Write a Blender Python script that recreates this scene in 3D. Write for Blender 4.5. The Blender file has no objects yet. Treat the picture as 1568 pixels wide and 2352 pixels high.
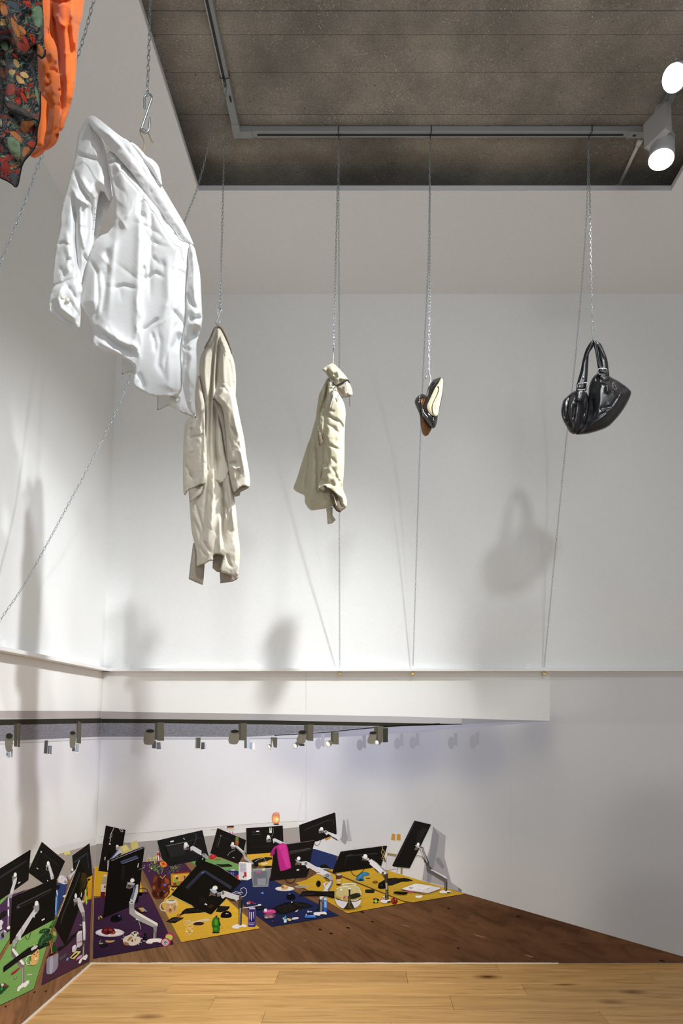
import bpy, bmesh, math, random
import numpy as np
from mathutils import Vector, noise
from mathutils.geometry import delaunay_2d_cdt, tessellate_polygon
random.seed(7)
SC = bpy.context.scene
COL = SC.collection
PI = math.pi

# ------------------------------------------------------------------ camera
F = 1568.0
PITCH = math.radians(4.0)
PX, PY = 837.0, 1656.0 - F * math.tan(PITCH)
CAM = Vector((0, 0, 1.5))
cd = bpy.data.cameras.new('camera')
cam = bpy.data.objects.new('camera', cd)
COL.objects.link(cam)
cam.location = CAM
cam.rotation_euler = (PI / 2 + PITCH, 0, 0)
cd.sensor_fit = 'VERTICAL'
cd.sensor_height = 36.0
cd.lens = 24.0
cd.shift_x = (784.0 - PX) / 2352.0
cd.shift_y = (PY - 1176.0) / 2352.0
cd.clip_start = 0.02
SC.camera = cam

# ------------------------------------------------------------------ world, view, lights
w = bpy.data.worlds.new('world')
SC.world = w
w.use_nodes = True
w.node_tree.nodes['Background'].inputs[0].default_value = (0.9, 0.95, 1.0, 1)
w.node_tree.nodes['Background'].inputs[1].default_value = 0.3
SC.view_settings.view_transform = 'Standard'
SC.view_settings.look = 'None'
SC.view_settings.gamma = 1.0
SC.view_settings.exposure = 0.0
SC.view_settings.use_curve_mapping = False
SC.cycles.use_denoising = True
SC.cycles.adaptive_threshold = 0.015
SC.cycles.max_bounces = 7
SC.cycles.diffuse_bounces = 5
SC.cycles.glossy_bounces = 3
SC.cycles.transparent_max_bounces = 6


def light(name, kind, loc, aim=None, power=100, color=(1, 1, 1), size=0.05, cone=60, blend=0.5, sy=None):
    d = bpy.data.lights.new(name, kind)
    o = bpy.data.objects.new(name, d)
    COL.objects.link(o)
    o.location = loc
    if aim is not None:
        o.rotation_euler = (Vector(aim) - Vector(loc)).to_track_quat('-Z', 'Y').to_euler()
    d.energy = power
    d.color = color
    if kind == 'SPOT':
        d.spot_size = math.radians(cone)
        d.spot_blend = blend
        d.shadow_soft_size = size
    elif kind == 'AREA':
        d.size = size
        if sy:
            d.shape = 'RECTANGLE'
            d.size_y = sy
    else:
        d.shadow_soft_size = size
    return o


NEUT = (0.94, 0.975, 1.0)
# heads seen at the end of the right-hand rail, and their neighbours further along the same rail, outside the view
light('spot_light', 'SPOT', (1.26, 2.66, 4.16), (-1.6, 3.35, 0.9), 40, NEUT, 0.05, 62, 1.0)
light('spot_light', 'SPOT', (1.22, 2.14, 4.25), (-1.55, 3.9, 0.9), 370, NEUT, 0.05, 66, 1.0)
light('spot_light', 'SPOT', (1.40, 3.09, 4.14), (-0.7, 4.3, 1.2), 25, NEUT, 0.05, 75, 1.0)
light('spot_light', 'SPOT', (1.45, 1.98, 4.25), (-0.10, 4.3, 0.4), 85, NEUT, 0.12, 60, 1.0)
light('spot_light', 'SPOT', (0.95, -0.30, 4.20), (-0.66, 1.95, 2.90), 400, NEUT, 0.05, 21, 0.7)
light('spot_light', 'SPOT', (1.45, 0.70, 4.25), (0.1, 4.2, 2.0), 100, NEUT, 0.10, 82, 1.0)
light('spot_light', 'SPOT', (1.25, 2.08, 4.25), (-1.0, 4.0, 0.2), 250, (0.98, 0.98, 0.97), 0.05, 58, 1.0)
# large soft fill added behind the viewer to lift walls, slab and floor
light('fill_light', 'AREA', (0.9, -2.45, 1.9), (0.5, 4.0, 2.6), 84, (0.87, 0.945, 1.0), 3.6, sy=3.2)


# ------------------------------------------------------------------ projection helpers
def ray(px, py):
    u = (px - PX) / F
    v = -(py - PY) / F
    c, s = math.cos(PITCH), math.sin(PITCH)
    return Vector((u, c - v * s, s + v * c))


def at(px, py, Y):
    d = ray(px, py)
    return CAM + d * (Y / d.y)


def atZ(px, py, z):
    d = ray(px, py)
    return CAM + d * ((z - CAM.z) / d.z)


def proj(p):
    c, s = math.cos(PITCH), math.sin(PITCH)
    x, y, z = p[0] - CAM.x, p[1] - CAM.y, p[2] - CAM.z
    fw = y * c + z * s
    up = -y * s + z * c
    return PX + F * x / fw, PY - F * up / fw


D = atZ(784, 2212, 0).y                     # distance to the back wall
_c1, _c2 = at(237, 1537, D), at(208.5, 2214, D)
KL = (_c1.x - _c2.x) / (_c1.z - _c2.z)      # the left wall leans by a hair
XL0 = _c2.x - KL * _c2.z


def xl(z):
    return XL0 + KL * z


def atL(px, py):
    d = ray(px, py)
    t = (XL0 + KL * CAM.z - CAM.x) / (d.x - KL * d.z)
    return CAM + d * t


ZC = at(837, 675, D).z                      # white ceiling
ZCON = ZC + 0.16                            # concrete slab above the opening


# ------------------------------------------------------------------ material helpers
def lin(c):
    c = c / 255.0
    return c / 12.92 if c <= 0.04045 else ((c + 0.055) / 1.055) ** 2.4


def hexlin(h):
    return tuple(lin(int(h[i:i + 2], 16)) for i in (0, 2, 4))


def new_mat(name, base=(0.8, 0.8, 0.8), rough=0.6, metal=0.0, spec=0.5):
    m = bpy.data.materials.new(name)
    m.use_nodes = True
    b = m.node_tree.nodes['Principled BSDF']
    b.inputs['Base Color'].default_value = (*base, 1)
    b.inputs['Roughness'].default_value = rough
    b.inputs['Metallic'].default_value = metal
    b.inputs['Specular IOR Level'].default_value = spec
    return m, m.node_tree.nodes, m.node_tree.links, b


def nnode(nodes, kind, **kw):
    n = nodes.new(kind)
    for k, v in kw.items():
        if k in n.inputs:
            n.inputs[k].default_value = v
        else:
            setattr(n, k, v)
    return n


def ramp(nodes, stops):
    r = nodes.new('ShaderNodeValToRGB')
    el = r.color_ramp.elements
    while len(el) > len(stops):
        el.remove(el[-1])
    while len(el) < len(stops):
        el.new(0.5)
    for e, (p, c) in zip(el, stops):
        e.position = p
        e.color = (*c, 1) if len(c) == 3 else c
    return r


def bump(nodes, links, b, src, strength=0.2, dist=0.01):
    n = nodes.new('ShaderNodeBump')
    n.inputs['Strength'].default_value = strength
    n.inputs['Distance'].default_value = dist
    links.new(src, n.inputs['Height'])
    links.new(n.outputs[0], b.inputs['Normal'])
    return n


def mat_plain(name, col, rough=0.6, metal=0.0, spec=0.5, bs=0, bstr=0.15, bd=0.002, var=0.0):
    """single colour with faint noise in tone and relief"""
    m, N, L, b = new_mat(name, hexlin(col) if isinstance(col, str) else col, rough, metal, spec)
    if bs:
        tc = N.new('ShaderNodeTexCoord')
        nz = nnode(N, 'ShaderNodeTexNoise', Scale=bs, Detail=4.0)
        L.new(tc.outputs['Object'], nz.inputs['Vector'])
        bump(N, L, b, nz.outputs['Fac'], bstr, bd)
        if var:
            c = b.inputs['Base Color'].default_value[:3]
            r = ramp(N, [(0.3, tuple(x * (1 - var) for x in c)), (0.7, tuple(min(1, x * (1 + var)) for x in c))])
            L.new(nz.outputs['Fac'], r.inputs[0])
            L.new(r.outputs[0], b.inputs['Base Color'])
    return m


MAT = {}
MAT['wall'] = mat_plain('painted_wall', (0.80, 0.80, 0.79), 0.85, spec=0.2, bs=60, bstr=0.12, bd=0.003, var=0.015)
MAT['ceil'] = mat_plain('painted_ceiling', (0.86, 0.865, 0.87), 0.85, spec=0.2, bs=50, bstr=0.1, bd=0.003, var=0.015)
MAT['trimw'] = mat_plain('white_rail_paint', (0.82, 0.81, 0.80), 0.5, bs=30, bstr=0.05)
MAT['edge'] = mat_plain('ceiling_edge_paint', (0.62, 0.62, 0.64), 0.7, bs=30, bstr=0.05)
MAT['track'] = mat_plain('grey_track_enamel', (0.30, 0.31, 0.31), 0.5, bs=120, bstr=0.06, bd=0.0005)
MAT['black'] = mat_plain('black_plastic', (0.012, 0.012, 0.013), 0.5, bs=80, bstr=0.05)
MAT['zinc'] = mat_plain('zinc_steel', (0.40, 0.45, 0.49), 0.36, 1.0, bs=90, bstr=0.05, bd=0.0005)
MAT['brass'] = mat_plain('brass', (0.55, 0.40, 0.14), 0.35, 1.0, bs=90, bstr=0.05, bd=0.0005)
MAT['lamp'] = mat_plain('lamp_housing_enamel', (0.42, 0.42, 0.42), 0.5, bs=100, bstr=0.05, bd=0.0005)


def m_emit(name, col, s):
    m, N, L, b = new_mat(name, col, 0.5)
    b.inputs['Emission Color'].default_value = (*col, 1)
    b.inputs['Emission Strength'].default_value = s
    return m


MAT['lens'] = m_emit('lit_lamp_lens', (1, 1, 1), 14.0)


def m_concrete():
    m, N, L, b = new_mat('board_marked_concrete', rough=0.9, spec=0.2)
    tc = N.new('ShaderNodeTexCoord')
    big = nnode(N, 'ShaderNodeTexNoise', Scale=2.3, Detail=6.0, Roughness=0.6)
    L.new(tc.outputs['Object'], big.inputs['Vector'])
    r1 = ramp(N, [(0.3, (0.17, 0.155, 0.132)), (0.5, (0.265, 0.245, 0.213)), (0.72, (0.42, 0.372, 0.320))])
    L.new(big.outputs['Fac'], r1.inputs[0])
    # light aggregate
    v = nnode(N, 'ShaderNodeTexVoronoi', Scale=75.0)
    L.new(tc.outputs['Object'], v.inputs['Vector'])
    lt = ramp(N, [(0.12, (1, 1, 1)), (0.26, (0, 0, 0))])
    L.new(v.outputs['Distance'], lt.inputs[0])
    area = nnode(N, 'ShaderNodeTexNoise', Scale=5.0, Detail=5.0, Roughness=0.7)
    L.new(tc.outputs['Object'], area.inputs['Vector'])
    ar = ramp(N, [(0.44, (0, 0, 0)), (0.62, (1, 1, 1))])
    L.new(area.outputs['Fac'], ar.inputs[0])
    mul = nnode(N, 'ShaderNodeMath', operation='MULTIPLY')
    L.new(lt.outputs[0], mul.inputs[0])
    L.new(ar.outputs[0], mul.inputs[1])
    mx = nnode(N, 'ShaderNodeMix', data_type='RGBA')
    L.new(mul.outputs[0], mx.inputs['Factor'])
    L.new(r1.outputs[0], mx.inputs['A'])
    mx.inputs['B'].default_value = (0.60, 0.57, 0.50, 1)
    # fine speckle
    fs = nnode(N, 'ShaderNodeTexNoise', Scale=150.0, Detail=4.0)
    L.new(tc.outputs['Object'], fs.inputs['Vector'])
    fr = ramp(N, [(0.30, (0.68, 0.68, 0.68)), (0.42, (0.95, 0.95, 0.95)), (0.58, (1.04, 1.04, 1.04)), (0.74, (1.6, 1.56, 1.5))])
    L.new(fs.outputs['Fac'], fr.inputs[0])
    m2 = nnode(N, 'ShaderNodeMix', data_type='RGBA', blend_type='MULTIPLY')
    m2.inputs['Factor'].default_value = 1.0
    L.new(mx.outputs['Result'], m2.inputs['A'])
    L.new(fr.outputs[0], m2.inputs['B'])
    # dark pits
    v2 = nnode(N, 'ShaderNodeTexVoronoi', Scale=14.0)
    L.new(tc.outputs['Object'], v2.inputs['Vector'])
    pr = ramp(N, [(0.03, (0.25, 0.25, 0.25)), (0.07, (1, 1, 1))])
    L.new(v2.outputs['Distance'], pr.inputs[0])
    m3 = nnode(N, 'ShaderNodeMix', data_type='RGBA', blend_type='MULTIPLY')
    m3.inputs['Factor'].default_value = 0.9
    L.new(m2.outputs['Result'], m3.inputs['A'])
    L.new(pr.outputs[0], m3.inputs['B'])
    L.new(m3.outputs['Result'], b.inputs['Base Color'])
    bump(N, L, b, fs.outputs['Fac'], 0.5, 0.004)
    return m


MAT['concrete'] = m_concrete()


def m_wood(name, stops, knots=True, scale=1.0):
    m, N, L, b = new_mat(name, rough=0.42, spec=0.4)
    tc = N.new('ShaderNodeTexCoord')
    oi = N.new('ShaderNodeObjectInfo')
    add = nnode(N, 'ShaderNodeVectorMath', operation='ADD')
    sc = nnode(N, 'ShaderNodeVectorMath', operation='SCALE')
    sc.inputs['Scale'].default_value = 13.0
    L.new(oi.outputs['Random'], sc.inputs[0])
    L.new(tc.outputs['Object'], add.inputs[0])
    L.new(sc.outputs[0], add.inputs[1])
    mp = nnode(N, 'ShaderNodeMapping')
    mp.inputs['Scale'].default_value = (1.2 * scale, 16 * scale, 1)
    L.new(add.outputs[0], mp.inputs['Vector'])
    wz = nnode(N, 'ShaderNodeTexNoise', Scale=1.6, Detail=8.0, Roughness=0.62, Distortion=0.8)
    L.new(mp.outputs[0], wz.inputs['Vector'])
    r = ramp(N, stops)
    L.new(wz.outputs['Fac'], r.inputs[0])
    # tone per plank
    hv = nnode(N, 'ShaderNodeHueSaturation')
    mr = nnode(N, 'ShaderNodeMapRange')
    mr.inputs['To Min'].default_value = 0.88
    mr.inputs['To Max'].default_value = 1.10
    L.new(oi.outputs['Random'], mr.inputs['Value'])
    L.new(mr.outputs[0], hv.inputs['Value'])
    L.new(r.outputs[0], hv.inputs['Color'])
    out = hv.outputs[0]
    if knots:
        mk = nnode(N, 'ShaderNodeMapping')
        mk.inputs['Scale'].default_value = (2.3, 5.0, 1)
        L.new(add.outputs[0], mk.inputs['Vector'])
        v = nnode(N, 'ShaderNodeTexVoronoi', Scale=0.85)
        L.new(mk.outputs[0], v.inputs['Vector'])
        kr = ramp(N, [(0.03, (0.10, 0.07, 0.04)), (0.07, (0.45, 0.38, 0.30)), (0.20, (1, 1, 1))])
        L.new(v.outputs['Distance'], kr.inputs[0])
        mx = nnode(N, 'ShaderNodeMix', data_type='RGBA', blend_type='MULTIPLY')
        mx.inputs['Factor'].default_value = 1.0
        L.new(out, mx.inputs['A'])
        L.new(kr.outputs[0], mx.inputs['B'])
        out = mx.outputs['Result']
    L.new(out, b.inputs['Base Color'])
    bump(N, L, b, wz.outputs['Fac'], 0.12, 0.002)
    return m


MAT['oak'] = m_wood('oiled_oak', [(0.25, (0.36, 0.19, 0.065)), (0.45, (0.64, 0.36, 0.13)), (0.6, (0.75, 0.44, 0.165)), (0.8, (0.85, 0.54, 0.23))])


# ------------------------------------------------------------------ object helpers
def link(name, me, mats, parent=None, smooth=False):
    o = bpy.data.objects.new(name, me)
    COL.objects.link(o)
    for m in (mats if isinstance(mats, (list, tuple)) else [mats]):
        me.materials.append(m)
    if parent is not None:
        o.parent = parent
    if smooth:
        me.polygons.foreach_set('use_smooth', [True] * len(me.polygons))
    return o


def root_loc(p):
    while p.parent is not None:
        p = p.parent
    return Vector(p.location)


def mesh_obj(name, verts, faces, mat, parent=None, smooth=False, cols=None, uvs=None, origin=None):
    off = root_loc(parent) if parent is not None else (Vector(origin) if origin is not None else Vector((0, 0, 0)))
    V = np.asarray(verts, dtype=float) - np.array(off)
    me = bpy.data.meshes.new(name)
    me.from_pydata(V.tolist(), [], [tuple(int(i) for i in f) for f in faces])
    if cols is not None:
        a = me.color_attributes.new('Col', 'FLOAT_COLOR', 'POINT')
        c = np.ones((len(V), 4))
        c[:, :3] = np.asarray(cols)
        a.data.foreach_set('color', c.ravel())
    if uvs is not None:
        uv = me.uv_layers.new(name='UVMap')
        li = np.zeros(len(me.loops), dtype=int)
        me.loops.foreach_get('vertex_index', li)
        uv.data.foreach_set('uv', np.asarray(uvs, dtype=float)[li].ravel())
    o = link(name, me, mat, parent, smooth)
    if parent is None and origin is not None:
        o.location = origin
    me.update()
    return o


def thing(name, label, cat, loc, group=None):
    o = bpy.data.objects.new(name, None)
    COL.objects.link(o)
    o.location = loc
    o.empty_display_size = 0.1
    o['label'] = label
    o['category'] = cat
    if group:
        o['group'] = group
    return o


def tag(o, label, cat, group=None):
    o['label'] = label
    o['category'] = cat
    if group:
        o['group'] = group
    return o


class MB:
    """collects simple solids, in world coordinates, for one mesh"""

    def __init__(s):
        s.v, s.f = [], []

    def add(s, vs, fs):
        n = len(s.v)
        s.v += [tuple(v) for v in vs]
        s.f += [tuple(i + n for i in f) for f in fs]
        return s

    def box(s, c, d, rot=None, taper=1.0):
        vs = []
        for z in (-1, 1):
            k = taper if z > 0 else 1
            for x, y in ((-1, -1), (1, -1), (1, 1), (-1, 1)):
                p = Vector((x * d[0] / 2 * k, y * d[1] / 2 * k, z * d[2] / 2))
                if rot is not None:
                    p = rot @ p
                vs.append(p + Vector(c))
        return s.add(vs, [(0, 3, 2, 1), (4, 5, 6, 7), (0, 1, 5, 4), (1, 2, 6, 5), (2, 3, 7, 6), (3, 0, 4, 7)])

    def hexa(s, a, b):
        """prism between two equal rings of points"""
        n = len(a)
        fs = [tuple(reversed(range(n))), tuple(range(n, 2 * n))]
        fs += [(i, (i + 1) % n, n + (i + 1) % n, n + i) for i in range(n)]
        return s.add(list(a) + list(b), fs)

    def tube(s, pts, r, seg=8, caps=True):
        pts = [Vector(p) for p in pts]
        rs = r if isinstance(r, (list, tuple)) else [r] * len(pts)
        rings = []
        prev = None
        for i, p in enumerate(pts):
            t = (pts[min(i + 1, len(pts) - 1)] - pts[max(i - 1, 0)])
            if t.length < 1e-9:
                t = Vector((0, 0, 1))
            t.normalize()
            if prev is None:
                a = t.orthogonal().normalized()
            else:
                a = (prev - t * prev.dot(t)).normalized()
            prev = a
            bb = t.cross(a)
            rings.append([p + (a * math.cos(2 * PI * k / seg) + bb * math.sin(2 * PI * k / seg)) * rs[i] for k in range(seg)])
        vs = [v for rg in rings for v in rg]
        fs = []
        for i in range(len(rings) - 1):
            for k in range(seg):
                a0, a1 = i * seg + k, i * seg + (k + 1) % seg
                fs.append((a0, a1, a1 + seg, a0 + seg))
        if caps:
            fs.append(tuple(reversed(range(seg))))
            fs.append(tuple(len(vs) - seg + k for k in range(seg)))
        return s.add(vs, fs)

    def cyl(s, p0, p1, r0, r1=None, seg=24, caps=True):
        return s.tube([p0, p1], [r0, r0 if r1 is None else r1], seg, caps)

    def build(s, name, mat, parent=None, smooth=False, origin=None):
        return mesh_obj(name, s.v, s.f, mat, parent, smooth, origin=origin)


def struct(o):
    o['kind'] = 'structure'
    return o


def bevel(o, w=0.002, seg=2, angle=40):
    m = o.modifiers.new('bevel', 'BEVEL')
    m.width = w
    m.segments = seg
    m.limit_method = 'ANGLE'
    m.angle_limit = math.radians(angle)
    return o


# ------------------------------------------------------------------ the room
XR, YN = 3.2, -2.6
struct(MB().box(((XR - 2.0) / 2, D + 0.1, ZC / 2), (XR + 2.6, 0.2, ZC + 0.1)).build('wall_back', MAT['wall']))
o = MB()
a = [(xl(0), D + 0.02, 0), (xl(0), YN, 0), (xl(0) - 0.2, YN, 0), (xl(0) - 0.2, D + 0.02, 0)]
b_ = [(xl(ZC + 0.05), D + 0.02, ZC + 0.05), (xl(ZC + 0.05), YN, ZC + 0.05), (xl(0) - 0.2, YN, ZC + 0.05), (xl(0) - 0.2, D + 0.02, ZC + 0.05)]
struct(o.hexa(a, b_).build('wall_left', MAT['wall']))
struct(MB().box((XR + 0.1, (D + YN) / 2, ZC / 2), (0.2, D - YN, ZC + 0.1)).build('wall_right', MAT['wall']))
struct(MB().box(((XR - 2) / 2, YN - 0.1, ZC / 2), (XR + 2.4, 0.2, ZC + 0.1)).build('wall_front', MAT['wall']))

# white ceiling with its opening
e1, e2 = atZ(455, 438, ZC), atZ(1540, 441, ZC)
YE, OX0, OX1 = e1.y, e1.x, e2.x
TH = 0.022
zc = ZC + TH / 2
cl = MB()
cl.box(((XR - 2) / 2, (YE + D) / 2 + 0.05, zc), (XR + 2.2, D - YE + 0.1, TH))
cl.box(((OX0 - 2.1) / 2, (YE + YN) / 2, zc), (OX0 + 2.1, YE - YN, TH))
cl.box(((OX1 + XR + 0.1) / 2, (YE + YN) / 2, zc), (XR + 0.1 - OX1, YE - YN, TH))
struct(cl.build('ceiling', MAT['ceil']))
# grey metal edge around the opening
ed = MB()
ed.box(((OX0 + OX1) / 2, YE - 0.002, ZC + TH / 2 + 0.002), (OX1 - OX0, 0.004, TH + 0.004))
ed.box((OX0 + 0.002, (YE + YN) / 2, ZC + TH / 2 + 0.002), (0.004, YE - YN, TH + 0.004))
ed.box((OX1 - 0.002, (YE + YN) / 2, ZC + TH / 2 + 0.002), (0.004, YE - YN, TH + 0.004))
struct(ed.build('trim_1', MAT['edge']))

# concrete slab, cast against boards: each board mark is a strip a hair higher or lower than its neighbour
ys = sorted(set([round(atZ(500, q, ZCON).y, 3) for q in (370, 264, 167, 80, 26)]))
yy = ys[0]
while yy > YN:
    yy -= random.choice((0.17, 0.2, 0.23))
    ys.insert(0, yy)
ys.append(D - 0.05)
slab = bpy.data.objects.new('ceiling_slab', None)
COL.objects.link(slab)
slab['kind'] = 'structure'
slab['label'] = 'dark board-marked concrete slab above the opening'
for i in range(len(ys) - 1):
    dz = random.uniform(-0.0015, 0.0015)
    m = MB().box(((XR - 2) / 2, (ys[i] + ys[i + 1]) / 2, ZCON + 0.04 + dz), (XR + 2.0, ys[i + 1] - ys[i] - 0.0016, 0.08))
    bevel(m.build('board_mark', MAT['concrete'], slab), 0.0015, 1)
MB().box(((XR - 2) / 2, (ys[0] + ys[-1]) / 2, ZCON + 0.10), (XR + 2.0, ys[-1] - ys[0], 0.1)).build('slab_core', MAT['concrete'], slab)

# wooden floor, plank by plank
floor = bpy.data.objects.new('floor', None)
COL.objects.link(floor)
floor['kind'] = 'structure'
floor['label'] = 'oak plank floor with knots'
MB().box(((XR - 2) / 2, (D + YN) / 2, -0.03), (XR + 2.2, D - YN + 0.1, 0.04)).build('floor_base', MAT['black'], floor)
rows = [D - 0.004] + [atZ(784, q, 0).y for q in (2229.5, 2259.5, 2285, 2320.5, 2350)]
while rows[-1] > 0.4:
    rows.append(rows[-1] - (0.2 if len(rows) % 2 else 0.16))
cuts = {0: [392, 1142], 1: [636, 934, 1497], 2: [384, 1204], 3: [488, 1037], 4: [605, 1385], 5: [300, 900]}
for i in range(len(rows) - 1):
    y1, y0 = rows[i], rows[i + 1]
    ym = (y0 + y1) / 2
    if i in cuts:
        py = proj((0, ym, 0))[1]
        xs = [atZ(q, py, 0).x for q in cuts[i]]
    else:
        xs = [random.uniform(-1.2, -0.2), random.uniform(0.4, 1.6)]
    xs = [xl(0) + 0.001] + sorted(xs) + [XR]
    for j in range(len(xs) - 1):
        if xs[j + 1] - xs[j] < 0.05:
            continue
        g = 0.0007
        c = ((xs[j] + xs[j + 1]) / 2, ym, -0.006)
        m = MB().box(c, (xs[j + 1] - xs[j] - 2 * g, y1 - y0 - 2 * g, 0.012))
        p = mesh_obj('plank', np.array(m.v) - np.array(c), m.f, MAT['oak'], None)
        p.parent = floor
        p.location = c
        bevel(p, 0.0012, 1)

# thin pale sealant bead where the mural meets the floor
MAT['bead'] = mat_plain('pale_sealant', (0.80, 0.74, 0.62), 0.6, bs=200, bstr=0.3, bd=0.001)
bd = MB()
n = 70
for k in range(n):
    x0 = xl(0) + (2.9) * k / n
    x1 = xl(0) + (2.9) * (k + 1) / n
    h = 0.005 + 0.002 * noise.noise(Vector((x0 * 9, 0, 0)))
    bd.box(((x0 + x1) / 2, D - 0.008, h / 2), (x1 - x0 + 0.001, 0.010, h))
struct(bd.build('trim_2', MAT['bead']))
bd = MB()
for k in range(40):
    y1 = D - 0.01 - 1.9 * k / 40
    y0 = D - 0.01 - 1.9 * (k + 1) / 40
    h = 0.006 + 0.002 * noise.noise(Vector((0, y0 * 9, 0)))
    bd.box((xl(0) + 0.009, (y0 + y1) / 2, h / 2), (0.012, y1 - y0 + 0.001, h))
struct(bd.build('trim_3', MAT['bead']))

# picture rail (a slim angle) carrying the chain ends
ZR0, ZR1 = at(837, 1541.5, D - 0.055).z, at(837, 1534.5, D - 0.055).z
rb = MB().box(((XR + xl(1.8)) / 2, D - 0.0275, (ZR0 + ZR1) / 2), (XR - xl(1.8), 0.055, ZR1 - ZR0))
struct(bevel(rb.build('trim_4', MAT['trimw']), 0.0015))
rl = MB().box((xl(1.8) + 0.0275, (D + YN) / 2, (ZR0 + ZR1) / 2), (0.055, D - YN, ZR1 - ZR0))
struct(bevel(rl.build('trim_5', MAT['trimw']), 0.0015))
# fixing plates of the rail
MAT['plate'] = mat_plain('white_steel_plate', (0.84, 0.84, 0.83), 0.45, bs=60, bstr=0.03)
for i, q in enumerate((295, 551, 826, 1097, 1212)):
    p = at(q, 1528, D)
    pl = MB().box((p.x, D - 0.002, ZR1 + 0.016), (0.036, 0.004, 0.034))
    t = pl.build('fixing_plate', MAT['plate'], origin=(p.x, D, ZR1))
    nm = ['nearest the room corner', 'second from the room corner', 'middle one, just right of the first padlock',
          'second from the right end', 'beside the padlock under the handbag'][i]
    tag(t, 'small white screw plate above the rail, ' + nm, 'plate', 'fixing plates along the rail')
    for sx in (-0.008, 0.010):
        MB().cyl((p.x + sx, D - 0.004, ZR1 + 0.018), (p.x + sx, D - 0.0055, ZR1 + 0.018), 0.0028, seg=10).build('screw', MAT['edge'], t)
p = atL(5, 1478)
t = MB().box((xl(p.z) + 0.004, p.y, ZR1 + 0.02), (0.006, 0.045, 0.04)).build('fixing_plate', MAT['plate'], origin=(xl(1.8), p.y, ZR1))
tag(t, 'small white screw plate above the rail on the left-hand side wall', 'plate', 'fixing plates along the rail')

# ------------------------------------------------------------------ lighting track on the slab
tz1 = ZCON - 0.004
TW, THK = 0.036, 0.030
q = at(1010, 313.5, 1)
# depth of the cross rail from its lower back edge
zb = tz1 - THK
YT = atZ(1010, 302, zb).y + TW / 2
XT0 = atZ(553, 313, zb).x
XT1 = atZ(1475, 313, zb).x + 0.03
tr = thing('lighting_track', 'grey metal light track with a black slot, fixed under the concrete in a U', 'light track', (0, YT, zb))


def rail(name, p0, p1, slot0, slot1, axis):
    m = MB()
    c = [(p0[i] + p1[i]) / 2 for i in range(2)]
    if axis == 'x':
        m.box((c[0], c[1], (tz1 + zb) / 2), (abs(p1[0] - p0[0]), TW, THK))
    else:
        m.box((c[0], c[1], (tz1 + zb) / 2), (TW, abs(p1[1] - p0[1]), THK))
    r = bevel(m.build(name, MAT['track'], tr), 0.002, 1)
    s = MB()
    cc = (slot0 + slot1) / 2
    if axis == 'x':
        s.box((cc, c[1] + 0.002, zb - 0.0005), (slot1 - slot0, 0.011, 0.003))
        s2 = MB().box((cc, c[1] + 0.0125, zb - 0.001), (slot1 - slot0, 0.002, 0.003))
    else:
        s.box((c[0] - 0.004, cc, zb - 0.0005), (0.011, abs(slot1 - slot0), 0.003))
        s2 = MB().box((c[0] - 0.013, cc, zb - 0.001), (0.002, abs(slot1 - slot0), 0.003))
    s.build('slot', MAT['black'], r)
    s2.build('slot_lip', MAT['edge'], r)
    return r


XTL = XT0 - TW / 2
rail('rail', (XT0, YT), (XT1, YT), XT0 + 0.085, XT1 - 0.13, 'x')
rail('rail', (XTL, YT + TW / 2), (XTL, YN + 0.3), YT - 0.26, YN + 0.4, 'y')
rail('rail', (XT1 + TW / 2, YT + TW / 2), (XT1 + TW / 2, YN + 0.3), YT - 0.30, YN + 0.4, 'y')
for xx in (XT0 + 0.03,):
    bevel(MB().box((xx, YT, (tz1 + zb) / 2 - 0.002), (0.062, TW + 0.003, THK + 0.003)).build('corner_coupler', MAT['track'], tr), 0.001, 1)
bevel(MB().box((XTL, YT - 0.02, (tz1 + zb) / 2 - 0.002), (TW + 0.003, 0.08, THK + 0.003)).build('corner_coupler', MAT['track'], tr), 0.001, 1)
sl = MB().box((XTL + 0.006, YT - 0.20, zb - 0.003), (0.008, 0.03, 0.002)).build('coupler_window', MAT['black'], tr)
bevel(MB().box((XT1 - 0.06, YT, (tz1 + zb) / 2 - 0.002), (0.10, TW + 0.003, THK + 0.003)).build('end_feed', MAT['track'], tr), 0.001, 1)
MB().box((XT1 - 0.075, YT + 0.002, zb - 0.004), (0.016, 0.010, 0.002)).build('feed_socket', MAT['black'], tr)
# cable ties looped around the rail, one for each chain
TIES = []
for i, (px_, sw) in enumerate(((777, 0), (990, -0.003), (1358, -0.006))):
    c = atZ(px_, 305, zb)
    x = c.x
    m = MB()
    r = 0.0018
    y0, y1 = YT - TW / 2 - 0.003, YT + TW / 2 + 0.003
    m.tube([(x, y0, tz1 - 0.001), (x, y0, zb - 0.003), (x + sw, y0 + 0.010, zb - 0.006), (x + sw, y1, zb - 0.008), (x, y1, tz1 - 0.001)], r * 1.2, 6)
    t = m.build('cable_tie', MAT['black'], origin=(x, YT, zb))
    tag(t, ['black cable tie around the track above the khaki jacket', 'black cable tie around the track above the hanging shoes',
            'black cable tie around the track above the black handbag'][i], 'cable tie', 'cable ties around the light track')
    TIES.append(Vector((x + sw, y1 - 0.006, zb - 0.010)))
ytc = atZ(518, 178, zb).y
m = MB()
m.tube([(XTL - TW / 2 - 0.003, ytc, tz1 - 0.001), (XTL - TW / 2 - 0.003, ytc, zb - 0.003), (XTL, ytc, zb - 0.008), (XTL + TW / 2 + 0.003, ytc, zb - 0.003), (XTL + TW / 2 + 0.003, ytc, tz1 - 0.001)], 0.002, 6)
t = m.build('cable_tie', MAT['black'], origin=(XTL, ytc, zb))
tag(t, 'black cable tie around the left-hand arm of the track, above the long coat', 'cable tie', 'cable ties around the light track')

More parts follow.
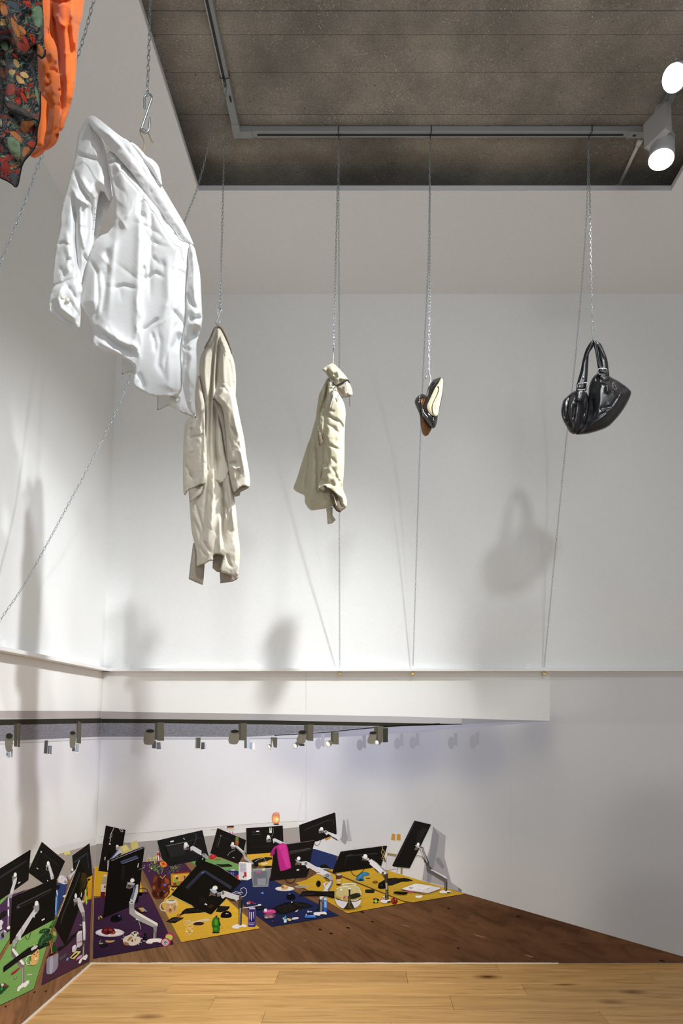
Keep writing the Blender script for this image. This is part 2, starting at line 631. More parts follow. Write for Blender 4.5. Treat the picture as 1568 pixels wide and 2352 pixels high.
# pale conduit running over the concrete
c0, c1 = atZ(1470, 322, ZCON - 0.012), atZ(1419, 431, ZCON - 0.012)
cn = thing('conduit', 'thin pale conduit pipe on the concrete between the track end and the white ceiling edge', 'pipe', c0)
MB().cyl(c0, c1 + (c1 - c0) * 0.15, 0.009, seg=12).build('pipe', MAT['trimw'], cn, True)
MB().cyl(c0 - (c1 - c0) * 0.02, c0 + (c1 - c0) * 0.10, 0.014, seg=12).build('coupling', MAT['trimw'], cn, True)
e = c0 + (c1 - c0) * 0.96
MB().cyl(e, e + (c1 - c0) * 0.05, 0.014, seg=12).build('coupling', MAT['trimw'], cn, True)


def track_spot(head, d, R, quad, th, zlow, zhigh, label, railx, raily):
    """a gear box hanging from the rail and a round head pivoting beside it"""
    t = thing('track_spotlight', label, 'spotlight', (railx, raily, zb), 'lit spotlights on the right-hand track')
    (ax, ay), (bx, by) = quad
    tx, ty = th
    ring = [(ax, ay), (bx, by), (bx + tx, by + ty), (ax + tx, ay + ty)]
    g = MB().hexa([Vector((x, y, zlow)) for x, y in ring], [Vector((x, y, zhigh)) for x, y in ring])
    bo = bevel(g.build('gear_box', MAT['lamp'], t), 0.002, 2)
    cx_, cy_ = (ax + bx + tx) / 2, (ay + by + ty) / 2
    k = 0.86
    ring2 = [(cx_ + (x - cx_) * k, cy_ + (y - cy_) * k) for x, y in ring]
    MB().hexa([Vector((x, y, zlow - 0.003)) for x, y in ring2], [Vector((x, y, zlow - 0.0002)) for x, y in ring2]).build('gear_box_lid', MAT['edge'], bo)
    MB().tube([(cx_, cy_, zhigh + 0.0005), (cx_, cy_, (zhigh + zb) / 2), (railx, raily, zb - 0.008)], 0.012, 12).build('stem', MAT['lamp'], t, True)
    MB().box((railx, raily, zb - 0.004), (0.030, 0.07, 0.007)).build('track_adapter', MAT['track'], t)
    h = Vector(head)
    d = Vector(d).normalized()
    pr = [(0.0, R + 0.002), (-0.02, R + 0.002), (-0.08, R * 0.95), (-0.10, R * 0.92), (-0.102, R * 0.82), (-0.106, R * 0.82), (-0.108, R * 0.88), (-0.125, R * 0.86)]
    hd = MB()
    hd.tube([h + d * a for a, _ in pr], [r_ for _, r_ in pr], 40)
    ho = hd.build('lamp_head', MAT['lamp'], t, True)
    MB().cyl(h + d * 0.0005, h + d * 0.003, R, seg=40).build('lens', MAT['lens'], ho)
    u = d.orthogonal().normalized()
    v = d.cross(u)
    for k in range(14):
        a_ = 2 * PI * k / 14
        rr = u * math.cos(a_) + v * math.sin(a_)
        MB().tube([h + d * -0.102 + rr * R * 0.9, h + d * -0.122 + rr * R * 0.88], 0.0022, 5).build('cooling_fin', MAT['lamp'], ho)
    MB().tube([h + d * -0.06, Vector((cx_, cy_, zlow + 0.03))], 0.010, 10).build('swivel', MAT['lamp'], t, True)
    return t


XTR = XT1 + TW / 2
h1 = at(1548, 179, 2.72)
h2 = at(1518, 366, 3.10)
track_spot(h1, (-0.63, -0.44, -0.65), 0.050, ((1.44, 2.78), (1.47, 2.64)), (0.034, 0.010), 4.27, 4.40, 'upper lit round spotlight, cut by the right edge of the photo', XTR, 2.68)
track_spot(h2, (-0.16, -0.11, -0.98), 0.057, ((1.356, 3.13), (1.411, 3.005)), (0.034, 0.018), 4.272, 4.398, 'lower lit round spotlight, nearest the corner of the white ceiling', XTR, 3.07)

# ================================================================== hanging clothes
def T(x0, y0, s, dy=0.0):
    """reader for point lists given in an enlarged detail whose corner is at x0, y0"""
    def f(txt):
        out = []
        for tok in txt.split():
            a, b = tok.split(',')
            out.append((x0 + float(a) / s, y0 + (float(b)) / s))
        return out
    return f


def smooth_closed(pts, it=1):
    for _ in range(it):
        q = []
        n = len(pts)
        for i in range(n):
            a, b = pts[i], pts[(i + 1) % n]
            q.append((0.75 * a[0] + 0.25 * b[0], 0.75 * a[1] + 0.25 * b[1]))
            q.append((0.25 * a[0] + 0.75 * b[0], 0.25 * a[1] + 0.75 * b[1]))
        pts = q
    return pts


def resample(pts, step, closed=True):
    out = []
    n = len(pts)
    for i in range(n if closed else n - 1):
        a, b = pts[i], pts[(i + 1) % n]
        d = math.hypot(b[0] - a[0], b[1] - a[1])
        k = max(1, int(round(d / step)))
        for j in range(k):
            t = j / k
            out.append((a[0] + (b[0] - a[0]) * t, a[1] + (b[1] - a[1]) * t))
    if not closed:
        out.append(pts[-1])
    return out


def seg_dist(P, line):
    """distance of points P to a polyline"""
    best = np.full(len(P), 1e9)
    for a, b in zip(line[:-1], line[1:]):
        a = np.array(a)
        b = np.array(b)
        ab = b - a
        L2 = max(1e-9, ab @ ab)
        t = np.clip(((P - a) @ ab) / L2, 0, 1)
        q = a + t[:, None] * ab
        best = np.minimum(best, np.hypot(P[:, 0] - q[:, 0], P[:, 1] - q[:, 1]))
    return best


def seg_dist_t(P, line):
    """distance and running position 0..1 along the line"""
    best = np.full(len(P), 1e9)
    pos = np.zeros(len(P))
    ls = [math.hypot(b[0] - a[0], b[1] - a[1]) for a, b in zip(line[:-1], line[1:])]
    tot = sum(ls) + 1e-9
    acc = 0
    for (a, b), l in zip(zip(line[:-1], line[1:]), ls):
        a = np.array(a)
        b = np.array(b)
        ab = b - a
        t = np.clip(((P - a) @ ab) / max(1e-9, ab @ ab), 0, 1)
        q = a + t[:, None] * ab
        d = np.hypot(P[:, 0] - q[:, 0], P[:, 1] - q[:, 1])
        m = d < best
        best[m] = d[m]
        pos[m] = (acc + t[m] * l) / tot
        acc += l
    return best, pos


def inside(P, poly):
    x, y = P[:, 0], P[:, 1]
    r = np.zeros(len(P), dtype=bool)
    n = len(poly)
    for i in range(n):
        x1, y1 = poly[i]
        x2, y2 = poly[(i + 1) % n]
        if y1 == y2:
            continue
        c = ((y1 > y) != (y2 > y)) & (x < (x2 - x1) * (y - y1) / (y2 - y1) + x1)
        r ^= c
    return r


def sines(P, seed, scale, octaves=3):
    rs = np.random.RandomState(seed)
    out = np.zeros(len(P))
    amp = 1.0
    for o in range(octaves):
        for k in range(4):
            a = rs.uniform(0, 2 * PI)
            f = 2 * PI / (scale * rs.uniform(0.7, 1.4))
            ph = rs.uniform(0, 2 * PI)
            out += amp * 0.25 * np.sin((P[:, 0] * math.cos(a) + P[:, 1] * math.sin(a)) * f + ph + 0.8 * np.sin(P[:, 1] * f * 0.6 + ph))
        amp *= 0.5
        scale *= 0.5
    return out


def tri2d(outline, step, holes=()):
    ol = resample(outline, step)
    nb = len(ol)
    P = np.array(ol)
    x0, y0 = P.min(0)
    x1, y1 = P.max(0)
    gx, gy = np.meshgrid(np.arange(x0, x1, step), np.arange(y0, y1, step * 0.87))
    gx = gx + (np.arange(gx.shape[0]) % 2)[:, None] * step * 0.5
    G = np.column_stack([gx.ravel(), gy.ravel()])
    G = G[inside(G, ol)]
    d = seg_dist(G, ol + [ol[0]])
    G = G[d > step * 0.55]
    A = np.vstack([P, G])
    vs, es, fs, *_ = delaunay_2d_cdt([Vector(p) for p in A.tolist()], [(i, (i + 1) % nb) for i in range(nb)], [], 1, 1e-6)
    V = np.array([(v.x, v.y) for v in vs])
    fs = [tuple(f) for f in fs]
    cen = np.array([V[list(f)].mean(0) for f in fs])
    ok = inside(cen, ol)
    fs = [f for f, k in zip(fs, ok) if k]
    # boundary = edges used once
    cnt = {}
    for f in fs:
        for a, b in zip(f, f[1:] + f[:1]):
            cnt[(min(a, b), max(a, b))] = cnt.get((min(a, b), max(a, b)), 0) + 1
    bnd = {i for e, c in cnt.items() if c == 1 for i in e}
    return V, fs, bnd, ol


def cloth(name, outline, depth, mat, parent, front=0.03, back=0.03, edge=12, step=4.0, folds=(), wr=0.0, wscale=30,
          seed=1, smooth=1, paint=None, lean=80, hem=None):
    """a soft closed shell: outline seen from the room, its own depth, bulge, folds and back"""
    if smooth:
        outline = smooth_closed(outline, smooth)
    V, fs, bnd, ol = tri2d(outline, step)
    d = seg_dist(V, ol + [ol[0]])
    if hem:
        mids = np.array([((ol[i][0] + ol[(i + 1) % len(ol)][0]) / 2, (ol[i][1] + ol[(i + 1) % len(ol)][1]) / 2) for i in range(len(ol))])
        hd = seg_dist(mids, hem)
        dd = np.full(len(V), 1e9)
        for i in range(len(ol)):
            if hd[i] > 5.0:
                dd = np.minimum(dd, seg_dist(V, [ol[i], ol[(i + 1) % len(ol)]]))
        d = np.maximum(d, dd)
        d[list(bnd)] = 0
    t1 = np.clip(d / max(3.0, edge * 0.35), 0, 1)
    t2 = np.clip(d / (edge * 2.0), 0, 1)
    prof = 0.30 * np.sqrt(1 - (1 - t1) ** 2) + 0.70 * (t2 * t2 * (3 - 2 * t2))
    dep = np.array([depth(*p) if callable(depth) else depth for p in V])
    h = prof * front
    fade = np.clip(d / (edge * 0.5), 0, 1)
    for amp, wd, pts in folds:
        ds_, pos = seg_dist_t(V, pts)
        wd = max(wd, 1.15 * step)
        tap = np.clip(np.minimum(pos, 1 - pos) / 0.25 + 0.1, 0, 1)
        g = np.exp(-(ds_ / wd) ** 2) * 0.55 + np.exp(-ds_ / (wd * 1.6)) * 0.45
        h = h + 0.8 * amp * g * tap * np.clip(fade + 0.25, 0, 1)
    if wr:
        rs = np.random.RandomState(seed * 7 + 1)
        area = 0.5 * abs(sum(ol[i][0] * ol[(i + 1) % len(ol)][1] - ol[(i + 1) % len(ol)][0] * ol[i][1] for i in range(len(ol))))
        k = int(min(70, area / (wscale * wscale * 0.8))) + 4
        for _ in range(k):
            c = V[rs.randint(len(V))]
            ang = math.radians(rs.normal(lean, 32))
            L_ = wscale * rs.uniform(0.6, 1.8)
            bow = rs.uniform(-0.25, 0.25) * L_
            ux, uy = math.cos(ang), math.sin(ang)
            pts = [(c[0] + ux * L_ * q - uy * bow * (1 - 4 * q * q), c[1] + uy * L_ * q + ux * bow * (1 - 4 * q * q)) for q in (-0.5, -0.25, 0, 0.25, 0.5)]
            ds_, pos = seg_dist_t(V, pts)
            wd = max(1.3 * step, wscale * rs.uniform(0.05, 0.12))
            tap = np.clip(np.minimum(pos, 1 - pos) / 0.4, 0, 1)
            h = h + wr * rs.uniform(0.5, 1.3) * rs.choice((-1, 1)) * np.exp(-ds_ / wd) * tap * fade
        h = h + wr * 0.6 * sines(V, seed, wscale * 2.6, 1) * fade
    hb = -prof * back - 0.0015
    h = np.maximum(h, hb + 0.003)
    n = len(V)
    top = [at(p[0], p[1], y - k) for p, y, k in zip(V, dep, h)]
    bidx = {}
    verts = list(top)
    for i in range(n):
        if i in bnd:
            bidx[i] = i
        else:
            bidx[i] = len(verts)
            verts.append(at(V[i][0], V[i][1], dep[i] - hb[i]))
    faces = []
    for f in fs:
        a, b, c = [V[j] for j in f]
        cr = (b[0] - a[0]) * (c[1] - a[1]) - (b[1] - a[1]) * (c[0] - a[0])
        g = f if cr < 0 else tuple(reversed(f))
        faces.append(g)
        faces.append(tuple(bidx[j] for j in reversed(g)))
    cols = None
    if paint is not None:
        c = paint(V)
        cols = np.zeros((len(verts), 3))
        cols[:n] = c
        for i in range(n):
            cols[bidx[i]] = c[i]
    return mesh_obj(name, verts, faces, mat, parent, True, cols=cols)


def m_cloth(name, col, rough=0.85, wscale=26, wstr=0.35, weave=900, sheen=0.2, trans=0.0, attr=False, crease=0.004):
    m, N, L, b = new_mat(name, hexlin(col) if isinstance(col, str) else col, rough, 0, 0.25)
    b.inputs['Sheen Weight'].default_value = sheen
    tc = N.new('ShaderNodeTexCoord')
    wp = nnode(N, 'ShaderNodeTexNoise', Scale=6.0, Detail=2.0)
    L.new(tc.outputs['Object'], wp.inputs['Vector'])
    ad = nnode(N, 'ShaderNodeVectorMath', operation='MULTIPLY_ADD')
    L.new(wp.outputs['Color'], ad.inputs[0])
    ad.inputs[1].default_value = (0.25, 0.25, 0.25)
    L.new(tc.outputs['Object'], ad.inputs[2])
    cr = nnode(N, 'ShaderNodeTexNoise', Scale=wscale * 0.6, Detail=2.0, Distortion=1.6)
    L.new(ad.outputs[0], cr.inputs['Vector'])
    nz = nnode(N, 'ShaderNodeTexNoise', Scale=wscale * 2.2, Detail=5.0, Roughness=0.55, Distortion=0.6)
    L.new(tc.outputs['Object'], nz.inputs['Vector'])
    mx = nnode(N, 'ShaderNodeMath', operation='ADD')
    L.new(cr.outputs['Fac'], mx.inputs[0])
    L.new(nz.outputs['Fac'], mx.inputs[1])
    b1 = nnode(N, 'ShaderNodeBump')
    b1.inputs['Strength'].default_value = wstr
    b1.inputs['Distance'].default_value = crease
    L.new(mx.outputs[0], b1.inputs['Height'])
    wv = nnode(N, 'ShaderNodeTexNoise', Scale=weave, Detail=1.0)
    L.new(tc.outputs['Object'], wv.inputs['Vector'])
    b2 = nnode(N, 'ShaderNodeBump')
    b2.inputs['Strength'].default_value = 0.15
    b2.inputs['Distance'].default_value = 0.0006
    L.new(wv.outputs['Fac'], b2.inputs['Height'])
    L.new(b1.outputs[0], b2.inputs['Normal'])
    L.new(b2.outputs[0], b.inputs['Normal'])
    if attr:
        at_ = N.new('ShaderNodeAttribute')
        at_.attribute_name = 'Col'
        L.new(at_.outputs['Color'], b.inputs['Base Color'])
    return m


MAT['shirt'] = m_cloth('white_cotton', (0.78, 0.78, 0.775), wstr=0.16, wscale=30)
MAT['coat'] = m_cloth('cream_gabardine', (0.57, 0.52, 0.43), wstr=0.16, wscale=18)
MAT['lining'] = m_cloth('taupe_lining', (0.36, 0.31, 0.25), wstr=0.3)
MAT['jacket'] = m_cloth('khaki_canvas', (0.45, 0.415, 0.30), wstr=0.16, wscale=24)
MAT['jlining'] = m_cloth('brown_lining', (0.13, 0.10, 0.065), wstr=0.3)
MAT['collar'] = m_cloth('brown_cord', (0.20, 0.165, 0.12), wstr=0.3)
MAT['orange'] = m_cloth('orange_linen', (0.82, 0.18, 0.03), wstr=0.2, wscale=20)
MAT['leather'] = mat_plain('black_leather', (0.010, 0.010, 0.012), 0.30, spec=0.6, bs=60, bstr=0.12, bd=0.0015)
MAT['patent'] = mat_plain('black_patent', (0.008, 0.008, 0.008), 0.13, spec=0.7, bs=30, bstr=0.1, bd=0.002)
MAT['tan'] = mat_plain('tan_sole', (0.26, 0.115, 0.045), 0.38, spec=0.4, bs=60, bstr=0.2, bd=0.001, var=0.2)
MAT['insole'] = mat_plain('beige_insole', (0.36, 0.30, 0.19), 0.55, bs=60, bstr=0.1, bd=0.001, var=0.06)
MAT['goldwire'] = mat_plain('gilt_wire', (0.70, 0.58, 0.33), 0.3, 1.0, bs=90, bstr=0.03, bd=0.0004)
MAT['button'] = mat_plain('pearl_button', (0.80, 0.76, 0.62), 0.3, bs=50, bstr=0.05)
MAT['seam'] = mat_plain('grey_thread', (0.36, 0.36, 0.35), 0.9, bs=300, bstr=0.2, bd=0.0006)
MAT['silver'] = mat_plain('reflective_zip', (0.45, 0.45, 0.45), 0.3, 0.9, bs=200, bstr=0.1, bd=0.0005)


def cord(name, pts, depth, r, mat, parent, seg=8, smooth=True):
    m = MB()
    for _ in range(2 if len(pts) > 3 and 'buckle' not in name else 0):
        q = [pts[0]]
        for a, b in zip(pts[:-1], pts[1:]):
            q += [(0.75 * a[0] + 0.25 * b[0], 0.75 * a[1] + 0.25 * b[1]), (0.25 * a[0] + 0.75 * b[0], 0.25 * a[1] + 0.75 * b[1])]
        pts = q + [pts[-1]]
    P = [at(x, y, depth(x, y) if callable(depth) else depth) for x, y in pts]
    m.tube(P, r, seg)
    return m.build(name, mat, parent, smooth)


# ------------------------------------------------------------------ white shirt, seen from behind
S = T(90, 200, 3.92)
DS = 1.93
# the shirt is turned: its left shoulder (in view) hangs further back


def ds(x, y):
    return DS + 0.16 * (300 - x) / 300


sh = thing('shirt', 'white long-sleeved shirt seen from behind, turned askew on a wire hanger', 'shirt', at(335, 345, ds(335, 345)))
FW = 0.0
# inside / front panel peeping below the back
cloth('front_panel', S('560,2180 760,2420 745,2480 745,2590 820,2565 900,2600 1060,2790 1060,2915 1170,2865 1290,2935 1412,2982 1395,2800 1400,2300 1150,2050 700,1950'),
      lambda x, y: ds(x, y) + 0.13, MAT['shirt'], sh, 0.006, 0.006, 6, 5, smooth=0, wr=0.004, seed=3)
# far sleeve body (left in view)
cloth('sleeve', S('430,270 380,350 350,430 332,560 318,660 270,830 232,980 192,1110 184,1290 150,1420 122,1640 113,1770 130,1800 190,1830 260,1810 390,1790 400,1700 450,1560 478,1480 500,1250 520,1050 560,900 660,1080 640,800 600,560 560,420 500,300'),
      lambda x, y: ds(x, y) + 0.05 - 0.03 * (y > 500) * (y - 500) / 200, MAT['shirt'], sh, 0.045, 0.04, 13, 3.2,
      folds=[(-0.055, 5, S('300,980 330,1180 330,1400 350,1600 360,1750')), (0.02, 6, S('240,1300 270,1500 240,1700')),
             (-0.03, 4, S('310,740 370,900 480,1060')), (0.02, 4, S('290,880 340,1000 470,1075')), (-0.02, 3, S('340,600 460,640 530,660')),
             (0.02, 6, S('375,800 420,900 480,980')), (-0.04, 5, S('470,1000 480,1250 470,1450')), (0.018, 4, S('370,1010 370,1300 440,1550')),
             (-0.015, 4, S('150,1420 230,1400 300,1450')), (-0.015, 4, S('180,1620 230,1700 260,1640')), (0.02, 5, S('430,280 470,380 560,480')),
             (-0.012, 3, S('190,1660 250,1560 320,1540')), (-0.012, 3, S('390,1500 430,1560 400,1700'))],
      wr=0.006, wscale=26, seed=4)
# opening of the armhole: shaded inner face
cloth('cuff', S('130,1790 95,1890 78,1945 90,2010 130,2060 200,2110 300,2170 365,2181 372,2120 378,1970 372,1900 400,1800 330,1700 260,1720 200,1760'),
      lambda x, y: ds(x, y) + 0.0, MAT['shirt'], sh, 0.03, 0.03, 8, 3.0,
      folds=[(-0.03, 6, S('120,1900 130,2000 240,2100 340,2160')), (0.02, 4, S('260,1720 200,1800 170,1900 200,1990 330,2090')), (-0.012, 3, S('240,1760 300,1850 360,1960')),
             (-0.01, 3, S('250,1900 300,1960 350,2050'))], wr=0.004, wscale=18, seed=5)
for q in ((217, 1895), (256, 1918)):
    p = S('%d,%d' % q)[0]
    c = at(p[0], p[1], ds(*p) - 0.033)
    MB().cyl(c, c + Vector((0.001, -0.003, 0)), 0.0065, seg=16).build('button', MAT['button'], sh, True)
cloth('sleeve_lining', S('480,740 650,830 680,950 620,1100 560,1250 480,1500 440,1500 450,1200 480,900'), lambda x, y: ds(x, y) + 0.11, MAT['shirt'], sh, 0.006, 0.006, 4, 4, smooth=0, wr=0.004, wscale=18, seed=66)
# back panel
cloth('back_panel', S('600,560 740,620 850,740 960,860 1080,1010 1250,1330 1360,1400 1350,1500 1320,1750 1330,1900 1320,2100 1290,2250 1270,2400 1290,2600 1280,2770 1180,2792 990,2786 930,2741 860,2711 830,2651 862,2561 850,2500 740,2431 620,2395 520,2365 470,2290 495,2240 480,2150 420,2020 365,1960 380,1850 430,1560 470,1450 520,1350 650,1300 680,1150 655,900 620,740'),
      lambda x, y: ds(x, y), MAT['shirt'], sh, 0.055, 0.05, 16, 3.4, hem=S('495,2240 470,2290 520,2365 620,2395 740,2431 850,2500 862,2561 830,2651 860,2711 930,2741 990,2786 1180,2792 1280,2770'),
      folds=[(0.018, 9, S('905,900 905,1200 890,1600 880,2100 870,2400')), (-0.030, 6, S('925,930 905,1130 960,1200')), (-0.016, 5, S('1000,1020 1010,1300 990,1600 1000,1900')),
             (0.014, 8, S('690,900 690,1300 640,1700 620,2100')), (-0.022, 8, S('560,1620 600,1800 560,2050 520,2120')), (-0.02, 8, S('600,1450 620,1560 610,1760')),
             (-0.013, 3, S('940,1600 950,1700 970,1735')), (-0.015, 3, S('650,1815 760,1785 880,1815')), (-0.014, 4, S('890,1690 960,1725 1050,1670 1130,1720')),
             (-0.018, 3, S('910,2195 970,2165 1080,2080')), (-0.012, 3, S('1010,2200 1040,2300 1045,2400')), (-0.018, 5, S('1200,2000 1290,2110 1310,2150')),
             (-0.022, 7, S('1280,2210 1240,2300 1190,2380')), (0.03, 8, S('500,2130 640,2230 860,2350')), (-0.035, 5, S('520,2160 640,2270 780,2370 860,2420')),
             (0.02, 5, S('480,2250 600,2330 780,2420')), (-0.014, 5, S('1100,1100 1150,1300 1250,1450')), (-0.02, 4, S('600,685 680,665 740,662')),
             (-0.012, 4, S('660,790 760,720 850,760')), (0.015, 10, S('1150,1500 1160,1900 1100,2100')), (-0.015, 6, S('1170,1320 1290,1320 1330,1420')),
             (-0.018, 4, S('440,1540 520,1660 530,1900 500,2120')), (-0.02, 5, S('890,2640 900,2600 950,2730')), (-0.012, 6, S('1060,2150 1090,2300 1070,2500 1150,2650'))],
      wr=0.009, wscale=60, seed=6, smooth=1)
# yoke across the shoulders
yk = cloth('yoke', S('430,268 490,252 560,305 740,450 800,478 850,540 960,690 1060,830 1115,905 1200,1050 1290,1200 1352,1320 1400,1440 1360,1405 1250,1370 1235,1320 1080,1110 960,960 900,850 760,690 640,560 560,450 470,370'),
           lambda x, y: ds(x, y) - 0.045 + 0.045 * abs(x - 300) / 150, MAT['shirt'], sh, 0.014, 0.05, 9, 3.2,
           folds=[(-0.01, 3, S('740,500 900,700 1000,850')), (0.01, 5, S('560,380 640,430 760,560'))], wr=0.003, wscale=22, seed=7)
cord('seam', S('432,282 460,330 490,390 560,460 600,550 700,610 780,710 860,800 930,915 1000,1010 1090,1110 1160,1220 1240,1330 1260,1375 1350,1405'),
     lambda x, y: ds(x, y) - 0.058, 0.0009, MAT['seam'], yk, 5)
cloth('collar', S('800,480 870,515 930,580 960,620 1030,655 1080,715 1095,800 1112,905 1060,850 980,750 900,640 830,530'),
      lambda x, y: ds(x, y) - 0.01, MAT['shirt'], sh, 0.02, 0.03, 7, 2.6, folds=[(-0.02, 3, S('840,530 950,690 1090,880'))], wr=0.002, wscale=15, seed=8)
cord('collar_fold', S('845,530 900,610 960,690 1020,770 1100,890'), lambda x, y: ds(x, y) - 0.036, 0.0022, MAT['seam'], sh, 5)
# near sleeve on the right
cloth('sleeve', S('1352,1400 1400,1440 1420,1540 1445,1650 1455,1760 1460,1900 1472,2130 1430,2260 1412,2330 1420,2500 1412,2650 1392,2800 1412,2981 1340,2900 1320,2820 1290,2700 1280,2560 1300,2420 1280,2330 1300,2200 1325,2100 1325,1950 1322,1800 1345,1650 1340,1500'),
      lambda x, y: ds(x, y) - 0.02, MAT['shirt'], sh, 0.04, 0.04, 12, 3.2,
      folds=[(-0.03, 5, S('1330,1820 1380,1950 1415,2020')), (-0.03, 6, S('1350,2090 1400,2080 1455,2060')), (0.02, 5, S('1340,2150 1400,2120 1460,2150')),
             (-0.028, 6, S('1290,2260 1340,2300 1420,2180')), (-0.02, 5, S('1280,2340 1340,2360 1370,2380')), (-0.02, 4, S('1370,2400 1310,2560 1290,2650')),
             (0.016, 4, S('1330,2560 1400,2700 1400,2850')), (-0.014, 3, S('1340,1640 1350,1560 1370,1490'))], wr=0.006, wscale=24, seed=10)
cloth('cuff', S('1170,2795 1280,2770 1270,2850 1290,2935 1230,2900 1175,2862'), lambda x, y: ds(x, y) + 0.02, MAT['shirt'], sh, 0.012, 0.012, 5, 3, wr=0.002, wscale=14, seed=11)
for q in ((1192, 2798), (1240, 2822), (1355, 2832)):
    p = S('%d,%d' % q)[0]
    c = at(p[0], p[1], ds(*p) - (0.0 if q[0] < 1300 else 0.06))
    MB().cyl(c, c + Vector((0.001, -0.003, 0)), 0.0045, seg=14).build('button', MAT['button'], sh, True)

hg = thing('coat_hanger', 'gilt wire hanger hook holding up the white shirt', 'hanger', at(330, 330, DS + 0.002))
cord('hook', S('1028,502 1010,490 1000,455 975,405 945,378 918,372 903,390 915,430 935,470 945,500 942,545 938,620'), DS + 0.004, 0.0016, MAT['goldwire'], hg, 8)
cord('shoulder_wire', S('938,620 820,560 520,330'), lambda x, y: ds(x, y) - 0.01, 0.0016, MAT['goldwire'], hg, 8)
cord('shoulder_wire', S('938,620 1100,900 1330,1330'), lambda x, y: ds(x, y) - 0.005, 0.0016, MAT['goldwire'], hg, 8)


# ------------------------------------------------------------------ chains and hooks
def link_mesh():
    pass


def chain(name, label, paths, pitch=0.0165, wire=0.00105, group='steel chains'):
    """interlocked oval links along 3-D paths"""
    m_v, m_f = [], []
    # one link in its own frame: long axis = t
    seg, side = 10, 5
    L2, W2 = pitch * 0.5 + wire * 1.5, pitch * 0.25
    ring = []
    for k in range(seg):
        a = 2 * PI * k / seg
        ca, sa = math.cos(a), math.sin(a)
        # stadium-like oval
        ring.append((W2 * (abs(ca) ** 0.8) * (1 if ca > 0 else -1), L2 * (abs(sa) ** 0.9) * (1 if sa > 0 else -1), ca, sa))
    faces = []
    for k in range(seg):
        for j in range(side):
            a0 = k * side + j
            a1 = k * side + (j + 1) % side
            b0 = ((k + 1) % seg) * side + j
            b1 = ((k + 1) % seg) * side + (j + 1) % side
            faces.append((a0, a1, b1, b0))
    faces = np.array(faces)
    loc = []
    for x, y, ca, sa in ring:
        for j in range(side):
            b = 2 * PI * j / side
            loc.append((x + wire * math.cos(b) * ca, y + wire * math.cos(b) * sa, wire * math.sin(b)))
    loc = np.array(loc)
    allv, allf = [], []
    base = 0
    cnt = 0
    for path in paths:
        P = [Vector(p) for p in path]
        d = [0]
        for a, b in zip(P[:-1], P[1:]):
            d.append(d[-1] + (b - a).length)
        tot = d[-1]
        n = int(tot / pitch)
        i = 0
        for k in range(n):
            s = (k + 0.5) * pitch
            while i < len(d) - 2 and d[i + 1] < s:
                i += 1
            t = (P[i + 1] - P[i]).normalized()
            c = P[i] + t * (s - d[i])
            u = t.cross(Vector((0.35, 1, 0.2))).normalized()
            v = t.cross(u)
            ang = PI / 2 * (cnt % 2) + 0.25 * math.sin(cnt * 0.37) + 0.4
            uu = u * math.cos(ang) + v * math.sin(ang)
            vv = t.cross(uu)
            M = np.array([uu, t, vv])
            allv.append(loc @ M + np.array(c))
            allf.append(faces + base)
            base += len(loc)
            cnt += 1
    V = np.vstack(allv)
    Fc = np.vstack(allf)
    root = thing(name, label, 'chain', V[np.argmax(V[:, 2])], group)
    o = mesh_obj('chain_links', V, Fc.tolist(), MAT['zinc'], root, True)
    o['kind'] = 'stuff'
    return root


def bez(a, b, c, n=40):
    a, b, c = Vector(a), Vector(b), Vector(c)
    return [a * (1 - t) ** 2 + b * 2 * t * (1 - t) + c * t * t for t in [i / n for i in range(n + 1)]]


def pxpath(pts, n=14):
    """smooth path through (px, py, distance) points"""
    P = [Vector(p) for p in pts]
    out = []
    for i in range(len(P) - 1):
        p0 = P[max(i - 1, 0)]
        p1, p2 = P[i], P[i + 1]
        p3 = P[min(i + 2, len(P) - 1)]
        for k in range(n):
            t = k / n
            out.append(0.5 * ((2 * p1) + (-p0 + p2) * t + (2 * p0 - 5 * p1 + 4 * p2 - p3) * t * t + (-p0 + 3 * p1 - 3 * p2 + p3) * t ** 3))
    out.append(P[-1])
    return [at(p.x, p.y, p.z) for p in out]


def s_hook(label, top, bot, lead, tail, depth, r=0.0026, width=9, mirror=1):
    """steel S: small upper crook over the chain, lower crook under the load (pixel guide points, real wire)"""
    tx, ty = top
    bx, by = bot
    w_ = width
    pts = [(tx - w_ * 1.5 * mirror, ty + lead)]
    for k in range(9):
        a = PI * k / 8
        pts.append((tx - w_ * 0.55 * mirror - math.cos(a) * w_ * mirror * 0.95, ty + w_ * 0.9 - math.sin(a) * w_ * 1.0))
    pts.append((bx - w_ * 0.3 * mirror, by - w_))
    for k in range(9):
        a = PI * k / 8
        pts.append((bx + w_ * 0.65 * mirror - math.cos(a) * w_ * mirror, by - w_ + math.sin(a) * w_ * 1.0))
    pts.append((bx + w_ * 1.9 * mirror, by - tail))
    P = resample(pts, 1.5, closed=False)
    m = MB().tube([at(x, y, depth) for x, y in P], r, 10)
    o = m.build('s_hook', MAT['zinc'], None, True, origin=at(tx, ty, depth))
    return tag(o, label, 'hook', 'steel S hooks')


